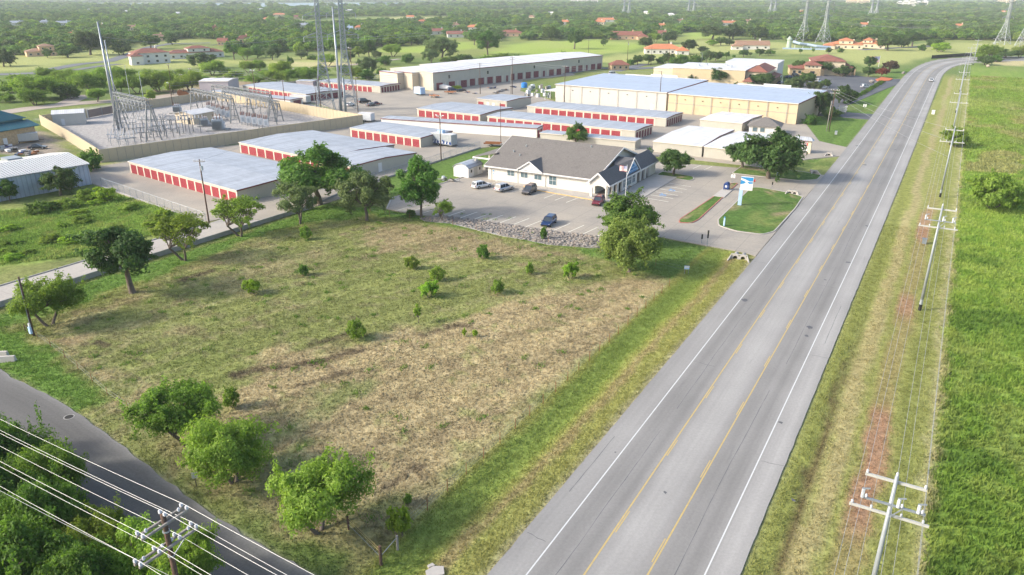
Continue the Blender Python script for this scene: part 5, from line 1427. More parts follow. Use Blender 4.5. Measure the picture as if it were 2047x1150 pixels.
# little tiled gatehouse at its far end
# ------------------------------------------------------------------ left: corrugated warehouse and teal-roofed building
loc, rz, w = frame_px((-60,367),(175,328),4.6)
t = thing('corrugated_warehouse', 'grey corrugated warehouse with a ribbed roof cut by the frame edge', 'warehouse', loc, rz)
d = 19.0; h=4.6; rise=1.3
M['corr_wall'] = ribbed('corrugated_wall', (0.40,0.45,0.53), period=0.9, axis='XY', rough=0.5, metal=0.15, var=0.12, depth=0.06, dirt=(0.24,0.28,0.34), damt=0.5, seam=0.5)
gable_body(w,d,h,rise,M['corr_wall'],t)
M['rib_roof'] = mat('ribbed_roof_sheet',(0.34,0.355,0.37),0.5,metal=0.1,var=0.12,scale=1.0,dirt=(0.22,0.22,0.23),dscale=0.5,damt=0.4)
mb = MB(); n=int(w/0.62)
for s in (0,1):
    y0,z0,y1,z1=(-.3,h-.02,d/2,h+rise) if s==0 else (d+.3,h-.02,d/2,h+rise)
    x=-.2
    for i in range(n+1):
        for (xa,xb,dz) in ((x,x+.40,0.0),(x+.40,x+.45,None),(x+.45,x+.57,0.10),(x+.57,x+.62,None)):
            za = 0.0 if dz is not None and dz==0 else 0.10
            if dz is None:
                lo,hi=(0.0,0.10) if abs(xa-(x+.40))<1e-6 else (0.10,0.0)
                mb.add([(xa,y0,z0+.05+lo),(xb,y0,z0+.05+hi),(xb,y1,z1+.05+hi),(xa,y1,z1+.05+lo)],[(0,1,2,3)])
            else:
                mb.add([(xa,y0,z0+.05+dz),(xb,y0,z0+.05+dz),(xb,y1,z1+.05+dz),(xa,y1,z1+.05+dz)],[(0,1,2,3)])
        x+=.62
        if x>w+.2: break
rf = mb.build('roof', M['rib_roof'], t); rf['kind']='stuff'
MB().box(-.2,w+.3,-.36,-.28,h-.14,h+.05).build('gutter', M['galv'], t)
for f in (0.62,):
    MB().box(0,2.4,-.05,0,0,2.6).build('sliding_door', M['white_equip'], t, (w*f,-.01,0))
MB().box(0,3,d*0.62,d*0.82,h+.62,h+1.45).build('ridge_vent', M['galv_pale'], t, (w*0.50,0,0))
block_spot(loc,rz,w,d)

b0 = P(-60,306); b1 = P(80,281); rz = math.atan2(b1.y-b0.y,b1.x-b0.x)+0.05
w=(b1-b0).length; 
t = thing('teal_roofed_building', 'tan stone building with a teal metal roof at the frame edge', 'building', (b0.x,b0.y,0), rz)
MB().box(0,w,0,26,-.1,4.3).build('wall', M['stone'], t)
MB().add([(-1,-1,4.2),(w+1,-1,4.2),(w+1,3.5,5.6),(-1,3.5,5.6),(-1,-1,4.4),(w+1,-1,4.4),(w+1,3.5,5.8),(-1,3.5,5.8)],[(0,3,2,1),(4,5,6,7),(0,1,5,4),(1,2,6,5),(3,0,4,7)]).build('lower_roof', M['teal'], t)
MB().box(0,w-.5,3.5,26,4.3,6.3).build('upper_wall', M['teal'], t)
MB().add([(-1,3.0,6.3),(w+.6,3.0,6.3),(w+.6,27,6.3),(-1,27,6.3),(-1,15,13.2),(w-12,15,13.2)],[(0,1,5,4),(2,3,4,5),(1,2,5),(0,4,3)]).build('roof', M['teal'], t)
MB().box(-.6,.6,-.06,0,0,2.2).build('entry_door', M['white'], t, (w*0.52,-.01,0))
block_spot(Vector((b0.x,b0.y,0)),rz,w,26)

# hip-roofed rental office and the sign beside the storage entrance
b0 = P(1496,268); b1 = P(1556,272); rz = math.atan2(b1.y-b0.y,b1.x-b0.x); w=(b1-b0).length
t = thing('rental_office', 'small beige office with a grey hip roof by the storage entrance', 'building', (b0.x,b0.y,0), rz)
MB().box(0,w,0,8,-.1,2.6).build('wall', M['stucco_white'], t)
hip(0,w,0,8,2.62,2.2,M['shingle'],t,'roof',0.7)
for f in (0.2,0.45): slab_window(t, w*f, 1.5, 1.5, 1.4,'front',0,-.01,glass='glass_sky')
MB().box(-.5,.5,-.05,0,0,2.1).build('entry_door', M['white'], t, (w*0.8,-.01,0))
for y in (2.4,5.4): slab_window(t, y, 1.5, 1.3, 1.3,'right',w+.01,glass='glass_sky')
block_spot(Vector((b0.x,b0.y,0)),rz,w,8)
# ------------------------------------------------------------------ post office
RZV = -HW                                   # a local x axis that runs across the highway (v), y along it (u)
PO = W(142.5,-90)
t = thing('post_office', 'white brick post office with a grey shingle roof and arched porch', 'building', (PO.x,PO.y,0), RZV)
W_, D_, E_, RY, RZ_ = 27.0, 26.0, 3.55, 12.0, 8.1
mb = MB().add([(0,0,-.1),(W_,0,-.1),(W_,D_,-.1),(0,D_,-.1),(0,0,E_),(W_,0,E_),(W_,D_,E_),(0,D_,E_),(0,RY,RZ_-.1),(W_,RY,RZ_-.1)],
   [(0,1,5,4),(1,2,6,9,5),(2,3,7,6),(3,0,4,8,7),(4,5,9,8),(7,8,9,6)]); mb.build('wall', M['brick_white'], t)
def slope(pts, m, name, th=0.14, root=None):
    """a roof slab from four corner points"""
    a=[Vector(p) for p in pts]; n=(a[1]-a[0]).cross(a[3]-a[0]).normalized()
    if n.z<0: n=-n
    vs=[tuple(p) for p in a]+[tuple(p+n*th) for p in a]; k=len(a)
    fs=[tuple(range(k-1,-1,-1)),tuple(range(k,2*k))]+[(i,(i+1)%k,k+(i+1)%k,k+i) for i in range(k)]
    return MB().add(vs,fs).build(name,m,root if root is not None else t)
sl = (RZ_-E_)/RY
slope([(-.6,-.7,E_-.7*sl),(W_+.35,-.7,E_-.7*sl),(W_+1.3,RY,RZ_),(-.6,RY,RZ_)], M['shingle'], 'roof')
sb = (RZ_-E_)/(D_-RY)
slope([(-.6,RY,RZ_),(W_+1.3,RY,RZ_),(W_+.35,D_+.7,E_-.7*sb),(-.6,D_+.7,E_-.7*sb)], M['shingle'], 'roof')
MB().box(-.65,W_-.2,-.86,-.72,E_-.5,E_-.2).build('fascia', M['white'], t)
MB().bar((W_+1.35,RY,RZ_-.05),(W_+.4,-.6,E_-.75*sl+.05),.14,.34).build('gable_trim', M['white'], t)
MB().bar((W_+1.35,RY,RZ_-.05),(W_+.4,D_+.6,E_-.5*sb),.14,.34).build('gable_trim', M['white'], t)
MB().bar((-.65,RY,RZ_-.05),(-.65,-.7,E_-.3),.12,.3).build('gable_trim', M['white'], t)
def win(x,z,w,h,nx=2,nz=1,yy=-.02):
    f = MB()
    f.box(-w/2-.09,w/2+.09,-.05,0,-h/2-.09,-h/2); f.box(-w/2-.09,w/2+.09,-.05,0,h/2,h/2+.09)
    f.box(-w/2-.09,-w/2,-.05,0,-h/2,h/2); f.box(w/2,w/2+.09,-.05,0,-h/2,h/2)
    for i in range(1,nx): f.box(-w/2+w*i/nx-.03,-w/2+w*i/nx+.03,-.05,0,-h/2,h/2)
    for i in range(1,nz): f.box(-w/2,w/2,-.05,0,-h/2+h*i/nz-.03,-h/2+h*i/nz+.03)
    o = f.build('window', M['white'], t, (x,yy,z), fix=False)
    MB().box(-w/2,w/2,-.02,-.004,-h/2,h/2).build('pane', M['glass_sky'], o)
    return o
win(6.1,2.15,1.75,1.15); win(9.6,2.1,1.75,1.1); win(13.1,2.05,1.75,1.1); win(16.8,1.75,1.75,1.9,2,2)
for x in (0.9,7.9,15.0,26.2):
    MB().tube((x,-.12,.1),(x,-.12,E_-.3),.055,n=6).build('downpipe', M['brick_white'], t)
for x in (2.3,11.5): MB().box(-.16,.16,-.2,0,0,.22).build('wall_lamp', M['dark'], t, (x,-.01,2.95))
sg = MB().box(-.3,.3,-.03,0,-.25,.25).build('notice', M['white'], t, (1.5,-.02,2.15)); MB().box(-.2,.2,-.04,-.031,-.12,.14).build('emblem', M['usps_blue'], sg)
sg = MB().box(-.3,.3,-.03,0,-.2,.2).build('notice', M['white'], t, (1.5,-.02,1.5)); MB().box(-.2,.2,-.04,-.031,-.05,.1).build('emblem', M['usps_blue'], sg)
# little front dormer gable
MB().add([(8.6,-.78,E_-.12),(14.2,-.78,E_-.12),(11.4,-.78,E_+1.75)],[(0,1,2)]).build('dormer_face', M['white'], t)
slope([(8.2,-1.0,E_-.2),(11.4,-1.0,E_+1.9),(11.4,4.6,E_+1.9),(8.2,-.4,E_-.1)], M['shingle'], 'dormer_roof', .1)
slope([(14.6,-1.0,E_-.2),(14.6,-.4,E_-.1),(11.4,4.6,E_+1.9),(11.4,-1.0,E_+1.9)], M['shingle_dark'], 'dormer_roof', .1)  # slope turned from the sun: its shade put in as charcoal shingles
for a,b in (((8.2,-1.06,E_-.16),(11.4,-1.06,E_+1.92)),((14.6,-1.06,E_-.16),(11.4,-1.06,E_+1.92))): MB().bar(a,b,.1,.26).build('dormer_trim', M['white'], t)
for (x,y) in ((5.5,8.2),(3.6,5.6),(5.9,4.4),(21,10.6)):
    MB().tube((x,y,E_+sl*y-.05),(x,y,E_+sl*y+.55),.16,n=8).build('roof_vent', M['galv_pale'], t)
# porch wing facing the highway
x0,x1,y0,y1 = W_+.02, W_+4.1, -2.7, D_-.3
PE,PR = 3.25,5.3; xm=(x0+x1)/2-.1
slope([(x0-.5,y0-.35,PE-.15),(xm,y0-.35,PR),(xm,y1+.4,PR),(x0-.5,y1+.4,PE-.15)], M['shingle_dark'], 'porch_roof')
slope([(x1+.5,y0-.35,PE-.3),(x1+.5,y1+.4,PE-.3),(xm,y1+.4,PR),(xm,y0-.35,PR)], M['shingle_dark'], 'porch_roof')
for a,b in (((x0-.55,y0-.42,PE-.25),(xm,y0-.42,PR+.02)),((x1+.55,y0-.42,PE-.35),(xm,y0-.42,PR+.02))): MB().bar(a,b,.12,.32).build('porch_trim', M['white'], t)
MB().box(x1+.5,x1+.62,y0-.35,y1+.4,PE-.55,PE-.2).build('porch_fascia', M['white'], t)
def arch_wall(length, h, opens, th=.34):
    """profile of a wall with arched openings: list of (start, end, spring, crown)"""
    mb=MB(); cur=0.0
    def blk(a,b,z0,z1): mb.box(a,b,0,th,z0,z1)
    for (a,b,s,c) in opens:
        blk(cur,a,-.1,h)
        n=8
        for i in range(n):
            xa=a+(b-a)*i/n; xb=a+(b-a)*(i+1)/n
            za=s+(c-s)*math.sin(math.pi*i/n)**.6 if 0<i<n else s; zb=s+(c-s)*math.sin(math.pi*(i+1)/n)**.6 if 0<i+1<n else s
            mb.add([(xa,0,za),(xb,0,zb),(xb,0,h),(xa,0,h),(xa,th,za),(xb,th,zb),(xb,th,h),(xa,th,h)],[(0,1,2,3),(7,6,5,4),(0,4,5,1),(3,2,6,7)])
        cur=b
    blk(cur,length,-.1,h)
    return mb
aw = arch_wall(x1-x0,PE-.1,[(.55,x1-x0-.55,2.1,2.65)]).build('porch_front', M['brick_white'], t, (x0,y0,0))
MB().add([(x0-.2,y0+.02,PE-.1),(x1+.1,y0+.02,PE-.1),(xm,y0+.02,PR-.1),(x0-.2,y0+.3,PE-.1),(x1+.1,y0+.3,PE-.1),(xm,y0+.3,PR-.1)],[(0,1,2),(5,4,3)]).build('porch_gable', M['brick_white'], t)
LY = y1-y0
ops = [(.9,2.5,2.0,2.6),(3.3,5.1,2.0,2.6),(5.9,7.7,2.0,2.6),(16.6,18.6,2.0,2.6),(19.4,21.6,2.0,2.6),(22.4,24.4,2.0,2.6)]
sw = arch_wall(LY,PE-.2,ops).build('porch_side', M['brick_white'], t, (x1,y0,0)); sw.rotation_euler=(0,0,math.pi/2)
for (a,b,n) in ((8.3,9.7,2),(10.3,13.1,3),(13.7,15.3,2)):
    f=MB(); w=b-a
    f.box(0,.06,a,b,.55,.68); f.box(0,.06,a,b,2.75,2.85)
    for i in range(n+1): f.box(0,.06,a+w*i/n-.05,a+w*i/n+.05,.68,2.75)
    f.box(0,.055,a,b,1.7,1.76)
    o=f.build('lobby_window', M['white'], t, (x1+.02,y0,0), fix=False)
    MB().box(.002,.02,a,b,.6,2.8).build('pane', M['glass_sky'], o)
MB().box(x1-3.6,x1-3.5,y0+8,y1-.5,-.1,PE-.2).build('lobby_wall', M['brick_white'], t)
MB().box(x1-3.49,x1-3.44,17.5-2.7,19.5-2.7,0,2.2).build('lobby_door', M['glass'], t)
# cross gable with the lettering
gy0,gy1 = y0+9.0,y0+17.0; gm_=(gy0+gy1)/2
MB().add([(x1+.30,gy0,PE-.2),(x1+.30,gy1,PE-.2),(x1+.30,gm_,PE+3.0)],[(0,1,2)]).build('gable_face', M['sky_blue'], t)
slope([(x1+.5,gy0-.4,PE-.4),(x1+.5,gm_,PE+3.15),(xm-2.6,gm_,PE+3.15),(xm-.2,gy0-.4,PR-.1)], M['shingle_dark'], 'gable_roof', .1)
slope([(x1+.5,gy1+.4,PE-.4),(xm-.2,gy1+.4,PR-.1),(xm-2.6,gm_,PE+3.15),(x1+.5,gm_,PE+3.15)], M['shingle_dark'], 'gable_roof', .1)
for a in (gy0-.4,gy1+.4): MB().bar((x1+.56,a,PE-.35),(x1+.56,gm_,PE+3.2),.1,.28).build('gable_trim', M['white'], t)
def lettering(text, size, m, root, loc, rot, name='lettering', extr=.02):
    c = bpy.data.curves.new(name,'FONT'); c.body=text; c.size=size; c.extrude=extr; c.align_x='CENTER'; c.align_y='CENTER'
    tmp = bpy.data.objects.new('tmp_text',c); COL.objects.link(tmp)
    dg = bpy.context.evaluated_depsgraph_get(); me = bpy.data.meshes.new_from_object(tmp.evaluated_get(dg))
    bpy.data.objects.remove(tmp); me.materials.clear(); me.materials.append(m)
    o = put(name,me,root,loc); o.rotation_euler=rot
    return o
lettering('UNITED STATES', .62, M['usps_blue'], t, (x1+.36,gm_,PE+.82), (math.pi/2,0,math.pi/2))
lettering('POST OFFICE', .72, M['usps_blue'], t, (x1+.36,gm_,PE+.12), (math.pi/2,0,math.pi/2))
# eagle-head stripe over the letters
MB().add([(x1+.34,gm_-1.1,PE+1.3),(x1+.34,gm_+.9,PE+1.3),(x1+.34,gm_+.35,PE+1.75),(x1+.34,gm_-.2,PE+1.95)],[(0,1,2,3)]).build('emblem', M['usps_blue'], t)
# loading shelter at the left rear
slope([(-6.2,3.4,4.0),(-6.2,16.5,4.0),(.2,16.5,5.4),(.2,3.4,5.4)], M['shingle'], 'shelter_roof')
MB().box(-6.4,-6.2,3.3,16.6,3.6,4.05).build('shelter_fascia', M['white'], t); MB().box(-6.3,.0,3.25,3.38,3.75,4.1).build('shelter_fascia', M['white'], t)
for (x,y) in ((-5.9,3.7),(-5.9,10),(-5.9,16.2)): MB().box(x-.15,x+.15,y-.15,y+.15,-.1,3.95).build('shelter_post', M['brick_white'], t)
MB().box(-5.8,-.02,15.9,16.1,-.1,4.2).build('shelter_wall', M['stucco_peach'], t)
MB().box(-5.2,-.3,7,12,-.1,1.0).build('dock', M['conc_grey'], t)
block_spot(Vector((PO.x,PO.y,0)),RZV,W_,D_)

def at_po(x,y,z=0): return place(Vector((PO.x,PO.y,0)),RZV,x,y,z)
# raised walks with a yellow kerb in front of it
def walk(name, poly, z, m, kerb=None):
    o = struct(MB().prism(poly,-.08,z).build(name,m,fix=False))
    if kerb:
        mb = MB()
        for (a,b) in kerb:
            A=Vector((*a,0));B=Vector((*b,0)); mb.bar(A+Vector((0,0,z/2-.005)),B+Vector((0,0,z/2-.005)),.22,z+.03)
        mb.build('kerb', M['kerb_yellow'], o, fix=False)
    return o
wk = [tuple(at_po(x,y))[:2] for x,y in ((2.5,0),(2.5,-1.4),(10.5,-1.6),(12.5,-3.2),(34,-5.2),(37.2,-4.0),(37.2,24),(31.5,24),(31.5,0))]
walk('front_walk', wk, .13, M['conc'], [(tuple(at_po(10.5,-1.7))[:2],tuple(at_po(12.5,-3.3))[:2]),(tuple(at_po(12.5,-3.3))[:2],tuple(at_po(34,-5.3))[:2])])
# kerbed grass islands
def island(label, pts, kerbm, z=.14, soil=None, corner=3):
    poly=[Vector((*P(x,y)[:2],0)) for x,y in pts]
    # round the corners
    rp=[]
    n=len(poly)
    for i in range(n):
        a,b,c=poly[i-1],poly[i],poly[(i+1)%n]
        r=min(.9,(a-b).length*.4,(c-b).length*.4)
        p0=b+(a-b).normalized()*r; p1=b+(c-b).normalized()*r
        for k in range(corner+1):
            s=k/corner; rp.append((p0*(1-s)**2+b*2*s*(1-s)+p1*s*s))
    ar=sum(rp[i].x*rp[(i+1)%len(rp)].y-rp[(i+1)%len(rp)].x*rp[i].y for i in range(len(rp)))
    if ar<0: rp=rp[::-1]
    n=len(rp); inn=[]
    for i in range(n):
        d=(rp[(i+1)%n]-rp[i-1]); d.normalize(); inn.append(rp[i]+Vector((-d.y,d.x,0))*.2)
    mb=MB(); vs=[]
    for a,b in zip(rp,inn): vs+= [(a.x,a.y,-.06),(a.x,a.y,z),(b.x,b.y,z),(b.x,b.y,z-.08)]
    fs=[]
    for i in range(n):
        j=(i+1)%n
        for k in range(3): fs.append((4*i+k,4*j+k,4*j+k+1,4*i+k+1))
    root=struct(MB().add(vs,fs).build('kerb_island',kerbm)); root['label']=label
    # turf inside
    xs=np.array([p.x for p in inn]);ys=np.array([p.y for p in inn])
    bm=bmesh.new(); vv=[bm.verts.new((p.x,p.y,z-.03)) for p in inn]; bm.faces.new(vv); 
    bmesh.ops.triangulate(bm,faces=bm.faces); bmesh.ops.subdivide_edges(bm,edges=bm.edges,cuts=5,use_grid_fill=True)
    me=bpy.data.meshes.new('island_turf'); bm.normal_update(); bm.to_mesh(me); bm.free()
    co=np.empty(len(me.vertices)*3,dtype=np.float32); me.vertices.foreach_get('co',co); co=co.reshape(-1,3)
    nn=fbm(co[:,0]/1.3,co[:,1]/1.3,4); n2=fbm(co[:,0]/4,co[:,1]/4,3)
    c=np.array([.085,.15,.035])[None]*(.8+.4*nn[:,None])
    k=(smoothstep(.52,.68,nn)*.8)[:,None]*np.array([1]); c=c*(1-k)+k*np.array([.17,.20,.06])
    k=(smoothstep(.62,.74,n2)*.8)[:,None]; c=c*(1-k)+k*np.array([.30,.22,.14])
    colour_attr(me,'turf',c); me.materials.append(M['turf'])
    if me.polygons and me.polygons[0].normal.z<0: me.flip_normals()
    put('turf',me,root)
    return root
island('big mown grass island with the pylon sign',[(1436,452),(1434,440),(1500,376),(1516,375),(1562,383),(1606,394),(1590,418),(1548,464),(1524,470),(1470,463)],M['conc'])
island('long narrow grass island with the blue mailbox',[(1356,446),(1358,439),(1442,383),(1461,367),(1476,367),(1397,440),(1383,447)],M['kerb_red'])
island('kerbed island around the small round tree',[(1312,350),(1324,343.5),(1386,353.5),(1388,359),(1378,362.5),(1330,355)],M['conc'])
island('grass strip under the largest spreading oak',[(1462,347),(1484,331),(1540,337),(1600,343),(1643,351),(1634,360),(1600,362)],M['conc'])
# parking bay lines and blue access marks, painted on the lot
lot = bpy.data.objects['post_office_lot']
def bay(a,b,w=.14,m='line_faded',z=.024):
    A=Vector((a[0],a[1],0));B=Vector((b[0],b[1],0)); d=(B-A).normalized(); n=Vector((-d.y,d.x,0))*w/2
    mb=MB(); mb.add([(*(A+n)[:2],z),(*(A-n)[:2],z),(*(B-n)[:2],z),(*(B+n)[:2],z),(*(A+n)[:2],z-.02),(*(A-n)[:2],z-.02),(*(B-n)[:2],z-.02),(*(B+n)[:2],z-.02)],[(0,1,2,3),(0,4,5,1),(1,5,6,2),(2,6,7,3),(3,7,4,0)])
    return mb.build('bay_line',M[m],lot)
for i in range(16):
    v = -91.5+i*2.75
    uu = 109.5+ (v+93.8)*0.115
    a=W(uu+1.2,v); b=W(uu+6.6,v+0.6)
    bay(a,b)
for i in range(9):
    x=3.0+i*2.8
    yy=-2.0-max(0,(x-10))*.12
    a=at_po(x,yy); b=at_po(x-.6,yy-5.4); bay(a,b)
for i in range(6):
    a=W(145+i*3.0,-52.4); b=W(144.4+i*3.0,-47.2); bay(a,b)
for i in range(7):
    a=W(182.5,-66+i*2.8); b=W(177.5,-66.5+i*2.8); bay(a,b)
for (x,y) in ((1325,390.5),(1343,381)):
    c=P(x,y); mb=MB(); ring=[]
    n=20
    for k in range(n):
        a0=2*math.pi*k/n;a1=2*math.pi*(k+1)/n
        mb.quad((c.x+math.cos(a0)*.75,c.y+math.sin(a0)*.75,.026),(c.x+math.cos(a1)*.75,c.y+math.sin(a1)*.75,.026),(c.x+math.cos(a1)*.45,c.y+math.sin(a1)*.45,.026),(c.x+math.cos(a0)*.45,c.y+math.sin(a0)*.45,.026))
    mb.quad((c.x-.12,c.y+.1,.0265),(c.x+.15,c.y+.1,.0265),(c.x+.15,c.y+1.1,.0265),(c.x-.12,c.y+1.1,.0265)); mb.quad((c.x-.2,c.y+1.15,.0265),(c.x+.2,c.y+1.15,.0265),(c.x+.2,c.y+1.5,.0265),(c.x-.2,c.y+1.5,.0265))
    mb.build('access_symbol',M['blue_paint'],lot,fix=False)

# ------------------------------------------------------------------ rip-rap bank
def rocks():
    rr=random.Random(4)
    base=[]
    for kx in range(6):
        bm=bmesh.new(); bmesh.ops.create_icosphere(bm,subdivisions=1,radius=1)
        for v in bm.verts:
            v.co=v.co*rr.uniform(.7,1.15); v.co.z*=.75
        me=bpy.data.meshes.new('rock'); bm.to_mesh(me); bm.free(); base.append(me)
    return base
ROCK=[mat('limestone_rock_%d'%i,c,.95,var=.25,scale=1.5,bump=.4,bscale=3) for i,c in enumerate([(.27,.245,.22),(.22,.195,.17),(.30,.255,.21),(.17,.155,.145)])]
rp_poly=pxpoly([(838,437),(885,432),(1000,447),(1110,463),(1205,474),(1202,497),(1100,490),(1000,471),(900,447),(850,443)])
rk=rocks(); rr=random.Random(8)
bank=struct(MB().prism([tuple(p) for p in rp_poly],-.3,.05).build('rock_bank',M['conc_grey'],fix=False)); bank['label']='bank of loose limestone rocks below the parking lot'
xs=[p[0] for p in rp_poly]; ys=[p[1] for p in rp_poly]
cand=[]
while len(cand)<2600:
    x=rr.uniform(min(xs),max(xs)); y=rr.uniform(min(ys),max(ys))
    if inside(np.array([x]),np.array([y]),rp_poly)[0]>.1: cand.append((x,y,rr.choice([rr.uniform(.09,.2),rr.uniform(.14,.34)])))
cand.sort(key=lambda c:-c[2])
ms=[]
for m in ROCK:
    for b in rk:
        c=b.copy(); c.materials.append(m); ms.append(c)
for (x,y,s) in cand[:300]:
    o=put('rock',rr.choice(ms),bank,(x,y,.05+s*.35),rr.uniform(0,6.28),(s,s*rr.uniform(.7,1.1),s*.9))
mb=MB(); mats=[]
for (x,y,s) in cand[300:]:
    src=rr.choice(rk); a=rr.uniform(0,6.28); ca,sa=math.cos(a)*s,math.sin(a)*s; k=rr.randrange(4)
    mb.add([(x+v.co.x*ca-v.co.y*sa,y+v.co.x*sa+v.co.y*ca,.05+s*.3+v.co.z*s) for v in src.vertices],[tuple(p.vertices) for p in src.polygons],k)
o=mb.build('small_rocks',ROCK,bank,fix=False); o['kind']='stuff'
# other kerbs: along the lot's left edge, and the pale concrete lip against the fence
def kerb_line(name,pts,m,w=.25,h=.16,z=0,root=None):
    mb=MB()
    pts=[Vector((p[0],p[1],0)) for p in pts]
    for a,b in zip(pts,pts[1:]): mb.bar(a+Vector((0,0,z+h/2-.04)),b+Vector((0,0,z+h/2-.04)),w,h+.08)
    o=mb.build(name,m,root,fix=False)
    if root is None: struct(o)
    return o
kerb_line('lot_kerb',pxpoly([(773,418),(783,397),(877,369),(925,355),(960,337)]),M['conc'])
kerb_line('alley_kerb',uvp([(34,-116.2),(60,-116.2),(84,-116.4)]),M['conc_grey'])
kerb_line('fence_footing',pxpoly([(203,373),(300,407),(413,445)]),M['conc_pale'],.4,.12)
wallp=uvp([(30,-108.1),(60,-108.1),(88,-107.8),(104,-107.5)])
aw=kerb_line('alley_retaining_wall',wallp,M['conc_grey'],.3,.75)
kerb_line('side_fence_kerb',pxpoly([(640,405),(690,382),(769,357),(960,296)]),M['conc_grey'],.3,.3)
# ------------------------------------------------------------------ pylon sign, mailbox, flag and other small things of the lot
b=P(1478,411); 
t=thing('pylon_sign','tall blue and white pylon sign on the big grass island','sign',(b.x,b.y,0),RZV+math.radians(8))
MB().box(-.35,.35,-.2,.2,-.1,3.6).build('post',M['sky_blue'],t)
f=MB().box(-.25,2.15,-.26,.26,3.3,6.0).build('panel',M['white'],t)
# blue eagle field: two swept blue shapes and a red tip on each face
for s,yy in ((-1,-.268),(1,.268)):
    q=lambda x,z:(x,yy,z)
    mb=MB()
    mb.add([q(-.25,5.95),q(2.1,5.95),q(2.1,5.2),q(1.5,5.15),q(.6,5.5),q(-.2,5.75)],[(0,1,2,3,4,5)])
    mb.add([q(-.25,5.35),q(.45,5.15),q(.75,4.9),q(.4,4.62),q(-.25,4.45)],[(0,1,2,3,4)])
    mb.add([q(1.0,5.05),q(2.1,5.05),q(2.1,4.75),q(1.4,4.65)],[(0,1,2,3)])
    mb.build('emblem',M['usps_blue'],f,fix=False)
    MB().add([q(-.22,4.1),q(2.1,4.35),q(2.1,4.27),q(-.22,4.0)],[(0,1,2,3)]).build('stripe',M['sky_blue'],f,fix=False)
lettering('UNITED STATES POSTAL SERVICE',.13,M['usps_blue'],f,(.95,-.27,3.72),(math.pi/2,0,0),extr=.004)
MB().tube((2.16,0,5.35),(2.5,0,5.35),.24,n=10).build('end_cap',M['sign_red'],t)
b=P(1447,453)
t=thing('curb_marker','leaning pale blue lozenge sign at the near tip of the grass island','sign',(b.x,b.y,0),RZV+.6)
MB().prism([(-.05,-.28),(.05,-.28),(.05,.28),(-.05,.28)],.25,1.6).build('blade',M['sky_blue'],t)
MB().prism([(-.05,-.15),(.05,-.15),(.05,.15),(-.05,.15)],-.1,.25).build('post',M['sky_blue'],t); MB().prism([(-.05,-.15),(.05,-.15),(.05,.15),(-.05,.15)],1.6,1.85).build('tip',M['usps_blue'],t)
b=P(1555,352)
t=thing('directional_sign','pale blue post sign in front of the largest spreading oak','sign',(b.x,b.y,0),RZV+.3)
MB().box(-.3,.3,-.08,.08,-.1,1.9).build('panel',M['sky_blue'],t); MB().box(-.22,.22,-.09,-.081,.9,1.7).build('face',M['white'],t)
b=P(1452,380)
t=thing('mailbox','large blue collection mailbox on the narrow grass island','mailbox',(b.x,b.y,.1),RZV)
mb=MB(); n=8
prof=[(-.55,0.25),(.55,.25),(.55,1.15)]+[(.55*math.cos(math.pi*k/n),1.15+.5*math.sin(math.pi*k/n)) for k in range(1,n)]+[(-.55,1.15)]
vs=[(x,-.6,z) for x,z in prof]+[(x,.6,z) for x,z in prof]; k=len(prof)
mb.add(vs,[tuple(range(k)),tuple(range(2*k-1,k-1,-1))]+[(i,k+i,k+(i+1)%k,(i+1)%k) for i in range(k)]); mb.build('body',M['navy'],t)
for x in (-.45,.45):
    for y in (-.5,.5): MB().box(x-.07,x+.07,y-.07,y+.07,0,.26).build('leg',M['navy'],t)
MB().box(-.22,.22,-.63,-.6,.6,1.05).build('label_plate',M['white'],t); MB().box(-.5,.5,-.68,-.6,1.2,1.35).build('pull_down_door',M['navy'],t)
c=P(1445,388); pd=struct(MB().prism([tuple(P(x,y))[:2] for x,y in ((1425,393),(1447,396),(1465,380),(1445,378))],-.02,.16).build('mailbox_pad',M['conc_pale'],fix=False))
b=P(1464,366)
t=thing('twin_sign','pair of small white signs on one post behind the blue mailbox','sign',(b.x,b.y,.1),RZV)
MB().tube((0,0,-.1),(0,0,1.9),.04,n=6).build('post',M['galv'],t)
for x in (-.28,.28): MB().box(x-.2,x+.2,-.03,.0,1.1,1.9).build('panel',M['white'],t)
MB().box(-.3,.3,-.002,.03,1.45,1.52).build('bracket',M['galv'],t)
# flagpole
b=P(1250,400); h=tall(1250,400,332)
t=thing('flagpole','white flagpole with the stars and stripes in front of the post office','flagpole',(b.x,b.y,.1),RZV)
MB().tube((0,0,-.1),(0,0,h),.07,.045,n=8).build('pole',M['white'],t); MB().tube((0,0,h),(0,0,h+.16),.1,.1,n=8).build('finial',M['galv_pale'],t)
def flag(t,w,h,z,dirx,name='flag'):
    """a waving cloth with stripes, a blue canton and rows of stars"""
    nx,nz=16,13; mb=MB()
    def q(i,k):
        x=i/nx; return (dirx*x*w, .12*w*math.sin(x*7.0)*x, z+h*k/nz-0.10*h*x*x-.04*h*math.sin(x*6))
    vs=[q(i,k) for i in range(nx+1) for k in range(nz+1)]
    fl=MB(); fl.v=vs
    for i in range(nx):
        for k in range(nz):
            a=i*(nz+1)+k
            col=2 if (i<nx*.42 and k>=6) else (0 if k%2==0 else 1)
            fl.f.append((a,a+nz+1,a+nz+2,a+1)); fl.m.append(col)
    o=fl.build(name,[M['flag_red'],M['white'],M['flag_blue']],t,fix=False)
    st=MB()
    for i in range(5):
        for k in range(4):
            x=.03+i*.08; a=q(x*nx,6.9+k*1.7)
            for yy in (-.015,.015): st.quad((a[0]-dirx*.02*w,a[1]+yy,a[2]-.02*w),(a[0]+dirx*.02*w,a[1]+yy,a[2]-.02*w),(a[0]+dirx*.02*w,a[1]+yy,a[2]+.02*w),(a[0]-dirx*.02*w,a[1]+yy,a[2]+.02*w))
    st.build('stars',M['white'],o,fix=False)
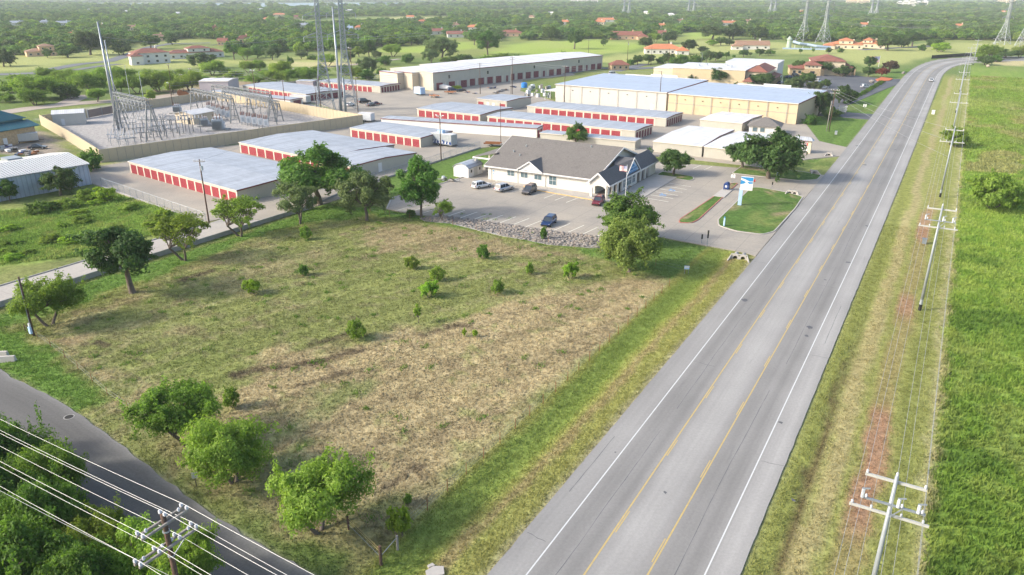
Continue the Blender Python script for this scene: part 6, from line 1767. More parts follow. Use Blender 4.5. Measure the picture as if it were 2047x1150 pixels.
flag(t,1.7,1.1,h-1.25,-1)
b=P(1756,134); h=tall(1756,134,112)
t=thing('flagpole','tall flagpole with a large flag beside the stone clinic','flagpole',(b.x,b.y,0),0)
MB().tube((0,0,-.1),(0,0,h),.12,.06,n=8).build('pole',M['white'],t)
MB().tube((0,0,h),(0,0,h+.25),.15,.15,n=8).build('finial',M['galv_pale'],t)
flag(t,6.0,3.4,h-3.6,-1)
b=P(1256,396)
t=thing('bollard_lamp','short dark lamp post beside the white flagpole','lamp',(b.x,b.y,.1),RZV)
MB().tube((0,0,-.1),(0,0,2.4),.06,n=6).build('post',M['dark'],t); MB().box(-.1,.5,-.14,.14,2.35,2.55).build('lamp_head',M['dark'],t)
# garden shed beside the lot
b0=P(907,352);b1=P(927,357.5);rz=math.atan2(b1.y-b0.y,b1.x-b0.x)
t=thing('garden_shed','small white shed with a barn roof beside the post office','shed',(b0.x,b0.y,0),RZV)
MB().box(0,4.2,0,6.0,-.1,2.2).build('wall',M['white'],t)
mb=MB(); pr=[(-.2,2.15),(.7,2.85),(2.1,3.15),(3.5,2.85),(4.4,2.15)]
for (xa,za),(xb,zb) in zip(pr,pr[1:]): mb.add([(xa,-.2,za),(xb,-.2,zb),(xb,6.2,zb),(xa,6.2,za),(xa,-.2,za+.1),(xb,-.2,zb+.1),(xb,6.2,zb+.1),(xa,6.2,za+.1)],[(0,1,2,3),(4,5,6,7),(0,1,5,4),(3,2,6,7)])
mb.build('roof',M['roof_metal'],t)
MB().add([(.0,-.01,2.2),(4.2,-.01,2.2),(3.5,-.01,2.8),(2.1,-.01,3.1),(.7,-.01,2.8)],[(0,1,2,3,4)]).build('gable',M['white'],t)
for y in (1.2,4.8): slab_window(t,y,1.4,.7,.8,'right',4.21)
MB().box(0,.05,-.8,.8,.1,2.0).build('double_door',M['wall_white'],t,(4.2,3.0,0))
MB().box(4.2,4.23,5.95,6.0,0,2.2).build('corner_trim',M['white'],t)
b=P(890,361)
t=thing('rubbish_pile','heap of pale boards and scrap on the grass beside the white shed','pile',(b.x,b.y,0),RZV)
rr=random.Random(12)
for i in range(9):
    o=MB().box(-rr.uniform(.4,1.3),rr.uniform(.4,1.3),-.15,.2,0,rr.uniform(.08,.2)).build('board',rr.choice([M['wood_grey'],M['conc_grey'],M['galv'],M['dark']]),t,(rr.uniform(-.5,3.6),rr.uniform(-.4,.4),.05+.07*i),rr.uniform(-.6,.6))
MB().tube((-.5,0,.0),(-.5,0,.95),.45,.4,n=10).build('drum',M['white_equip'],t)
# storage entrance sign
b=P(1602,305)
t=thing('storage_sign','roofed storage sign with red panel and pale brick piers by the highway','sign',(b.x,b.y,0),math.atan2(UX,UY)*0-HW+math.radians(-2))
for x in (-1.9,1.9): MB().box(x-.4,x+.4,-.4,.4,-.1,3.4).build('pier',M['stucco_cream'],t)
pn=MB().box(-1.5,1.5,-.15,.15,2.0,3.3).build('red_panel',M['sign_red'],t)
for (xa,xb,z) in ((-1.35,-.5,2.72),(-.35,1.35,2.72),(-1.2,-.45,2.16),(-.25,.2,2.16),(.35,1.2,2.16)): MB().box(xa,xb,-.16,-.151,z,z+.38).build('text_line',M['white'],pn)
wp=MB().box(-1.5,1.5,-.15,.15,.5,1.9).build('white_panel',M['white'],t)
for z in (.8,1.15,1.5): MB().box(-1.2,1.2,-.16,-.151,z,z+.1).build('text_line',M['galv_dull'],wp)
hip(-2.3,2.3,-.5,.5,3.42,.9,M['roof_metal'],t,'roof',.5)
# retail strip sign
b=P(1683,226)
t=thing('tenant_sign','stacked white tenant sign boards beside the side entrance','sign',(b.x,b.y,0),-HW+math.radians(6),None,.75)
for x in (-1.6,1.6): MB().box(x-.15,x+.15,-.15,.15,-.1,3.6).build('post',M['stone'],t)
for k,z in enumerate((.5,1.25,2.0,2.75)):
    p_=MB().box(-1.8+.25*(k%2),1.8+.25*(k%2),-.18,-.152,z,z+.62).build('panel',M['white'],t)
    MB().box(-1.2,1.0,-.188,-.181,z+.2,z+.36).build('text_line',M['dark'],p_)
b=P(1728,217)
t=thing('small_white_sign','small white sign in the middle of the side entrance','sign',(b.x,b.y,0),-HW,None,.7)
for x in (-.5,.5): MB().box(x-.3,x+.3,-.03,.03,.9,2.3).build('panel',M['white'],t)
MB().tube((0,0,-.1),(0,0,2.2),.04,n=6).build('post',M['galv'],t); MB().box(-.3,.3,-.02,.02,1.5,1.6).build('bracket',M['galv'],t)
# real-estate sign at the lot corner, thin posts by the entrance
b=P(1372,547)
t=thing('yard_sign','small pale blue and white yard sign at the corner of the mown lot','sign',(b.x,b.y,-.05),-.1)
p_=MB().box(-.38,.38,-.02,.02,.75,1.3).build('panel',M['sky_blue'],t); MB().box(-.32,.32,-.028,-.021,1.0,1.25).build('face',M['white'],p_)
for x in (-.3,.3): MB().box(x-.02,x+.02,-.02,.02,-.1,.76).build('leg',M['galv'],t)
b=P(393,972)
t=thing('roadside_sign','small white sign on a dark post beside the side road','sign',(b.x,b.y,-.05),.3)
MB().tube((0,0,-.1),(0,0,1.0),.04,n=6).build('post',M['dark'],t); MB().box(-.24,.24,-.05,-.03,.9,1.5).build('panel',M['white'],t)
for (x,y,top,lab) in ((1413,493,461,'thin signpost with a dark back, nearest the highway at the lower entrance'),(1402,487,469,'short dark post left of the thin signpost at the lower entrance'),(1543,375,364,'thin dark signpost at the upper entrance')):
    b=P(x,y);h=tall(x,y,top)
    t=thing('signpost',lab,'signpost',(b.x,b.y,-.05),.2)
    MB().tube((0,0,-.1),(0,0,h),.045,n=6).build('post',M['galv_dull'],t); MB().box(-.14,.14,-.02,.02,h*.55,h+.1).build('panel',M['dark'],t,(0,-.06,0))
# culvert headwalls
def culvert(x,y,label,n=2,rot=0.0,w=1.5):
    b=P(x,y)
    t=thing('culvert',label,'culvert',(b.x,b.y,-.30),rot,None,.8)
    L=w*n
    # headwall in pieces round the round mouths
    mb=MB()
    for k in range(n):
        xc=-L/2+w*(k+.5); m_=14
        for j in range(m_):
            a0=2*math.pi*j/m_;a1=2*math.pi*(j+1)/m_
            def edge(a):
                c,s=math.cos(a),math.sin(a); q=max(abs(c)/(w/2),abs(s)/.62); return (xc+c/q,0,.55+s/q)
            r=.42
            mb.quad((xc+r*math.cos(a0),0,.55+r*math.sin(a0)),(xc+r*math.cos(a1),0,.55+r*math.sin(a1)),edge(a1),edge(a0))
    mb.build('headwall',M['conc_pale'],t,fix=False)
    MB().box(-L/2-.1,L/2+.1,.0,.35,1.17,1.32).build('coping',M['conc_pale'],t)
    for s in (-1,1): MB().add([(s*L/2,0,-.1),(s*(L/2+.5),-1.5,-.1),(s*(L/2+.5),-1.5,.35),(s*L/2,0,1.17),(s*(L/2+.15),.1,-.1),(s*(L/2+.7),-1.4,-.1),(s*(L/2+.7),-1.4,.35),(s*(L/2+.15),.1,1.17)],[(0,1,2,3),(4,7,6,5),(3,2,6,7),(1,5,6,2)]).build('wing_wall',M['conc_pale'],t)
    for k in range(n):
        xc=-L/2+w*(k+.5); mb=MB(); mb.tube((xc,.005,.55),(xc,3.0,.55),.42,n=14,caps=False); o=mb.build('pipe',M['conc_grey'],t,fix=False)
        MB().add([(xc+.42*math.cos(2*math.pi*j/14),2.9,.55+.42*math.sin(2*math.pi*j/14)) for j in range(14)],[tuple(range(14))]).build('pipe_dark',M['dark'],o,fix=False)
    MB().box(-L/2-.3,L/2+.3,-1.6,0,-.1,.02).build('apron',M['conc_grey'],t)
culvert(1477,518,'twin-pipe concrete culvert mouth at the lower entrance',2,-HW+.15)
culvert(1583,388,'twin-pipe concrete culvert mouth on the big grass island',2,-HW+.15,1.2)
culvert(1657,311,'single concrete culvert mouth between the storage driveways',1,-HW+.1)
culvert(1628,347,'single culvert mouth on the grass strip below the storage driveway',1,-HW+.5)
b=P(868,1142); t=thing('culvert_slab','broken pale concrete slab at the bottom verge','slab',(b.x,b.y,-.1),.4)
MB().prism([(-.7,-.5),(.6,-.6),(.8,.2),(.1,.5),(-.6,.25)],-.05,.14).build('slab',M['conc_pale'],t); MB().prism([(-.25,.55),(.25,.6),(.15,.9),(-.3,.8)],-.05,.1).build('chip',M['conc_pale'],t)
# concrete barrier blocks at the left edge
for (x,y,l,rz,lab) in ((8,722,2.6,.15,'longer pale concrete barrier block beside the side road'),(3,712,1.6,.05,'shorter concrete barrier block behind, at the frame edge')):
    b=P(x,y); t=tag(MB().add([(-l/2,-.3,-.1),(l/2,-.3,-.1),(l/2,.3,-.1),(-l/2,.3,-.1),(-l/2+.05,-.16,.62),(l/2-.05,-.16,.62),(l/2-.05,.16,.62),(-l/2+.05,.16,.62)],[(0,3,2,1),(4,5,6,7),(0,1,5,4),(1,2,6,5),(2,3,7,6),(3,0,4,7)]).build('barrier_block',M['conc_pale'],None,(b.x,b.y,0),rz),lab,'barrier')
# utility boxes and pedestals
for (x,y,s,m,lab) in ((1847,487,1.0,'galv_dull','grey-green utility pedestal under the power poles'),(1671,268,1.0,'galv_pale','white transformer cabinet on the grass by the double timber pole'),(1865,228,1.4,'white','small white board standing on the far verge')):
    b=P(x,y); t=thing('utility_cabinet',lab,'cabinet',(b.x,b.y,-.05),RZV)
    MB().box(-.35*s,.35*s,-.3*s,.3*s,-.1,.85*s).build('body',M[m],t); MB().add([(-.4*s,-.35*s,.85*s),(.4*s,-.35*s,.85*s),(.4*s,.35*s,.85*s),(-.4*s,.35*s,.85*s),(-.4*s,-.35*s,.92*s),(.4*s,-.35*s,.92*s),(.4*s,.35*s,.98*s),(-.4*s,.35*s,.98*s)],[(0,3,2,1),(4,5,6,7),(0,1,5,4),(1,2,6,5),(2,3,7,6),(3,0,4,7)]).build('lid',M[m],t)
# orange mulch bed and boulders at the clinic corner
tag(MB().prism(pxpoly([(1750,160),(1762,155),(1785,158),(1778,162),(1755,163)]),-.1,.25).build('mulch_bed',mat('orange_mulch',(.45,.13,.05),.95,var=.3,scale=3)),'orange mulch bed under the red-leaved tree','flower bed')
for i,(x,y,s) in enumerate(((1743,163,1.6),(1806,146,1.2),(1975,132,1.6),(1752,166,1.0))):
    o=put('boulder',rk[i],None,tuple(P(x,y,s*.4)),i,(s,s*.8,s*.9)); o.data=rk[i].copy(); o.data.materials.append(ROCK[i%4]); tag(o,['pale boulder at the mouth of the clinic car park','white boulder on the mown corner above the mulch bed','pale boulder under the dark tree in the bend','small boulder beside the clinic kerb'][i],'boulder')

b=P(138,834); t=thing('manhole','dark round manhole cover in the side road','manhole',(b.x,b.y,.022),0)
MB().tube((0,0,-.05),(0,0,.012),.42,n=18).build('cover',M['dark'],t); MB().tube((0,0,-.05),(0,0,.008),.52,n=18).build('rim',M['conc_grey'],t)
# ------------------------------------------------------------------ poles and lines
INS = None
def insulator_mesh(mk='insul', h=.32, r=.11):
    mb=MB(); mb.tube((0,0,0),(0,0,h),r*.45,n=8)
    for k in range(3): mb.tube((0,0,h*(.25+.25*k)),(0,0,h*(.25+.25*k)+.06),r,r*.6,n=8)
    return mb.mesh('insulator',M[mk])
INS=insulator_mesh('insul',.26,.085); INSB=insulator_mesh('insul_brown',.9,.14)
GALV_LINE=[]
M['pole_steel']=mat('painted_steel_pole',(.27,.295,.31),.5,metal=.25,var=.12,scale=.8)
def highway_pole(u,v,h,label,arms=True,gear=True,big=1.0):
    b=W(u,v)
    t=thing('power_pole',label,'power pole',(b.x,b.y,-.05),-HW,'steel power poles along the highway')
    MB().tube((0,0,-.2),(0,0,h),.20*big,.11*big,n=12).build('pole',M['pole_steel'],t,smooth=True)
    MB().tube((0,0,-.2),(0,0,.9),.215*big,.21*big,n=12).build('base_band',M['black'],t); MB().tube((0,0,.92),(0,0,1.6),.212*big,.205*big,n=12).build('pale_band',M['galv_pale'],t)
    put('insulator',INS,t,(0,0,h))
    for (z,w,offs) in ((h-.55,3.4,(-1.6,1.6)),(h-3.0,4.5,(-2.1,-1.0,.7,1.9))):
        a=MB().box(-w/2,w/2,.14,.28,z-.08,z+.08).build('crossarm',M['fibre'],t)
        for x in offs: put('insulator',INS,a,(x,.21,z+.08))
    if gear:
        a=MB().box(-1.7,1.9,-.26,-.14,h-2.06,h-1.94).build('gear_arm',M['galv'],t)
        for x in (-1.6,.4,1.5):
            g_=MB().tube((x,-.3,h-1.95),(x,-.3,h-1.35),.10,n=8).build('cutout',M['white_equip'],a); put('insulator',INS,g_,(x+.2,-.3,h-1.9)); MB().bar((x-.1,-.3,h-1.35),(x+.35,-.3,h-1.2),.08).build('switch_blade',M['galv'],g_)
        MB().bar((.05,-.2,h-2.9),(.7,-.2,h-2.0),.06).build('brace',M['galv'],t)
    GALV_LINE.append((u,v,h))
    return t
HP=[(44,1.25,12.9),(107.6,1.2,14.7),(177.5,1.1,14.6),(246,1.1,14.6),(316,1.1,14.6),(388,1.1,14.6),(458,2.5,15.0)]
HPL=['steel power pole with white crossarms nearest the bottom edge','steel power pole with a black base band and switchgear, second along the highway','steel power pole in front of the dark bush, third along the highway','fourth steel power pole along the highway verge','fifth steel power pole along the highway verge','sixth steel power pole along the highway verge, before the bend','seventh steel power pole along the highway, at the bend']
for (u,v,h),l in zip(HP,HPL): highway_pole(u,v,h,l,gear=(u<120))
for (x,y,top,l) in ((1945,130,79,'steel power pole standing inside the bend with a black foot'),(1984,111,76,'steel power pole beyond the bend, left of two'),(2036,101,74,'steel power pole beyond the bend at the frame edge')):
    b=P(x,y); u,v=toUV(b); highway_pole(u,v,tall(x,y,top),l,gear=False,big=1.3)
def sag(a,b,d,n=14):
    a=Vector(a);b=Vector(b); return [a.lerp(b,i/n)-Vector((0,0,4*d*(i/n)*(1-i/n))) for i in range(n+1)]
def wire(label,chain,r,d,m='wire',group=None,name='power_line'):
    mb=MB(); pts=[]
    for a,b in zip(chain,chain[1:]): pts+= sag(a,b,d)[(1 if pts else 0):]
    mb.path(pts,r,4)
    return tag(mb.build(name,M[m],fix=False),label,'power line',group)
chainHP=[(-30,1.3,13.0)]+HP
for (dx,dz,dy,l) in ((-1.6,-.15,.21,'power line on the left end of the upper crossarms'),(0,.35,0,'power line along the tops of the steel poles'),(1.6,-.15,.21,'power line on the right end of the upper crossarms'),(-2.1,-2.6,.21,'power line on the outer left of the lower crossarms'),(-1.0,-2.6,.21,'power line on the inner left of the lower crossarms'),(.7,-2.6,.21,'power line on the inner right of the lower crossarms'),(1.9,-2.6,.21,'power line on the outer right of the lower crossarms')):
    wire(l+' beside the highway',[tuple(W(u,v+dx,h+dz)) for u,v,h in chainHP],.012,.55,'wire','lines beside the highway')

# the near timber pole with double crossarms
zt=13.2
top=P(325,1028,zt); uu,vv=toUV(top)
t=thing('power_pole','near brown timber pole with two double crossarms across the side road','power pole',(top.x,top.y,0),-HW)
MB().tube((0,0,-.2),(0,0,zt),.19,.14,n=12).build('pole',M['wood'],t,smooth=True)
def offU(x,y,z):
    q=P(x,y,z); return toUV(q)[0]-uu
e1=(-1.55,1.35) ; e2=(-2.0,1.75)
NEARW=[]
for z,(a,b),offs in ((zt-.55,e1,(e1[0]+.1,e1[1]-.05)),(zt-2.1,e2,(e2[0]+.1,-.75,.55,e2[1]-.1))):
    for s in (-.22,.22):
        MB().box(s-.055,s+.055,a,b,z-.07,z+.07).build('crossarm',M['wood_grey'],t)
    for k,y in enumerate(offs):
        for s in (-.24,.24): put('insulator',INS,t,(s,y,z+.07),0,(1.3,1.3,1.0))
        put('insulator',INS,t,(0,y+.35 if y<0 else y-.35,z+.07),0,1.0)
        NEARW.append((y,z+.36))
    MB().box(-.28,.28,-.03,.03,z-.05,z+.05).build('through_bolt',M['galv'],t)
for s in (-.2,.2): put('insulator',INS,t,(s,0,zt-.05),0,(1.3,1.3,1.0))
NEARW.append((0,zt+.25))
for zz in (zt-1.2,zt-2.9): MB().tube((0,0,zz),(0,0,zz+.08),.2,n=12).build('band',M['galv_pale'],t)
MB().bar((.0,.1,zt-3.0),(.0,1.3,zt-2.15),.05).build('brace',M['galv_dull'],t)
NL=['outer left of the lower crossarm','inner left of the lower crossarm','inner right of the lower crossarm','outer right of the lower crossarm']
for k,(y,z) in enumerate(NEARW):
    u=uu+y
    lab='pale power line over the side road from the '+(['left end of the upper crossarm','right end of the upper crossarm']+NL+['pole top'])[k]
    wire(lab,[tuple(W(u,vv-58,z+.2)),tuple(W(u,vv,z)),tuple(W(u,vv+48,z+.4))],.010,.75,'wire','lines over the side road')
wire('lower grey telephone cable over the side road',[tuple(W(uu-1.2,vv-58,zt-4.2)),tuple(W(uu-.4,vv,zt-4.0)),tuple(W(uu-.6,vv+48,zt-4.0))],.013,.9,'wire_dark','lines over the side road')

def wood_pole(x,y,top,label,arms=1,lamps=0,m='wood',r=.15,rz=None,box=False,trans=False,twin=False,armw=2.2,armrot=0.0,armm='wood_grey',group='timber poles'):
    b=P(x,y); h=tall(x,y,top)
    t=thing('utility_pole',label,'utility pole',(b.x,b.y,-.05),RZV+armrot,group)
    MB().tube((0,0,-.2),(0,0,h),r,r*.7,n=10).build('pole',M[m],t,smooth=True)
    if twin: MB().tube((-.75,.1,-.2),(-.55,.1,h*.72),r*.9,r*.7,n=10).build('second_pole',M['wood_grey'],t,smooth=True)
    for k in range(arms):
        z=h-.35-.9*k
        a=MB().box(-armw/2,armw/2,-.16,-.05,z-.06,z+.06).build('crossarm',M[armm],t)
        for xx in (-armw*.45,-armw*.2,armw*.2,armw*.45): put('insulator',INS,a,(xx,-.1,z+.06))
    for k in range(lamps):
        s=-1 if k==0 else 1
        a=MB().bar((0,0,h-.15),(s*.9,0,h+.1),.07).build('lamp_arm',M['galv'],t)
        MB().add([(s*.7,-.16,h+.0),(s*1.35,-.13,h+.05),(s*1.35,.13,h+.05),(s*.7,.16,h+.0),(s*.75,-.1,h+.18),(s*1.3,-.07,h+.17),(s*1.3,.07,h+.17),(s*.75,.1,h+.18)],[(0,1,2,3),(4,5,6,7),(0,1,5,4),(1,2,6,5),(2,3,7,6),(3,0,4,7)]).build('lamp_head',M['galv_pale'],a)
    if trans:
        MB().tube((.32,-.1,h-2.0),(.32,-.1,h-1.2),.24,n=10).build('transformer_can',M['grey_equip'],t)
    if box:
        MB().box(-.22,.22,-.4,-.15,.45,1.35).build('meter_box',M['sky_blue'],t); MB().box(-.14,.14,-.32,-.14,1.4,1.85).build('conduit_box',M['white_equip'],t)
        MB().tube((.1,-.2,1.8),(.1,-.16,h-.3),.04,n=6).build('conduit',M['galv'],t)
        MB().bar((-.05,-.1,.9),(-2.3,.2,.9),.07).build('side_rail',M['wood'],t); MB().tube((-2.3,.2,-.2),(-2.3,.2,1.1),.06,n=6).build('side_post',M['wood'],t)
    return t,h,b
TP={}
for (k,x,y,top,lab,kw) in (
  ('a',418,445,318,'dark timber pole with a transformer beside the alley gate',dict(arms=1,trans=True,m='wood',armrot=.4)),
  ('b',68,671,553,'leaning-looking timber pole with a pale meter box at the corner of the mown lot',dict(arms=0,box=True)),
  ('c',882,321,231,'dark timber pole with twin lamps in front of the painted trailer',dict(arms=1,lamps=2,armw=1.6)),
  ('d',1001,283,205,'slim dark lamp post behind the post office shelter',dict(arms=0,lamps=1,r=.09)),
  ('e',960,188,126,'brown timber pole in front of the stepped metal building, left of two',dict(arms=1)),
  ('f',1024,188,113,'tall brown timber pole in front of the stepped metal building, right of two',dict(arms=2,twin=True)),
  ('g',1128,206,131,'dark timber pole at the corner of the white warehouse',dict(arms=1)),
  ('h',1317,221,142,'tall brown timber pole between the white and tan warehouses',dict(arms=1,trans=True)),
  ('i',1657,263,178,'double timber pole on the grass beside the highway',dict(arms=2,twin=True,armw=2.6)),
  ('j',1254,123,83,'far timber pole beside the paddock, behind the stepped building',dict(arms=1,trans=True)),
  ('k',1176,112,79,'far timber pole beside the fairway',dict(arms=1)),
  ('l',1301,131,92,'far slim pole in front of the orange-roofed villa, left of two',dict(arms=0,r=.12)),
  ('m',1336,136,96,'far slim pole in front of the orange-roofed villa, right of two',dict(arms=0,r=.12)),
  ('n',1402,133,106,'slim pale lamp post behind the tan office',dict(arms=0,lamps=1,m='galv',r=.09)),
  ('o',348,226,166,'timber pole inside the substation, beside the control house',dict(arms=0,lamps=1)),
  ('p',345,184,128,'timber pole behind the substation, left of a group',dict(arms=1)),
  ('q',367,184,148,'short timber pole behind the substation, middle of a group',dict(arms=1)),
  ('r',386,182,136,'timber pole behind the substation, right of a group',dict(arms=1)),
  ('s',571,219,160,'dark timber pole against the tan wall with a crossarm',dict(arms=1,armw=1.6)),
  ('t',512,201,140,'dark timber pole with lamps at the back of the substation',dict(arms=1,lamps=2)),
  ('u',635,229,171,'thin brown pole in front of the tan wall, left of two',dict(arms=1,armw=1.4,r=.11)),
  ('v',643,231,153,'dark timber pole in front of the tan wall, right of two',dict(arms=0)),
  ('w',716,227,154,'dark timber pole beside the steel monopoles',dict(arms=1,armw=1.6)),
  ('x',705,165,95,'rusty brown timber pole behind the right lattice tower',dict(arms=1,lamps=1)),
  ('y',1443,295,278,'small lamp post above the white-roofed storage',dict(arms=0,lamps=1,r=.07,m='dark')),
  ('z',1561,182,150,'slim pole at the corner of the tan office porch',dict(arms=0,r=.1,m='galv_dull'))):
    TP[k]=wood_pole(x,y,top,lab,group=None,**kw)
def tip(k,dz=0): t,h,b=TP[k]; return (b.x,b.y,h+dz)
for k,(ch,lab) in enumerate(((('o','t','s','v','w'),'dark line along the timber poles behind the tan wall'),(('w','e','f','g'),'dark line along the timber poles of the gravel yard'),(('g','h'),'dark line between the two warehouse poles'),(('h','i'),'line from the warehouse pole to the double timber pole'),(('p','q','r'),'line between the timber poles behind the substation'),(('r','t'),'line from the group of poles to the lamp pole'))):
    for dz,sfx in ((-.2,'upper '),(-1.0,'lower ')):
        wire(sfx+lab,[tip(c,dz) for c in ch],.028,.9,'wire_dark','dark lines between timber poles')
for k,(dz,zz) in enumerate(((-.2,14.2),(-.9,11.7),(-1.6,8.5))):
    wire(['highest','middle','lowest'][k]+' line crossing the highway to the third steel pole',[tip('i',dz),tuple(W(177.5,1.1,zz))],.02,.8,'wire','lines crossing the highway')
wire('line from the near alley pole towards the storage roof',[tip('a',-.3),tuple(W(150,-150,9.0))],.02,.6,'wire_dark')

# steel monopoles and lattice towers
def monopole(x,y,top,label,r0,r1,m='galv'):
    b=P(x,y);h=tall(x,y,top)
    t=thing('steel_monopole',label,'transmission pole',(b.x,b.y,-.05),0,'steel monopoles at the substation')
    MB().tube((0,0,-.2),(0,0,h),r0,r1,n=12).build('shaft',M[m],t,smooth=True); MB().tube((0,0,-.2),(0,0,.35),r0*1.35,r0*1.35,n=12).build('base_plate',M[m],t)
    for k in range(5): MB().tube((0,0,h*(.35+.14*k)),(0,0,h*(.35+.14*k)+.12),(r0+(r1-r0)*(.35+.14*k))*1.12,n=12).build('splice_ring',M['galv_pale'],t)
    MB().bar((0,0,h-.3),(.5,0,h+.1),.1).build('top_bracket',M['galv_pale'],t)
    return b,h
MP=[monopole(237,260,43,'tallest steel monopole, at the left of the substation',.55,.22,'galv'),monopole(243,256,80,'thinner steel monopole right behind the tallest one',.34,.16,'galv'),
    monopole(683,234,14,'tall blue-grey steel monopole at the corner of the tan wall',.55,.24,'galv'),monopole(692,233,155,'short pale steel monopole beside the tall blue-grey one',.48,.34,'galv_pale'),
    monopole(268,235,130,'slim steel lightning mast on the left gantry, left of two',.14,.04,'galv_pale'),monopole(295,243,143,'slim steel lightning mast on the left gantry, right of two',.14,.04,'galv_pale')]
def tower(x,y,h,base,waist,label,rz=0.0,arms=3,thick=.16,group='lattice towers'):
    b=P(x,y)
    t=thing('lattice_tower',label,'lattice tower',(b.x,b.y,-.05),rz,group)
    zw=h*.46
    def half(z): return (base+(waist-base)*(z/zw))/2 if z<zw else (waist+(waist*.55-waist)*((z-zw)/(h-zw)))/2
    lv=[0]; z=0
    while z<h-.4:
        z+=max(1.5,half(z)*1.25); lv.append(min(z,h))
    mb=MB(); cs=((-1,-1),(1,-1),(1,1),(-1,1))
    for c in cs:
        leg=MB(); 
        for a,bz in zip(lv,lv[1:]): leg.bar((c[0]*half(a),c[1]*half(a),a),(c[0]*half(bz),c[1]*half(bz),bz),thick)
        leg.build('leg',M['galv_pale'],t,fix=False)
    for a,bz in zip(lv,lv[1:]):
        for i in range(4):
            p,q=cs[i],cs[(i+1)%4]
            A=(p[0]*half(a),p[1]*half(a),a);B=(q[0]*half(a),q[1]*half(a),a);C=(p[0]*half(bz),p[1]*half(bz),bz);D=(q[0]*half(bz),q[1]*half(bz),bz)
            mb.bar(A,D,thick*.6); mb.bar(B,C,thick*.6); mb.bar(C,D,thick*.6)
    br=mb.build('bracing',M['galv_pale'],t,fix=False)
    for k in range(arms):
        z=h*(.60+.165*k); w=base*.85*(1.0-.06*k); am=MB(); hz=half(z)
        for s in (-1,1):
            for yy in (-1,1):
                am.bar((s*hz,yy*hz,z),(s*w,0,z+.1),thick*.7); am.bar((s*hz,yy*hz,z+1.6),(s*w,0,z+.1),thick*.7)
        a=am.build('crossarm',M['galv_pale'],t,fix=False)
        for s in (-1,1):
            MB().tube((s*w,0,z+.1),(s*w,0,z-1.6),.10,n=6).build('insulator_string',M['insul'],a)
    return t,b
TW=[]
TW.append(tower(652,222,43,6.4,1.9,'lattice tower behind the substation, left of two',.35,3,.2))
TW.append(tower(697,220,44,6.4,1.9,'lattice tower behind the substation, right of two',.35,3,.2))
TW.append(tower(1604,83,36,9.5,2.4,'lattice tower above the blue water slide, left of two',.5,3,.24))
TW.append(tower(1645,86,36,9.5,2.4,'lattice tower above the blue water slide, right of two',.5,3,.24))
TW.append(tower(2003,89,36,9.5,2.4,'lattice tower beyond the bend of the highway, left of two',.5,3,.24))
TW.append(tower(2046,92,36,9.5,2.4,'lattice tower beyond the bend at the frame edge',.5,3,.24))
for i,(x,y,h) in enumerate(((1740,36,36),(1750,37,36),(1247,33,36),(1257,34,36),(1376,31,36),(1386,32,36),(1539,30,36),(1548,31,36))):
    TW.append(tower(x,y,h,9.5,2.4,'tiny pale lattice tower in the distant woodland',.5,3,.42,'distant lattice towers'))
def span(i,j,zf=(.60,.765,.93)):
    for s in (-1,1):
        for z in zf:
            a=TW[i][1];b=TW[j][1]; h=36 if i>1 else 43; h2=36 if j>1 else 43
            d=(b-a); n=Vector((-d.y,d.x,0)).normalized()*7*s
            wire('faint high-voltage line strung between the lattice towers',[(a.x+n.x,a.y+n.y,h*z-1.6),(b.x+n.x,b.y+n.y,h2*z-1.6)],.035,7,'wire','high-voltage lines')
span(2,4);span(3,5);span(2,8,(.6,.93)); span(0,8,(.6,.93))
# ------------------------------------------------------------------ substation
SA=[P(203,325),P(726,250),P(560,219),P(425,199)]; SB=[P(203,325),P(141,284),P(83,250)]; SC=[P(425,199),P(395,202),P(330,212),P(232,226)]; SD=[P(176,236),P(120,243),P(83,250)]
def panel_wall(label,runs,h,pitch,m):
    t=thing('precast_wall',label,'wall',(runs[0][0].x,runs[0][0].y,0),0)
    o=runs[0][0]
    for pts in runs:
        for a,b in zip(pts,pts[1:]):
            d=b-a; L=d.length; n=max(1,round(L/pitch)); rz=math.atan2(d.y,d.x)
            w=L/n
            me=MB().box(-w/2+.05,w/2-.05,-.12,.12,-.15,h).mesh('panel',M[m])
            core=MB().box(0,L,-.06,.06,-.15,h-.05).build('joint_core',M['conc_grey'],t,(a.x-o.x,a.y-o.y,0),rz)
            for k in range(n):
                c=a.lerp(b,(k+.5)/n); put('panel',me,t,(c.x-o.x,c.y-o.y,0),rz)
    return t
panel_wall('tan precast panel wall round the substation',[SA,SB],3.3,2.05,'panel_tan')
panel_wall('tan precast wall along the back of the substation, broken by a dark gate',[SC,SD],3.0,2.3,'panel_tan')
gd=P(178,236); ge=P(231,226); d=ge-gd
t=thing('slatted_gate','dark brown slatted gate in the back wall of the substation','gate',(gd.x,gd.y,0),math.atan2(d.y,d.x))
n=22; sl_me=MB().box(-d.length/n/2+.04,d.length/n/2-.04,-.05,.05,.1,2.7).mesh('slat',mat('brown_slats',(.16,.13,.12),.8,var=.15))
for k in range(n): put('slat',sl_me,t,(d.length*(k+.5)/n,0,0))
for z in (.5,2.3): MB().box(0,d.length,.055,.12,z,z+.12).build('rail',M['galv_dull'],t)
for x in (0,d.length/2,d.length): MB().box(x-.08,x+.08,-.08,.13,-.1,3.0).build('gate_post',M['galv_dull'],t)
sg=P(320,307,2.4)
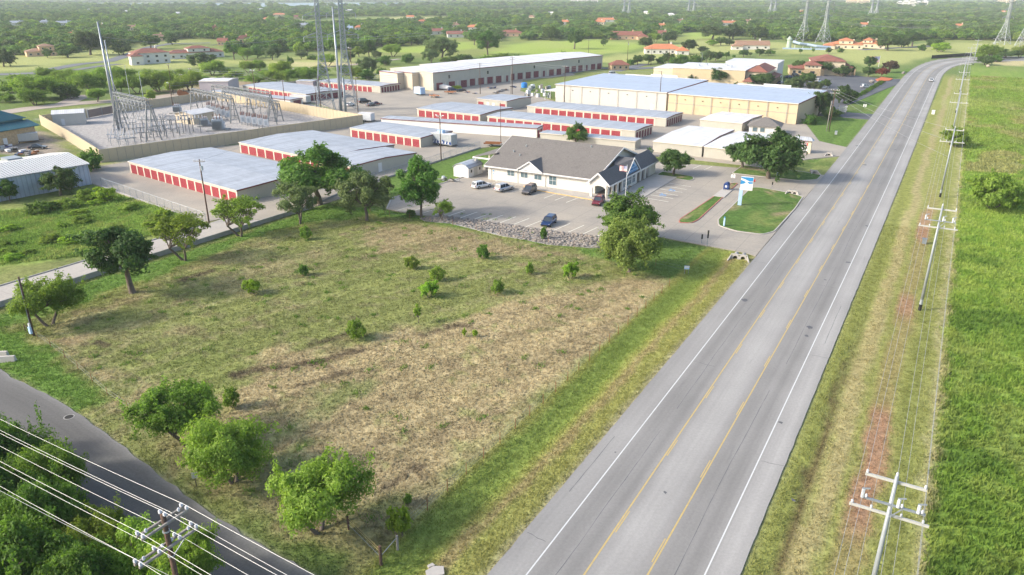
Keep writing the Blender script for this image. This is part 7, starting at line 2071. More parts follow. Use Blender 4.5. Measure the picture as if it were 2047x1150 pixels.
# white metal building in the left corner
b0=P(108,252);b1=P(172,248); rz=math.atan2(b1.y-b0.y,b1.x-b0.x)
t=thing('metal_shed','long white metal shed inside the left corner of the substation','shed',(b0.x,b0.y,0),rz)
w=(b1-b0).length; gable_body(w,6.0,3.6,.9,M['wall_white'],t,'x'); gable_roof(w,6.0,3.6,.9,M['roof_white'],t)
MB().box(.0,1.0,-.05,0,0,2.1).build('entry_door',M['white_equip'],t,(w*.25,-.01,0))
# control house
b0=P(353,246);b1=P(385,247); rz=math.atan2(b1.y-b0.y,b1.x-b0.x)-.25; w=(b1-b0).length+2
t=thing('control_house','beige control house with a pale low-pitched roof in the substation','building',(b0.x,b0.y,0),rz)
gable_body(w,9,3.2,.8,M['wall_cream'],t,'y'); gable_roof(w,9,3.2,.8,M['roof_white'],t,.5,.14,'y')
MB().box(-.5,.5,-.05,0,0,2.1).build('entry_door',M['dark'],t,(w*.75,-.01,0)); slab_window(t,w*.3,1.7,1.0,.9,'front',0,-.01)
# gantries
def gantry(label,a,b,h,n,drop=True,seg=2,legs=True):
    """lattice beam on A-frame legs; a, b ground points"""
    d=b-a; L=d.length; rz=math.atan2(d.y,d.x)
    t=thing('bus_gantry',label,'gantry',(a.x,a.y,-.05),rz,'substation gantries')
    w=.55
    for k,x in enumerate((0,L)):
        leg=MB()
        for s in (-1,1):
            leg.bar((x,s*h*.20,-.1),(x,s*.25,h),.3)
        for z in (.3,.55,.8): leg.bar((x,-(h*.20*(1-z)+.25*z),h*z),(x,(h*.20*(1-z)+.25*z),h*z),.16)
        leg.build('a_frame',M['sub_steel'],t,fix=False)
    mb=MB()
    for (y,z) in ((-w,h-.5),(w,h-.5),(-w,h+.5),(w,h+.5)): mb.bar((0,y,z),(L,y,z),.2)
    m_=int(L/1.3)
    for k in range(m_):
        x0=L*k/m_;x1=L*(k+1)/m_
        for (p,q) in (((-w,h-.5),(-w,h+.5)),((w,h-.5),(w,h+.5)),((-w,h+.5),(w,h+.5)),((-w,h-.5),(w,h-.5))):
            A,B=(p,q) if k%2==0 else (q,p); mb.bar((x0,A[0],A[1]),(x1,B[0],B[1]),.12)
    mb.build('lattice_beam',M['sub_steel'],t,fix=False)
    for k in range(n):
        x=L*(k+.5)/n
        s=MB().tube((x,0,h-.5),(x,0,h-2.0),.13,n=6).build('insulator_string',M['insul'],t)
        if drop: MB().path([(x,0,h-2.0),(x,-.5,h-3.6),(x,-1.4,h-4.6),(x,-1.8,h-5.4)],.05,5).build('dropper',M['sub_steel'],s,fix=False)
    return t
gantry('left gantry over the thin masts',P(243,262),P(308,282),11.5,9)
gantry('second lattice gantry behind the left one',P(250,250),P(312,268),8.0,9)
gantry('lattice gantry over the back row of white breakers',P(390,226),P(470,246),8.2,9)
gantry('lattice gantry over the front row of white breakers',P(452,228),P(545,250),8.2,9)
gantry('rear lattice gantry towards the back wall',P(430,212),P(545,232),7.6,9)
gantry('low lattice gantry by the corner of the substation',P(500,226),P(560,242),6.0,6)
def breaker(x,y,label,grp,rz=.2):
    b=P(x,y); t=thing('circuit_breaker',label,'breaker',(b.x,b.y,-.02),rz,grp)
    for sx in (-.5,.5):
        for sy in (-.35,.35): MB().box(sx-.06,sx+.06,sy-.06,sy+.06,-.05,.9).build('leg',M['galv'],t)
    MB().box(-.75,.75,-.55,.55,.85,3.0).build('tank',M['white_equip'],t)
    MB().box(-.35,.35,-.62,-.55,1.2,2.4).build('cabinet_door',M['grey_equip'],t)
    for xx in (-.45,0,.45):
        for s in (-1,1): MB().tube((xx,s*.25,3.0),(xx*1.15,s*.7,4.2),.10,.07,n=7).build('bushing',M['insul_brown'],t)
for i in range(5): breaker(487+11.5*i,249+2.0*i,['white breaker at the left end of the front row','second white breaker of the front row','third white breaker of the front row','fourth white breaker of the front row','white breaker at the right end of the front row'][i],'front row of white breakers')
for i in range(5): breaker(419+9.5*i,227+3.0*i,['white breaker at the left end of the back row','second white breaker of the back row','third white breaker of the back row','fourth white breaker of the back row','white breaker at the right end of the back row'][i],'back row of white breakers')
def transformer(x,y,label,s=1.0,rz=.2):
    b=P(x,y); t=thing('power_transformer',label,'transformer',(b.x,b.y,-.02),rz)
    MB().box(-3.4*s,3.4*s,-2.2*s,2.2*s,-.1,.25).build('oil_tray',M['conc_grey'],t)
    MB().box(-1.6*s,1.6*s,-1.1*s,1.1*s,.25,3.4*s).build('tank',M['grey_equip'],t)
    fin=MB().box(-.05,.05,-.5*s,.5*s,.6,3.0*s).mesh('radiator_fin',M['galv_pale'])
    for k in range(9):
        for sgn in (-1,1): put('radiator_fin',fin,t,(-1.4*s+.35*s*k,sgn*1.7*s,0))
    MB().tube((-1.2*s,0,3.9*s),(1.4*s,0,3.9*s),.38*s,n=10).build('conservator',M['white_equip'],t)
    for xx in (-.9,0,.9): MB().tube((xx*s,-.4*s,3.4*s),(xx*s*1.2,-.9*s,5.2*s),.14*s,.09*s,n=8).build('bushing',M['insul_brown'],t)
    MB().box(1.6*s,2.1*s,-.6*s,.6*s,.6,2.4*s).build('control_cabinet',M['white_equip'],t)
transformer(437,260,'large pale power transformer with red bushings near the front wall',1.0)
transformer(355,226,'smaller pale transformer behind the control house',.75)
transformer(410,252,'dark-fronted transformer left of the large one',.7,.3)
def bus_post(x,y,h,label,rz=0.2,kind=0):
    b=P(x,y); t=thing('bus_support',label,'bus support',(b.x,b.y,-.05),rz,'bus supports in the substation')
    MB().box(-.4,.4,-.4,.4,-.1,.2).build('footing',M['conc_pale'],t); MB().bar((0,0,.1),(0,0,h),.22).build('post',M['sub_steel'],t)
    MB().box(-1.1,1.1,-.08,.08,h-.1,h+.06).build('crossbar',M['sub_steel'],t)
    for xx in (-1,0,1): MB().tube((xx,0,h+.06),(xx,0,h+1.1),.16,.12,n=6).build('post_insulator',M['insul'],t)
    MB().tube((-1.2,0,h+1.15),(1.2,0,h+1.15),.06,n=6).build('bus_bar',M['sub_steel'],t)
rr=random.Random(31)
k=0
for (x0,y0,x1,y1,n,h,row) in ((238,278,330,272,7,3.2,'under the left gantry'),(250,268,345,260,6,3.6,'behind the left gantry'),(270,286,360,272,8,2.6,'nearest the front wall'),(330,262,380,268,5,4.0,'by the control house'),(372,262,402,266,3,4.4,'by the dark-fronted transformer'),(470,236,550,243,7,4.2,'before the front breakers'),(405,215,460,222,5,4.5,'behind the back breakers')):
    for i in range(n):
        f=i/max(1,n-1); bus_post(x0+(x1-x0)*f,y0+(y1-y0)*f,h*rr.uniform(.9,1.1),ORD[i]+' bus support from the left in the row '+row,.2+rr.uniform(-.2,.2))
for i,(x,y) in enumerate(((226,283),(232,290),(248,292),(262,290),(244,284))):
    b=P(x,y); t=thing('disconnect_switch',ORD[i]+' low disconnect switch from the left, by the front wall under the monopole','switch',(b.x,b.y,-.05),.3*i,'disconnect switches')
    for s in (-1.2,1.2): MB().bar((s,0,-.1),(s,0,2.0),.12).build('leg',M['galv_pale'],t)
    MB().box(-1.5,1.5,-.4,.4,2.0,2.15).build('platform',M['galv'],t)
    for xx in (-1.1,0,1.1): MB().tube((xx,0,2.15),(xx+.35,0,3.9),.14,.1,n=7).build('bushing',M['insul'],t)
wire('conductor sloping from the tallest monopole to the left gantry',[tuple(MP[0][0]+Vector((0,0,20))),tuple(P(275,272,11.5))],.03,.8,'wire_dark')
wire('conductor from the tallest monopole towards the lattice tower',[tuple(MP[0][0]+Vector((0,0,28))),tuple(TW[0][1]+Vector((0,0,27)))],.04,3,'wire_dark')
wire('conductor from the thinner monopole towards the lattice tower',[tuple(MP[1][0]+Vector((0,0,22))),tuple(TW[0][1]+Vector((0,0,33)))],.04,3,'wire_dark')

# ------------------------------------------------------------------ fences
def post_fence(label,pts,h,gap,m,r,wires,name='wire_fence',wm='wire_dark',wr=.008,cat='fence',mesh=None,rail=False,jit=0.0):
    pts=[Vector((p[0],p[1],0)) for p in pts]
    o=pts[0]; t=thing(name,label,cat,(o.x,o.y,0),0); rr=random.Random(len(label))
    tops=[]; pm=MB().tube((0,0,-.15),(0,0,1),r,r*.9,n=6).mesh('post',M[m])
    for a,b in zip(pts,pts[1:]):
        n=max(1,round((b-a).length/gap))
        for k in range(n+(1 if b is pts[-1] else 0)):
            c=a.lerp(b,k/n); z=float(ground_height(np.array([c.x]),np.array([c.y]))[0]); hh=h*rr.uniform(1-jit,1+jit)
            p=put('post',pm,t,(c.x-o.x,c.y-o.y,z),rr.uniform(0,3),(1,1,hh))
            p.rotation_euler=(rr.uniform(-jit,jit)*.3,rr.uniform(-jit,jit)*.3,0)
            tops.append((c.x-o.x,c.y-o.y,z+h))
    for z in wires: MB().path([(x,y,q-h*(1-z)) for x,y,q in tops],wr,4).build('strand',M[wm],t,fix=False)
    if rail: MB().path([(x,y,q) for x,y,q in tops],.03,5).build('top_rail',M['galv_pale'],t,fix=False)
    if mesh:
        mb=MB()
        for (x0,y0,z0),(x1,y1,z1) in zip(tops,tops[1:]): mb.quad((x0,y0,z0-h+.08),(x1,y1,z1-h+.08),(x1,y1,z1-.02),(x0,y0,z0-.02))
        mb.build('chain_link',M[mesh],t,fix=False)
    return t
def linkmat():
    m,nt,b=newmat('chain_link'); N=nt.nodes;L=nt.links
    b.inputs['Base Color'].default_value=(.5,.52,.54,1); b.inputs['Metallic'].default_value=.4; b.inputs['Roughness'].default_value=.5
    tr=N.new('ShaderNodeBsdfTransparent'); ms=N.new('ShaderNodeMixShader'); ms.inputs[0].default_value=.16
    L.new(tr.outputs[0],ms.inputs[1]);L.new(b.outputs[0],ms.inputs[2]);L.new(ms.outputs[0],nt.nodes['Material Output'].inputs['Surface'])
    return m
M['link']=linkmat()
post_fence('rusty T-post wire fence between the mown lot and the highway',uvp([(37,-31.6),(60,-31.4),(80,-31.3),(99,-31.2)]),1.25,3.0,'rust',.035,(.35,.62,.9),jit=.06)
post_fence('low wire fence at the top of the mown lot below the rocks',pxpoly([(1370,545),(1200,505),(1000,468),(860,443),(740,425)]),1.2,4.5,'rust',.03,(.4,.8),jit=.06)
post_fence('sagging wire fence along the left edge of the mown lot',pxpoly([(75,675),(130,715),(215,790),(300,850)]),1.1,4.5,'rust',.03,(.4,.8),jit=.08)
post_fence('chain-link fence along the edge of the storage yard',pxpoly([(203,371),(300,405),(412,444)]),1.9,3.0,'galv',.035,(),'chain_link_fence',mesh='link',rail=True)
post_fence('chain-link fence between the storage yard and the post office grass',pxpoly([(690,384),(769,356),(860,328),(960,295)]),1.9,3.0,'galv',.035,(),'chain_link_fence',mesh='link',rail=True)
post_fence('chain-link fence behind the post office',[tuple(W(184,-104))[:2],tuple(W(184.5,-80))[:2],tuple(W(185.5,-66))[:2]],1.9,3.2,'galv',.035,(),'chain_link_fence',mesh='link',rail=True)
post_fence('chain-link fence round the yard behind the far storage rows',pxpoly([(715,152),(760,158),(800,166)]),2.2,4,'galv',.05,(),'chain_link_fence',mesh='link',rail=True)
# corner brace of the field fence
b=P(762,1128); c=P(795,1098); e=P(697,1058)
t=thing('corner_brace','dark timber corner posts with pale brace rails at the near corner of the lot','fence',(b.x,b.y,-.05),0)
MB().tube((0,0,-.2),(0,0,1.75),.13,.12,n=8).build('corner_post',M['wood'],t); MB().tube(tuple(c-b),tuple(c-b+Vector((0,0,1.35))),.1,n=8).build('brace_post',M['wood_grey'],t); MB().tube(tuple(e-b),tuple(e-b+Vector((0,0,1.4))),.09,n=8).build('brace_post',M['wood'],t)
MB().bar(Vector((0,0,.8)),c-b+Vector((0,0,1.2)),.035).build('brace_rail',M['galv_pale'],t)
for z0,z1,m in ((1.45,1.2,'line_yellow'),(1.2,.95,'line_yellow'),(.75,.55,'galv_pale')): MB().bar(Vector((0,0,z0)),e-b+Vector((0,0,z1)),.02).build('brace_wire',M[m],t)
# low dark retaining fence beyond the bend
post_fence('long dark silt fence along the outside of the bend',pxpoly([(1862,118),(1900,115.5),(1960,111)]),2.2,6,'dark',.1,(),'silt_fence',mesh=None)
for a,b in zip(pxpoly([(1862,118),(1900,115.5),(1960,111)]),pxpoly([(1900,115.5),(1960,111)])):
    A=Vector((*a,0));B=Vector((*b,0)); tag(MB().bar(A+Vector((0,0,1.2)),B+Vector((0,0,1.2)),.1,2.2).build('retaining_screen',M['dark']),'dark screen panel along the outside of the bend','screen','dark screens in the bend')
# ------------------------------------------------------------------ vehicles
def wheel(t,x,y,r=.34,w=.22,side=1):
    tb=MB(); n=16
    tb.tube((x,y-w/2,r),(x,y+w/2,r),r,n=n); ty=tb.build('wheel',M['tyre'],t,smooth=False)
    MB().tube((x,y+side*(w/2-.01),r),(x,y+side*(w/2+.015),r),r*.62,n=10).build('rim',M['rim'],ty)
def loft(sections,close=True):
    """sections: list of lists of points with equal count"""
    mb=MB(); n=len(sections[0]); vs=[p for s in sections for p in s]; fs=[]
    for i in range(len(sections)-1):
        for k in range(n): fs.append((i*n+k,i*n+(k+1)%n,(i+1)*n+(k+1)%n,(i+1)*n+k))
    fs+=[tuple(range(n-1,-1,-1)),tuple(range((len(sections)-1)*n,len(sections)*n))]
    return mb.add(vs,fs)
def car(px,label,colm,head,kind='suv',L=4.7,Wd=1.88,H=1.70,z=.03,name='car',group=None,pos=None,roofm=None):
    b=P(*px) if pos is None else pos
    t=thing(name,label,'car',(b.x,b.y,z),head,group)
    hl=L/2; hw=Wd/2; zb=.28; zs=H*.56     # sill and shoulder
    def sec(x,zt,k=1.0,zbo=zb): 
        w=hw*k; return [(x,-w*.94,zbo),(x,-w,zbo+.18),(x,-w,zt-.14),(x,-w*.90,zt),(x,w*.90,zt),(x,w,zt-.14),(x,w,zbo+.18),(x,w*.94,zbo)]
    hood=zs*.92
    secs=[sec(-hl,zs*.78,.86,zb+.12),sec(-hl+.12,zs*.95,.95),sec(-hl+.6,zs,1.0),sec(0,zs,1.0),sec(hl*.36,zs,1.0),sec(hl*.45,zs*.985,1.0),sec(hl-.55,hood,.97),sec(hl-.15,hood*.86,.90),sec(hl,hood*.66,.82,zb+.12)]
    loft(secs).build('body',colm,t,smooth=False)
    xr=-hl+.18 if kind in('suv','van') else -hl+.75
    xr2=-hl+.45 if kind in('suv','van') else -hl+1.35
    g=[[(xr,-hw*.88,zs-.02),(xr,hw*.88,zs-.02),(xr2,hw*.74,H-.07),(xr2,-hw*.74,H-.07)],[(hl*.42,-hw*.88,zs-.02),(hl*.42,hw*.88,zs-.02),(hl*.08,hw*.74,H-.07),(hl*.08,-hw*.74,H-.07)]]
    loft(g).build('glasshouse',M['glass'],t)
    loft([[(xr2-.12,-hw*.72,H-.09),(xr2-.12,hw*.72,H-.09),(xr2-.05,hw*.66,H),(xr2-.05,-hw*.66,H)],[(hl*.12,-hw*.74,H-.09),(hl*.12,hw*.74,H-.09),(hl*.04,hw*.66,H),(hl*.04,-hw*.66,H)]]).build('roof',roofm or colm,t)
    for s in (-1,1):
        for (xa,xb) in ((hl*.43,hl*.09),(-.08*L,-.09*L),(xr+.02,xr2)):
            MB().bar((xa,s*hw*.885,zs-.02),(xb,s*hw*.745,H-.06),.09,.07).build('pillar',colm,t)
        if kind=='suv': MB().bar((-.30*L,s*hw*.885,zs),(-.31*L,s*hw*.745,H-.06),.12,.07).build('pillar',colm,t)
        MB().box(hl*.36,hl*.42,min(s*hw,s*(hw+.17)),max(s*hw,s*(hw+.17)),zs-.02,zs+.13).build('mirror',colm,t)
        MB().box(hl-.34,hl-.13,min(s*hw*.55,s*hw*.88),max(s*hw*.55,s*hw*.88),hood*.68,hood*.84).build('headlight',M['lamp'],t)
        MB().box(-hl-.01,-hl+.13,min(s*hw*.62,s*hw*.9),max(s*hw*.62,s*hw*.9),zs*.68,zs*.92).build('tail_light',M['tail'],t)
        for x in (-L*.29,L*.31): wheel(t,x,s*(hw-.10),.35,.24,s)
    MB().box(hl-.12,hl+.03,-hw*.5,hw*.5,hood*.42,hood*.62).build('grille',M['dark'],t)
    MB().box(-hl-.03,-hl+.1,-.26,.26,zs*.5,zs*.62).build('number_plate',M['white'],t)
    if kind=='suv':
        for s in (-1,1): MB().bar((-L*.36,s*hw*.58,H+.03),(L*.02,s*hw*.58,H+.03),.04).build('roof_rail',M['galv_dull'],t)
    return t
UPU=math.pi/2-HW           # heading along +u
P_white=paint('white_car_paint',(.72,.72,.72)); P_silver=paint('silver_car_paint',(.52,.54,.56),.3,.5); P_grey=paint('brown_grey_car_paint',(.09,.085,.085),.3,.4)
P_red=paint('dark_red_car_paint',(.15,.010,.018)); P_blue=paint('dark_blue_car_paint',(.008,.03,.11),.28,.4); P_black=paint('black_car_paint',(.015,.016,.018)); P_tan=paint('brown_roof_paint',(.16,.10,.085),.4,.2)
car((1097,449),'dark blue estate car parked beside the rocks',P_blue,UPU+math.pi+.16,'suv',4.75,1.88,1.6)
car((963,375),'white estate car parked farthest left by the post office',P_white,UPU-.35,'suv',4.8,1.86,1.55)
car((1008,381),'white minivan parked between the white estate and the grey SUV',P_silver,UPU-.22,'van',4.8,1.9,1.7)
car((1058,386),'dark grey SUV with a brown roof parked by the post office',P_grey,UPU+math.pi+.1,'suv',4.8,1.9,1.78,roofm=P_tan)
car((1196,408),'dark red SUV parked at the post office porch',P_red,UPU+math.pi+.15,'suv',4.5,1.85,1.65)
b=W(428,-11.8); car(None,'white car driving on the far highway',P_white,UPU+math.pi-.05,'sedan',4.6,1.85,1.45,pos=b,z=.05)
car((1731,176),'silver SUV parked nearest the highway at the clinic',P_silver,.15,'suv',5.0,1.95,1.75)
car((1634,166),'white truck parked among the young trees of the clinic',P_white,.9,'van',5.2,2.0,2.2)
car((1645,177),'silver car parked behind the white truck at the clinic',P_silver,.15,'sedan',4.7,1.85,1.45)
car((1577,156),'dark blue car parked by the tan office porch, left of two',P_blue,.5,'sedan',4.7,1.85,1.45)
car((1590,153),'dark car parked by the tan office porch, right of two',P_black,.5,'suv',4.7,1.85,1.7)
car((1561,168),'blue car parked at the corner of the tan office',P_blue,.7,'sedan',4.7,1.85,1.45)
car((1226,151),'white van parked beyond the white warehouse roof',P_white,.3,'van',5.2,2.0,2.1)
car((76,298),'dark car among the scrap in the left yard',P_black,.3,'sedan',4.5,1.8,1.4)
car((729,206),'black pickup-like car among the vehicles by the monopoles',P_black,.6,'suv',5.2,1.95,1.9)
car((753,210),'red car among the vehicles by the monopoles',P_red,.4,'sedan',4.2,1.75,1.4)
car((700,212),'pale car behind the monopoles',P_white,1.2,'sedan',4.5,1.8,1.45)
car((742,212),'dark wrecked car between the black and red cars',P_grey,1.0,'sedan',4.5,1.8,1.4)
car((905,182),'dark blue car beside the covered boat',P_blue,.4,'suv',4.8,1.85,1.6)
car((922,184),'black car among the trailers by the timber pole',P_black,.2,'sedan',4.6,1.8,1.4)
# box trailers
def box_trailer(x,y,L,Wd,H,rz,m,label,panel=None,nose=False):
    b=P(x,y); t=thing('box_trailer',label,'trailer',(b.x,b.y,.02),rz)
    bd=MB().box(-L/2,L/2,-Wd/2,Wd/2,.55,H).build('body',M[m] if isinstance(m,str) else m,t)
    MB().box(-L/2-.03,L/2+.03,-Wd/2-.03,Wd/2+.03,H,H+.06).build('roof',M['roof_white'],t)
    MB().box(-L/2,L/2,-Wd/2+.1,Wd/2-.1,.42,.55).build('chassis',M['dark'],t)
    for xx in (-.45,.45):
        for s in (-1,1): wheel(t,xx-L*.08,s*(Wd/2-.02),.36,.22,s)
    MB().bar((L/2,0,.5),(L/2+1.3,0,.5),.12).build('hitch',M['dark'],t); MB().tube((L/2+1.2,0,-.05),(L/2+1.2,0,.6),.04,n=6).build('jack',M['galv'],t)
    if panel: panel(t,L,Wd,H)
    return t
def mural(t,L,Wd,H):
    # dark skyline picture along the lower side and a pale tarpaulin over the front
    rr=random.Random(3); mb=MB(); xs=[-L/2+.1]; 
    x=-L/2+.1
    while x<L/2-.2:
        w=rr.uniform(.3,.7); z=rr.uniform(1.0,1.9); mb.quad((x,-Wd/2-.012,.7),(min(x+w,L/2-.1),-Wd/2-.012,.7),(min(x+w,L/2-.1),-Wd/2-.012,z),(x,-Wd/2-.012,z)); x+=w
    mb.build('mural',M['navy'],t,fix=False)
    for k in range(6): MB().add([(-L/2+.6+k*1.1,-Wd/2-.016,.8),(-L/2+1.2+k*1.1,-Wd/2-.016,.8),(-L/2+.95+k*1.1,-Wd/2-.016,1.5)],[(0,1,2)]).build('mural_highlight',M['white'],t,fix=False)
    MB().add([(-L/2-.05,-Wd/2-.05,.6),(-L/2-.05,Wd/2+.05,.5),(-L/2-.5,Wd/2,1.6),(-L/2-.35,-Wd/2,1.7),(-L/2+.3,-Wd/2-.03,H+.1),(-L/2+.3,Wd/2+.03,H+.1)],[(0,1,2,3),(3,2,5,4)]).build('tarpaulin',M['white'],t)
    MB().box(-.9,.9,-.6,.6,H+.06,H+.9).build('roof_tank',M['sky_blue'],t,(-.9,0,0))
box_trailer(888,291,7.6,2.5,3.4,UPU-math.radians(96),'galv_pale','tall trailer painted with a dark skyline and a pale tarpaulin front',mural)
box_trailer(839,190,5.2,2.4,3.2,-.9,'sky_blue','pale blue box trailer standing alone on the gravel yard')
box_trailer(601,206,9.0,2.6,2.9,-.55,'wall_white','long white box trailer beside the far storage rows')
box_trailer(733,243,5.0,2.5,2.8,-.4,'white_equip','white box trailer behind the right end of the tan wall')
box_trailer(40,286,9.5,2.4,2.6,.55,'wall_white','long white box trailer in front of the teal-roofed building')
b=P(886,180); t=thing('covered_boat','white covered boat on a trailer on the gravel yard','boat',(b.x,b.y,.02),-.5)
loft([[(-4,-1.2,.9),(-4,1.2,.9),(-4,1.1,1.7),(-4,-1.1,1.7)],[(0,-1.3,.7),(0,1.3,.7),(0,1.0,2.4),(0,-1.0,2.4)],[(3,-.8,.8),(3,.8,.8),(3,.6,1.9),(3,-.6,1.9)],[(4.6,-.1,1.3),(4.6,.1,1.3),(4.6,.1,1.6),(4.6,-.1,1.6)]]).build('cover',M['white'],t)
MB().box(-3.4,3.2,-.7,.7,.4,.55).build('trailer_frame',M['galv'],t)
for s in (-1,1): wheel(t,-1.0,s*1.0,.36,.2,s)
for (x,y,rz,lab) in ((868,195,-.9,'empty flatbed trailer beside the blue box trailer'),(900,188,-.5,'rusty flatbed trailer beside the covered boat'),(985,292,-.2,'dark utility trailer behind the post office shelter')):
    b=P(x,y); t=thing('flatbed_trailer',lab,'trailer',(b.x,b.y,.02),rz)
    MB().box(-2.4,2.4,-1.0,1.0,.55,.68).build('deck',M['wood_grey'],t)
    for s in (-1,1): wheel(t,-.3,s*1.12,.36,.2,s); MB().box(-2.4,2.4,min(s*.97,s*1.03),max(s*.97,s*1.03),.68,1.05).build('side_rail',M['rust'],t)
    MB().bar((2.4,0,.55),(3.7,0,.5),.1).build('hitch',M['dark'],t)
# scrap yard behind the white warehouse
rr=random.Random(9)
for i in range(22):
    x=rr.uniform(1050,1100); y=rr.uniform(176,196); b=P(x,y); s=rr.uniform(.7,1.7)
    o=thing('scrap_appliance','white discarded cabinet in the scrap behind the white warehouse','scrap',(b.x,b.y,0),rr.uniform(0,3),'scrap behind the white warehouse')
    MB().box(-s*.5,s*.5,-s*.45,s*.45,-.05,s*rr.uniform(.9,1.4)).build('body',M[rr.choice(['white_equip','galv_pale','grey_equip','galv_dull','wood_grey'])],o); MB().box(-s*.44,s*.44,-s*.48,-s*.45,.1,s*.8).build('front_panel',M[rr.choice(['white_equip','galv_dull','dark'])],o)
b=P(1048,175); t=thing('water_tank','bright blue water tank in the scrap yard','tank',(b.x,b.y,0),0)
MB().tube((0,0,-.05),(0,0,2.0),1.4,1.35,n=16).build('tank',mat('blue_plastic',(.03,.2,.55),.4),t); MB().tube((0,0,2.0),(0,0,2.3),1.2,.5,n=16).build('lid',mat('blue_plastic_lid',(.03,.17,.5),.4),t)
for (x,y,c,lab) in ((372,196,'rust','red cable reel behind the substation, right of two'),(362,193,'rust','red cable reel behind the substation, left of two')):
    b=P(x,y); t=thing('cable_reel',lab,'reel',(b.x,b.y,0),.5)
    for s in (-1,1): MB().tube((0,s*.9,1.3),(0,s*1.0,1.3),1.3,n=18).build('flange',M[c],t)
    MB().tube((0,-.9,1.3),(0,.9,1.3),.7,n=14).build('drum',M['rust'],t)
for i in range(12):
    x=rr.uniform(4,120); y=rr.uniform(296,312); b=P(x,y); s=rr.uniform(.6,1.6)
    o=thing('scrap_heap','low heap of mixed scrap in the left yard','scrap',(b.x,b.y,0),rr.uniform(0,3),'scrap in the left yard')
    for k in range(4): MB().box(-s*.6,s*.6,-s*.3,s*.3,0,s*.35).build('piece',M[rr.choice(['white','rust','galv_dull','dark','wood_grey','navy'])],o,(rr.uniform(-s,s),rr.uniform(-s,s),.05+.1*k),rr.uniform(0,3))
for i in range(9):
    x=rr.uniform(925,1030); y=rr.uniform(174,188); b=P(x,y); s=rr.uniform(.6,1.5)
    o=thing('scrap_heap','low heap of timber and scrap below the stepped metal building','scrap',(b.x,b.y,0),rr.uniform(0,3),'scrap on the gravel yard')
    for k in range(4): MB().box(-s*1.1,s*1.1,-s*.25,s*.25,0,s*.25).build('piece',M[rr.choice(['wood','rust','galv_dull','dark','wood_grey','navy'])],o,(rr.uniform(-s,s),rr.uniform(-s,s),.05+.1*k),rr.uniform(0,3))
# ------------------------------------------------------------------ houses
def house(x,y,wpx,label,wall,roof,h=3.2,rise=2.2,depth=None,turn=0.0,chim=True,form='hip',nwin=3,wing=0,storeys=1,group=None,name='house',two=None):
    b=P(x,y); w=wpx/ppm(y); d=depth or max(6,min(w*.55,14))
    r=math.hypot(b.x,b.y); rz=math.atan2(-b.x/r,b.y/r)+turn
    t=thing(name,label,'house',(b.x,b.y,-.12),rz,group)
    MB().box(-w/2,w/2,0,d,-.1,h).build('wall',M[wall],t)
    if form=='hip': hip(-w/2,w/2,0,d,h+.02,rise,M[roof],t,'roof',.6)
    else:
        rf=MB().add([(-w/2-.5,-.6,h-.1),(w/2+.5,-.6,h-.1),(w/2+.5,d+.6,h-.1),(-w/2-.5,d+.6,h-.1),(-w/2-.5,d/2,h+rise),(w/2+.5,d/2,h+rise)],[(0,1,5,4),(2,3,4,5),(0,4,3),(1,2,5)]).build('roof',M[roof],t)
    if chim:
        cx=w*.22; MB().box(cx-.6,cx+.6,d*.5-.5,d*.5+.5,h,h+rise+1.3).build('chimney',M[wall],t)
    for s_ in range(storeys):
        for k in range(nwin): slab_window(t,-w/2+w*(k+.5)/nwin,1.5+2.9*s_,min(1.6,w/nwin*.4),1.4,'front',0,-.01)
    if wing:
        ww=w*.34; MB().box(w/2*wing-ww/2,w/2*wing+ww/2,-d*.45,-.02,-.1,h*.8).build('wing',M[wall],t); hip(w/2*wing-ww/2,w/2*wing+ww/2,-d*.45,d*.3,h*.8+.02,rise*.8,M[roof],t,'wing_roof',.5)
        slab_window(t,w/2*wing,1.3,min(1.6,ww*.4),1.3,'front',0,-d*.45-.01)
    if two:
        f,hh=two; MB().box(w*(f-.2),w*(f+.2),.6,d-.6,h,h+hh).build('upper_wall',M[wall],t); hip(w*(f-.2),w*(f+.2),.6,d-.6,h+hh+.02,rise*.8,M[roof],t,'upper_roof',.6)
        for k in range(2): slab_window(t,w*(f-.1+.2*k),h+hh*.55,1.2,1.3,'front',0,.59)
    HOUSE_SPOTS.append((b.x-math.sin(rz)*d/2,b.y+math.cos(rz)*d/2,max(w,d)*.55))
    return t
house(93,112,66,'brown two-storey house with tiled roofs among the dark oaks','stucco_peach','tile_brown',3.2,2.0,12,.1,True,'hip',5,0,1,two=(.05,3.2))
house(307,127,66,'white two-storey villa with a red tiled roof, left half','stucco_white','tile_red',6.4,2.4,13,.25,True,'hip',4,-1,2)
house(395,116,106,'long white wing of the red-roofed villa','stucco_white','tile_red',3.6,2.0,10,.28,True,'hip',7,0,1,two=(.05,2.6))
house(1252,79,62,'brown stone house with a dark porch at the end of the fairway','stucco_peach','tile_red',3.8,3.4,14,.1,True,'gable',5,1)
house(1322,73,34,'low dark-roofed house right of the brown stone house','stucco_cream','tile_red',3.2,2.6,10,.1,True,'gable',3)
house(1326,108,72,'white villa with a bright orange tiled roof beside the paddock','stucco_white','tile_orange',3.4,3.2,14,.1,True,'hip',6,1)
house(1505,99,64,'low white house with a tan roof in the meadow','stucco_white','tile_brown',3.2,3.2,13,.15,True,'gable',4,-1)
house(1690,98,62,'cream villa with orange roofs in the meadow, left of two','stucco_cream','tile_orange',3.4,2.4,14,.05,True,'hip',5,-1,two=(.0,2.8))
house(1737,96,44,'cream villa with orange roofs in the meadow, right of two','stucco_cream','tile_orange',3.4,2.4,12,-.1,True,'hip',4,1,two=(-.1,2.4))
house(1240,140,36,'small tan gatehouse with a red tiled roof at the end of the stepped building','stone','tile_red',2.8,2.4,7,.3,False,'hip',3,0,1,None,'gatehouse')
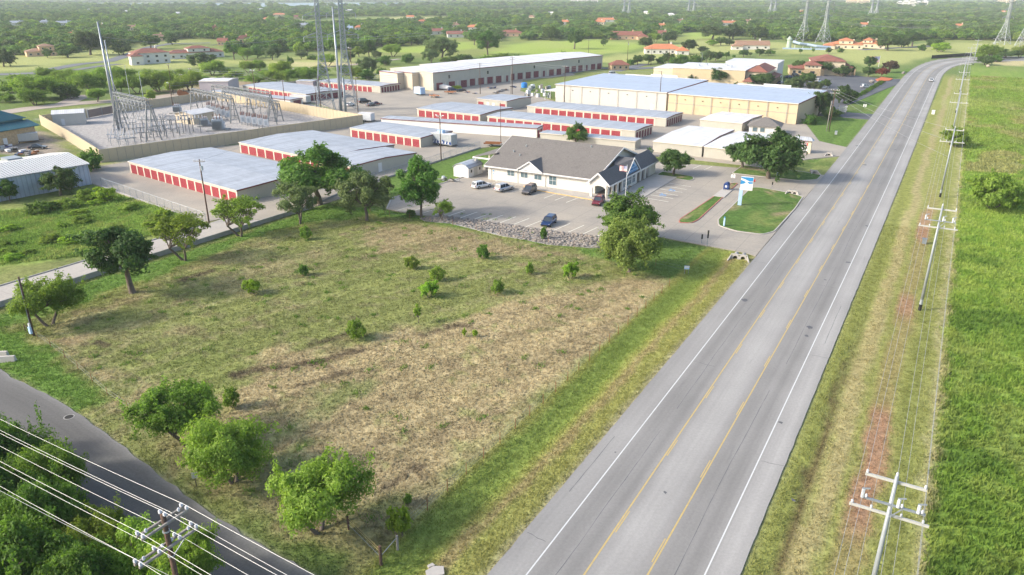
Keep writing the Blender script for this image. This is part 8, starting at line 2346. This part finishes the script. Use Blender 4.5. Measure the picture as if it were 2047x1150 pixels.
house(1021,73,46,'red-roofed house behind the fairway trees','stucco_peach','tile_red',3.6,2.6,12,.0,True,'hip',4,-1)
house(877,69,42,'red-tiled house with a pale chimney in the wood','stucco_white','tile_red',3.4,2.6,12,.2,True,'hip',3,1)
house(915,75,40,'house with a white portico behind the fairway','stucco_white','tile_red',3.4,2.6,12,.1,True,'gable',3,0)
house(945,60,30,'orange-roofed house above the white portico','stucco_white','tile_orange',3.2,2.6,12,-.1,True,'hip',3,0)
house(910,55,24,'tan-roofed house in the wood above the fairway','stucco_cream','tile_brown',3.2,2.6,12,.2,True,'hip',3,0)
FAR='scattered houses in the far woodland'
for (x,y,w,c,r) in ((847,48,20,'stucco_cream','tile_orange'),(1058,38,20,'stucco_cream','tile_brown'),(1127,49,24,'stucco_white','tile_orange'),(1217,44,46,'stucco_white','tile_orange'),(1197,49,22,'stucco_cream','tile_orange'),(1323,57,24,'stucco_cream','tile_orange'),
    (1361,47,18,'stucco_white','tile_brown'),(1459,51,36,'stucco_white','tile_orange'),(1496,48,18,'stucco_cream','tile_brown'),(1727,55,28,'stucco_white','tile_orange'),(1918,58,24,'stucco_cream','tile_orange'),(2004,27,18,'stucco_cream','tile_orange'),
    (1696,65,14,'stucco_cream','tile_brown'),(594,38,24,'stucco_peach','tile_red'),(606,56,22,'stucco_white','roof_metal'),(695,63,22,'sky_blue','roof_blue'),(721,61,20,'stucco_white','tile_orange'),(491,85,26,'stucco_peach','tile_red'),(445,91,18,'stucco_peach','tile_red'),
    (532,43,14,'stucco_cream','tile_orange'),(559,33,28,'stucco_cream','tile_orange'),(319,82,28,'stucco_peach','tile_brown'),(264,61,32,'stucco_cream','tile_brown'),(147,77,12,'stucco_peach','tile_orange'),(33,51,30,'stucco_white','roof_metal'),(90,49,16,'stucco_white','roof_metal'),
    (130,51,26,'stucco_white','roof_metal'),(207,58,8,'stucco_white','tile_brown'),(430,62,14,'stucco_peach','tile_red'),(820,38,14,'stucco_white','tile_orange'),(1340,33,16,'stucco_white','roof_white'),(1420,35,14,'stucco_white','roof_white'),(1100,30,14,'stucco_white','roof_white'),
    (700,24,14,'stucco_white','roof_white'),(520,22,14,'stucco_white','roof_white'),(250,26,16,'stucco_white','roof_white'),(180,23,14,'stucco_white','roof_white'),(1600,27,18,'stucco_cream','tile_orange'),(360,30,14,'stucco_white','roof_white'),(1290,28,14,'stucco_white','roof_white')):
    rt={'tile_orange':'orange','tile_red':'dark red','tile_brown':'brown','roof_metal':'grey','roof_white':'white','roof_blue':'blue'}[r]; wt={'stucco_cream':'cream','stucco_white':'white','stucco_peach':'peach','sky_blue':'blue'}[c]
    house(x,y,w,'distant %s house with a %s roof among the trees'%(wt,rt),c,r,3.4,2.6,None,RNG.uniform(-.4,.4),y>40,RNG.choice(['hip','gable']),3,0,1,FAR,'distant_house')
def tower_block(x,y,wpx,h,label,n):
    b=P(x,y); w=wpx/ppm(y); r=math.hypot(b.x,b.y); t=thing('distant_hotel',label,'building',(b.x,b.y,-.1),math.atan2(-b.x/r,b.y/r))
    for k in range(n):
        x0=-w/2+w*k/n; hh=h*(.75+.25*((k*7)%3)/2)
        MB().box(x0,x0+w/n-.3,0,26,-.1,hh).build('block',M['stucco_cream' if n==2 else 'stucco_white'],t); hip(x0,x0+w/n-.3,0,26,hh+.02,4,M['tile_orange' if n==2 else 'roof_white'],t,'roof',1.0)
        for fl in range(int(hh/4)): MB().box(x0+2,x0+w/n-2.3,-.25,-.02,2+fl*4,3.6+fl*4).build('window_band',M['glass'],t)
    HOUSE_SPOTS.append((b.x,b.y,w*.6))
tower_block(1713,15.5,44,30,'pair of cream hotel blocks on the far shore',2)
tower_block(1822,16.5,56,22,'row of white lake-front blocks on the far shore',5)
tower_block(2010,12.5,30,30,'white block on the shore at the frame edge',2)
tower_block(1168,11,54,36,'cluster of white tower blocks on the horizon',4)
# water slide by the lattice towers
b=P(1612,99); r=math.hypot(b.x,b.y)
t=thing('water_slide','pale blue and green water slide under the lattice towers','slide',(b.x,b.y,-.1),math.atan2(-b.x/r,b.y/r))
gm2=mat('pale_green_plastic',(.36,.44,.34),.4); bm2=mat('pale_blue_plastic',(.30,.38,.48),.4)
L_=90/ppm(99)
MB().path([(-L_*.30,2,5.5),(-L_*.15,0,4.2),(0,2,3.6),(L_*.2,0,2.6),(L_*.5,2,1.6)],1.0,8).build('flume',bm2,t); MB().path([(-L_*.3,5,4.2),(-L_*.1,6,3.2),(L_*.2,6,2.4),(L_*.5,5,1.4)],.9,8).build('flume',gm2,t)
MB().tube((-L_*.38,3,-.1),(-L_*.38,3,7.0),2.0,1.6,n=10).build('tower',gm2,t); MB().tube((-L_*.38,3,7.0),(-L_*.38,3,9.5),2.4,.2,n=10).build('tower_cap',gm2,t)
for k in range(5): MB().tube((-L_*.25+k*L_*.17,2,-.1),(-L_*.25+k*L_*.17,2,3.0-.3*k),.25,n=6).build('support',M['white'],t)
MB().box(-L_*.5,L_*.5,-1.5,-1.3,-.1,1.2).build('skirt_wall',bm2,t)
# entrance wall of hedge along the clinic frontage
for i in range(14):
    f=i/13; x=1692+(1762-1692)*f; y=208+(167-208)*f
    tree('bush3',x,y,y-7,13,'clipped hedge shrub along the clinic car park kerb, '+ORD[i]+' from the near end','shrub','hedge along the clinic kerb',name='hedge_shrub')
# ------------------------------------------------------------------ woodland, laid out after the houses so that none stands inside one
def clear_of_houses(X,Y,rad):
    ok = np.ones(len(X),bool)
    for hx,hy,hr in HOUSE_SPOTS:
        ok &= np.hypot(X-hx,Y-hy) > hr+rad*0.35
        # keep the side that faces the camera open
        n = math.hypot(hx,hy); dx,dy = -hx/n,-hy/n
        if n > 300:
            s = (X-hx)*dx+(Y-hy)*dy; q = np.abs((X-hx)*dy-(Y-hy)*dx)
            ok &= ~((s>0)&(s<min(260,n*0.17))&(q<hr*0.8))
    return ok
X1,Y1 = forest_points(330,1150,8.6,thr=0.33)
k = clear_of_houses(X1,Y1,5)
for (tx,ty,tr) in TREE_SPOTS: k &= np.hypot(X1-tx,Y1-ty) > tr*0.8+2
X1,Y1 = X1[k],Y1[k]
D1_ = np.hypot(X1,Y1)
order = np.argsort(D1_)
n_single = max(0, 232 - 0)
single = order[:n_single]; rest = order[n_single:]
keys = ['far1','far2','far2','far1','far3','farhigh']
for i in single:
    px = 1023.5 + FOC*X1[i]/(Y1[i]*CP+CAM_H*SP)
    kx = keys[rs.randint(len(keys))]
    rad = rs.uniform(3.4,7.0); h = rad*rs.uniform(0.95,1.4)
    if px < 430: lab,gr = 'woodland tree on the slope behind the brown house and the white villa','wood behind the villas'
    elif px < 830: lab,gr = 'woodland tree in the dark belt behind the lattice towers','wood behind the lattice towers'
    elif px < 1340: lab,gr = 'woodland tree along the far side of the fairway','wood behind the fairway'
    else: lab,gr = 'woodland tree behind the meadow and the orange-roofed villas','wood behind the meadow'
    tree_at(kx,(X1[i],Y1[i],-0.12),rad,h,lab,'tree',gr,'woodland_tree')
def scatter(name, src, X, Y, S, H, label):
    """one mass of woodland: crowns set on a cloud of points"""
    n = len(X)
    me = bpy.data.meshes.new(name+'_points')
    me.vertices.add(n)
    co = np.stack([X,Y,np.full(n,-0.12)],-1).astype(np.float32); me.vertices.foreach_set('co',co.ravel())
    a = me.attributes.new('size','FLOAT_VECTOR','POINT'); a.data.foreach_set('vector',np.stack([S,S,H],-1).astype(np.float32).ravel())
    b = me.attributes.new('turn','FLOAT','POINT'); b.data.foreach_set('value',rs.uniform(0,6.28,n).astype(np.float32))
    o = put(name, me); tag(o, label, 'woodland', None, 'stuff')
    ng = bpy.data.node_groups.new(name,'GeometryNodeTree')
    ng.interface.new_socket('Geometry',in_out='INPUT',socket_type='NodeSocketGeometry')
    ng.interface.new_socket('Geometry',in_out='OUTPUT',socket_type='NodeSocketGeometry')
    gi = ng.nodes.new('NodeGroupInput'); go = ng.nodes.new('NodeGroupOutput')
    oi = ng.nodes.new('GeometryNodeObjectInfo'); oi.inputs['Object'].default_value = src
    oi.inputs['As Instance'].default_value = True
    ip = ng.nodes.new('GeometryNodeInstanceOnPoints')
    na = ng.nodes.new('GeometryNodeInputNamedAttribute'); na.data_type='FLOAT_VECTOR'; na.inputs['Name'].default_value='size'
    nb = ng.nodes.new('GeometryNodeInputNamedAttribute'); nb.data_type='FLOAT'; nb.inputs['Name'].default_value='turn'
    cb = ng.nodes.new('ShaderNodeCombineXYZ')
    ng.links.new(nb.outputs['Attribute'],cb.inputs['Z'])
    ng.links.new(gi.outputs[0],ip.inputs['Points']); ng.links.new(oi.outputs['Geometry'],ip.inputs['Instance'])
    ng.links.new(cb.outputs[0],ip.inputs['Rotation']); ng.links.new(na.outputs['Attribute'],ip.inputs['Scale'])
    ng.links.new(ip.outputs[0],go.inputs[0])
    md = o.modifiers.new('trees','NODES'); md.node_group = ng
    return o
src = {}
for o in scene.objects:
    if o.name.startswith('crown') and o.data is not None:
        for kx in ('far1','far2','far3','farhigh'):
            if o.data == PROTO[kx][0] and kx not in src: src[kx] = o
def forest_mass(X,Y,rlo,rhi,label):
    pick = rs.choice(4,len(X),p=[0.38,0.30,0.17,0.15])
    for j,kx in enumerate(('far1','far2','far3','farhigh')):
        s = pick==j; n = int(s.sum())
        if not n or kx not in src: continue
        cm,tm,pz,pr = PROTO[kx]
        R = rs.uniform(rlo,rhi,n)
        scatter('woodland', src[kx], X[s],Y[s], R/pr, R*rs.uniform(0.9,1.3,n)/pz, label)
forest_mass(X1[rest],Y1[rest],4.0,7.5,'mass of trees filling the country beyond the pasture')
X2,Y2 = forest_points(1150,2400,14,thr=0.40); k = clear_of_houses(X2,Y2,7)
forest_mass(X2[k],Y2[k],5,8.5,'mass of distant woodland towards the lake')
LAKES = [o for o in scene.objects if o.name.startswith('lake')]
X3,Y3 = forest_points(2400,5600,30,thr=0.40)
lakepolys = [pxpoly(p) for p in ([(-500,12),(-100,9),(60,8.5),(150,12),(220,15),(330,15.5),(420,16),(520,15.5),(640,16),(780,14.5),(860,12),(900,9),(860,6),(700,5.5),(500,6.5),(300,7),(100,6),(-500,4)],
    [(1560,6.5),(1700,9),(1800,10),(1950,10),(2100,11),(2500,9),(2500,4),(2000,4.5),(1700,3.5),(1560,4)])]
k = np.ones(len(X3),bool)
for lp in lakepolys: k &= inside(X3,Y3,lp) < -10
X3,Y3 = X3[k],Y3[k]
forest_mass(X3,Y3,9,15,'hazy belt of woodland around the lake')
# the second ring may reach the water too: nothing stands in it because the lake starts farther out

WEED = False
# ------------------------------------------------------------------ grass blades near the camera
def blades(name, X, Y, hlo, hhi, wid, label, per=3, seed=3, spread=0.16, gain=(0.75,1.35)):
    r = np.random.RandomState(seed); n = len(X)
    colr,_,_,_ = ground_colour(X,Y)
    if WEED: colr = np.tile(np.array([[.16,.26,.05]]),(n,1))
    zz = ground_height(X,Y)
    n2 = n*per
    X=np.repeat(X,per); Y=np.repeat(Y,per); zz=np.repeat(zz,per); colr=np.repeat(colr*r.uniform(gain[0],gain[1],n)[:,None],per,axis=0)
    bx = X+r.normal(size=n2)*spread; by = Y+r.normal(size=n2)*spread
    a = r.uniform(0,6.28,n2); h = r.uniform(hlo,hhi,n2); w = wid*r.uniform(0.6,1.4,n2); le = r.normal(size=(n2,2))*0.35*h[:,None]
    p0 = np.stack([bx-np.cos(a)*w,by-np.sin(a)*w,zz-0.02],-1); p1 = np.stack([bx+np.cos(a)*w,by+np.sin(a)*w,zz-0.02],-1)
    p2 = np.stack([bx+le[:,0],by+le[:,1],zz+h],-1)
    v = np.stack([p0,p1,p2],1).reshape(-1,3); f = np.arange(n2*3).reshape(-1,3)
    me = bulk_mesh(name,v,f,3); colour_attr(me,'turf',np.repeat(colr,3,axis=0)); me.materials.append(M['blade'])
    return tag(put(name,me),label,'grass',None,'stuff')
def blade_material():
    m, nt, b = newmat('grass_blade'); N = nt.nodes; L = nt.links
    at = N.new('ShaderNodeAttribute'); at.attribute_name='turf'
    L.new(at.outputs['Color'], b.inputs['Base Color']); b.inputs['Roughness'].default_value=0.9; b.inputs['Specular IOR Level'].default_value=0.05
    tr = N.new('ShaderNodeBsdfTranslucent'); L.new(at.outputs['Color'],tr.inputs['Color'])
    ms = N.new('ShaderNodeMixShader'); ms.inputs[0].default_value=0.35
    L.new(b.outputs[0],ms.inputs[1]); L.new(tr.outputs[0],ms.inputs[2]); L.new(ms.outputs[0],nt.nodes['Material Output'].inputs['Surface'])
    return m
M['blade'] = blade_material()
def uv_points(n, u0,u1,v0,v1, cond, seed):
    r = np.random.RandomState(seed)
    u = u0+(u1-u0)*r.rand(n)**1.35; v = r.uniform(v0,v1,n)     # more where the picture is closest
    X = u*UX+v*VX; Y = u*UY+v*VY
    ok = cond(u,v,X,Y)
    for kx in ('highway','side','alley','storage_lot','po_lot'): ok &= inside(X,Y,POLY[kx]) < -0.15
    return X[ok],Y[ok]
lotp = uvp([(33,-107),(100,-106.5),(122,-100),(117,-50),(119,-31.4),(31,-31.4),(30,-60),(33,-88)])
X,Y = uv_points(90000,24,122,-108,-31,lambda u,v,X,Y: inside(X,Y,lotp)>-1.5,21)
blades('hay_stubble',X,Y,0.05,0.20,0.055,'mown hay and short grass covering the fenced lot',3,21,0.14,(0.78,1.22))
r_=np.random.RandomState(5); wu=r_.uniform(34,118,190); wv=r_.uniform(-104,-33,190); k=np.repeat(np.arange(190),26); wu=wu[k]+r_.normal(size=len(k))*.35*(.4+r_.rand(190)[k]); wv=wv[k]+r_.normal(size=len(k))*.35*(.4+r_.rand(190)[k]); X,Y=wu*UX+wv*VX,wu*UY+wv*VY; ok=inside(X,Y,lotp)>1; WEED=True
blades('weed_clumps',X[ok],Y[ok],0.12,0.42,0.05,'scattered green weed clumps on the fenced lot',2,41,0.08,(0.7,1.2)); WEED=False
X,Y = uv_points(26000,18,130,-31.6,-23.3,lambda u,v,X,Y: u>16,22)
blades('verge_grass',X,Y,0.06,0.20,0.05,'grass on the verge between the fence and the highway',3,22)
X,Y = uv_points(26000,18,150,-7.1,5,lambda u,v,X,Y: u>16,23)
blades('verge_grass',X,Y,0.06,0.18,0.05,'grass on the verge under the power poles',3,23)
X,Y = uv_points(80000,24,210,4.4,70,lambda u,v,X,Y: (u>16)&(v>4.4+0.0*u),24)
blades('tall_grass',X,Y,0.2,0.60,0.085,'tall lush grass of the field beyond the power poles',4,24,0.2,(0.62,1.4))
X,Y = uv_points(70000,175,470,4.6,130,lambda u,v,X,Y: (u+v*0.6<600)&(np.random.RandomState(3).rand(len(u))<smoothstep(170,230,u)),28)
blades('meadow_grass',X,Y,0.2,0.55,0.17,'grass of the far half of the field beyond the power poles',3,28,0.35,(0.65,1.35))
ovp = pxpoly([(-120,545),(170,512),(420,438),(200,380),(120,412),(-120,430)])
X,Y = uv_points(60000,35,100,-185,-116,lambda u,v,X,Y: inside(X,Y,ovp)>0.3,25)
blades('tall_weeds',X,Y,0.15,0.5,0.10,'weeds and tall grass of the overgrown plot by the alley',3,25,0.25,(0.8,1.35))
# lumps of raked hay on the dry part of the lot
def clods():
    r = np.random.RandomState(91)
    X,Y = uv_points(60000,24,118,-104,-31.5,lambda u,v,X,Y: inside(X,Y,lotp)>0,27)
    c,_,_,_ = ground_colour(X,Y)
    dry = (c[:,0]-c[:,1]) > r.uniform(-.02,.09,len(c))
    X,Y,c = X[dry][:15000],Y[dry][:15000],c[dry][:15000]
    n=len(X); z=ground_height(X,Y); s=r.uniform(.07,.24,n); a=r.uniform(0,6.28,n); el=r.uniform(.8,2.2,n); hh=s*r.uniform(.35,.8,n)
    v=np.empty((n,5,3)); 
    for k in range(4):
        t=a+k*math.pi/2; L=s*(el if k%2==0 else 1)*r.uniform(.7,1.2,n)
        v[:,k]=np.stack([X+np.cos(t)*L,Y+np.sin(t)*L,z-.03],-1)
    v[:,4]=np.stack([X+r.normal(size=n)*s*.3,Y+r.normal(size=n)*s*.3,z+hh],-1)
    f=(np.arange(n)[:,None,None]*5+np.array([[0,1,4],[1,2,4],[2,3,4],[3,0,4]])[None]).reshape(-1,3)
    me=bulk_mesh('hay_clods',v.reshape(-1,3),f,3); colour_attr(me,'turf',np.repeat(c*r.uniform(.78,1.18,n)[:,None],5,axis=0)); me.materials.append(M['blade'])
    tag(put('hay_clods',me),'lumps of raked hay and turned earth on the dry part of the lot','hay',None,'stuff')
clods()
gp = pxpoly([(-60,640),(60,640),(300,555),(560,455),(640,405),(600,470),(300,585),(120,660),(215,800),(140,830),(-60,730)])
X,Y = uv_points(16000,28,105,-110,-60,lambda u,v,X,Y: inside(X,Y,gp)>0,26)
blades('green_grass',X,Y,0.1,0.3,0.06,'fresh green grass along the alley wall and the side road',3,26)

# ------------------------------------------------------------------ the air
hz = MB().box(-12400,12400,-5400,12600,-3.0,84.0).build('haze', None if False else bpy.data.materials.new('haze_air'))
hm = hz.data.materials[0]; hm.use_nodes = True
hn = hm.node_tree
for n in list(hn.nodes):
    if n.type != 'OUTPUT_MATERIAL': hn.nodes.remove(n)
pv = hn.nodes.new('ShaderNodeVolumePrincipled')
pv.inputs['Color'].default_value = (0.86,0.92,1.0,1)
pv.inputs['Density'].default_value = HAZE_DENSITY
pv.inputs['Anisotropy'].default_value = 0.0
hn.links.new(pv.outputs[0], [n for n in hn.nodes if n.type=='OUTPUT_MATERIAL'][0].inputs['Volume'])
tag(hz, 'thin pale haze lying over the whole valley', 'haze', None, 'stuff')
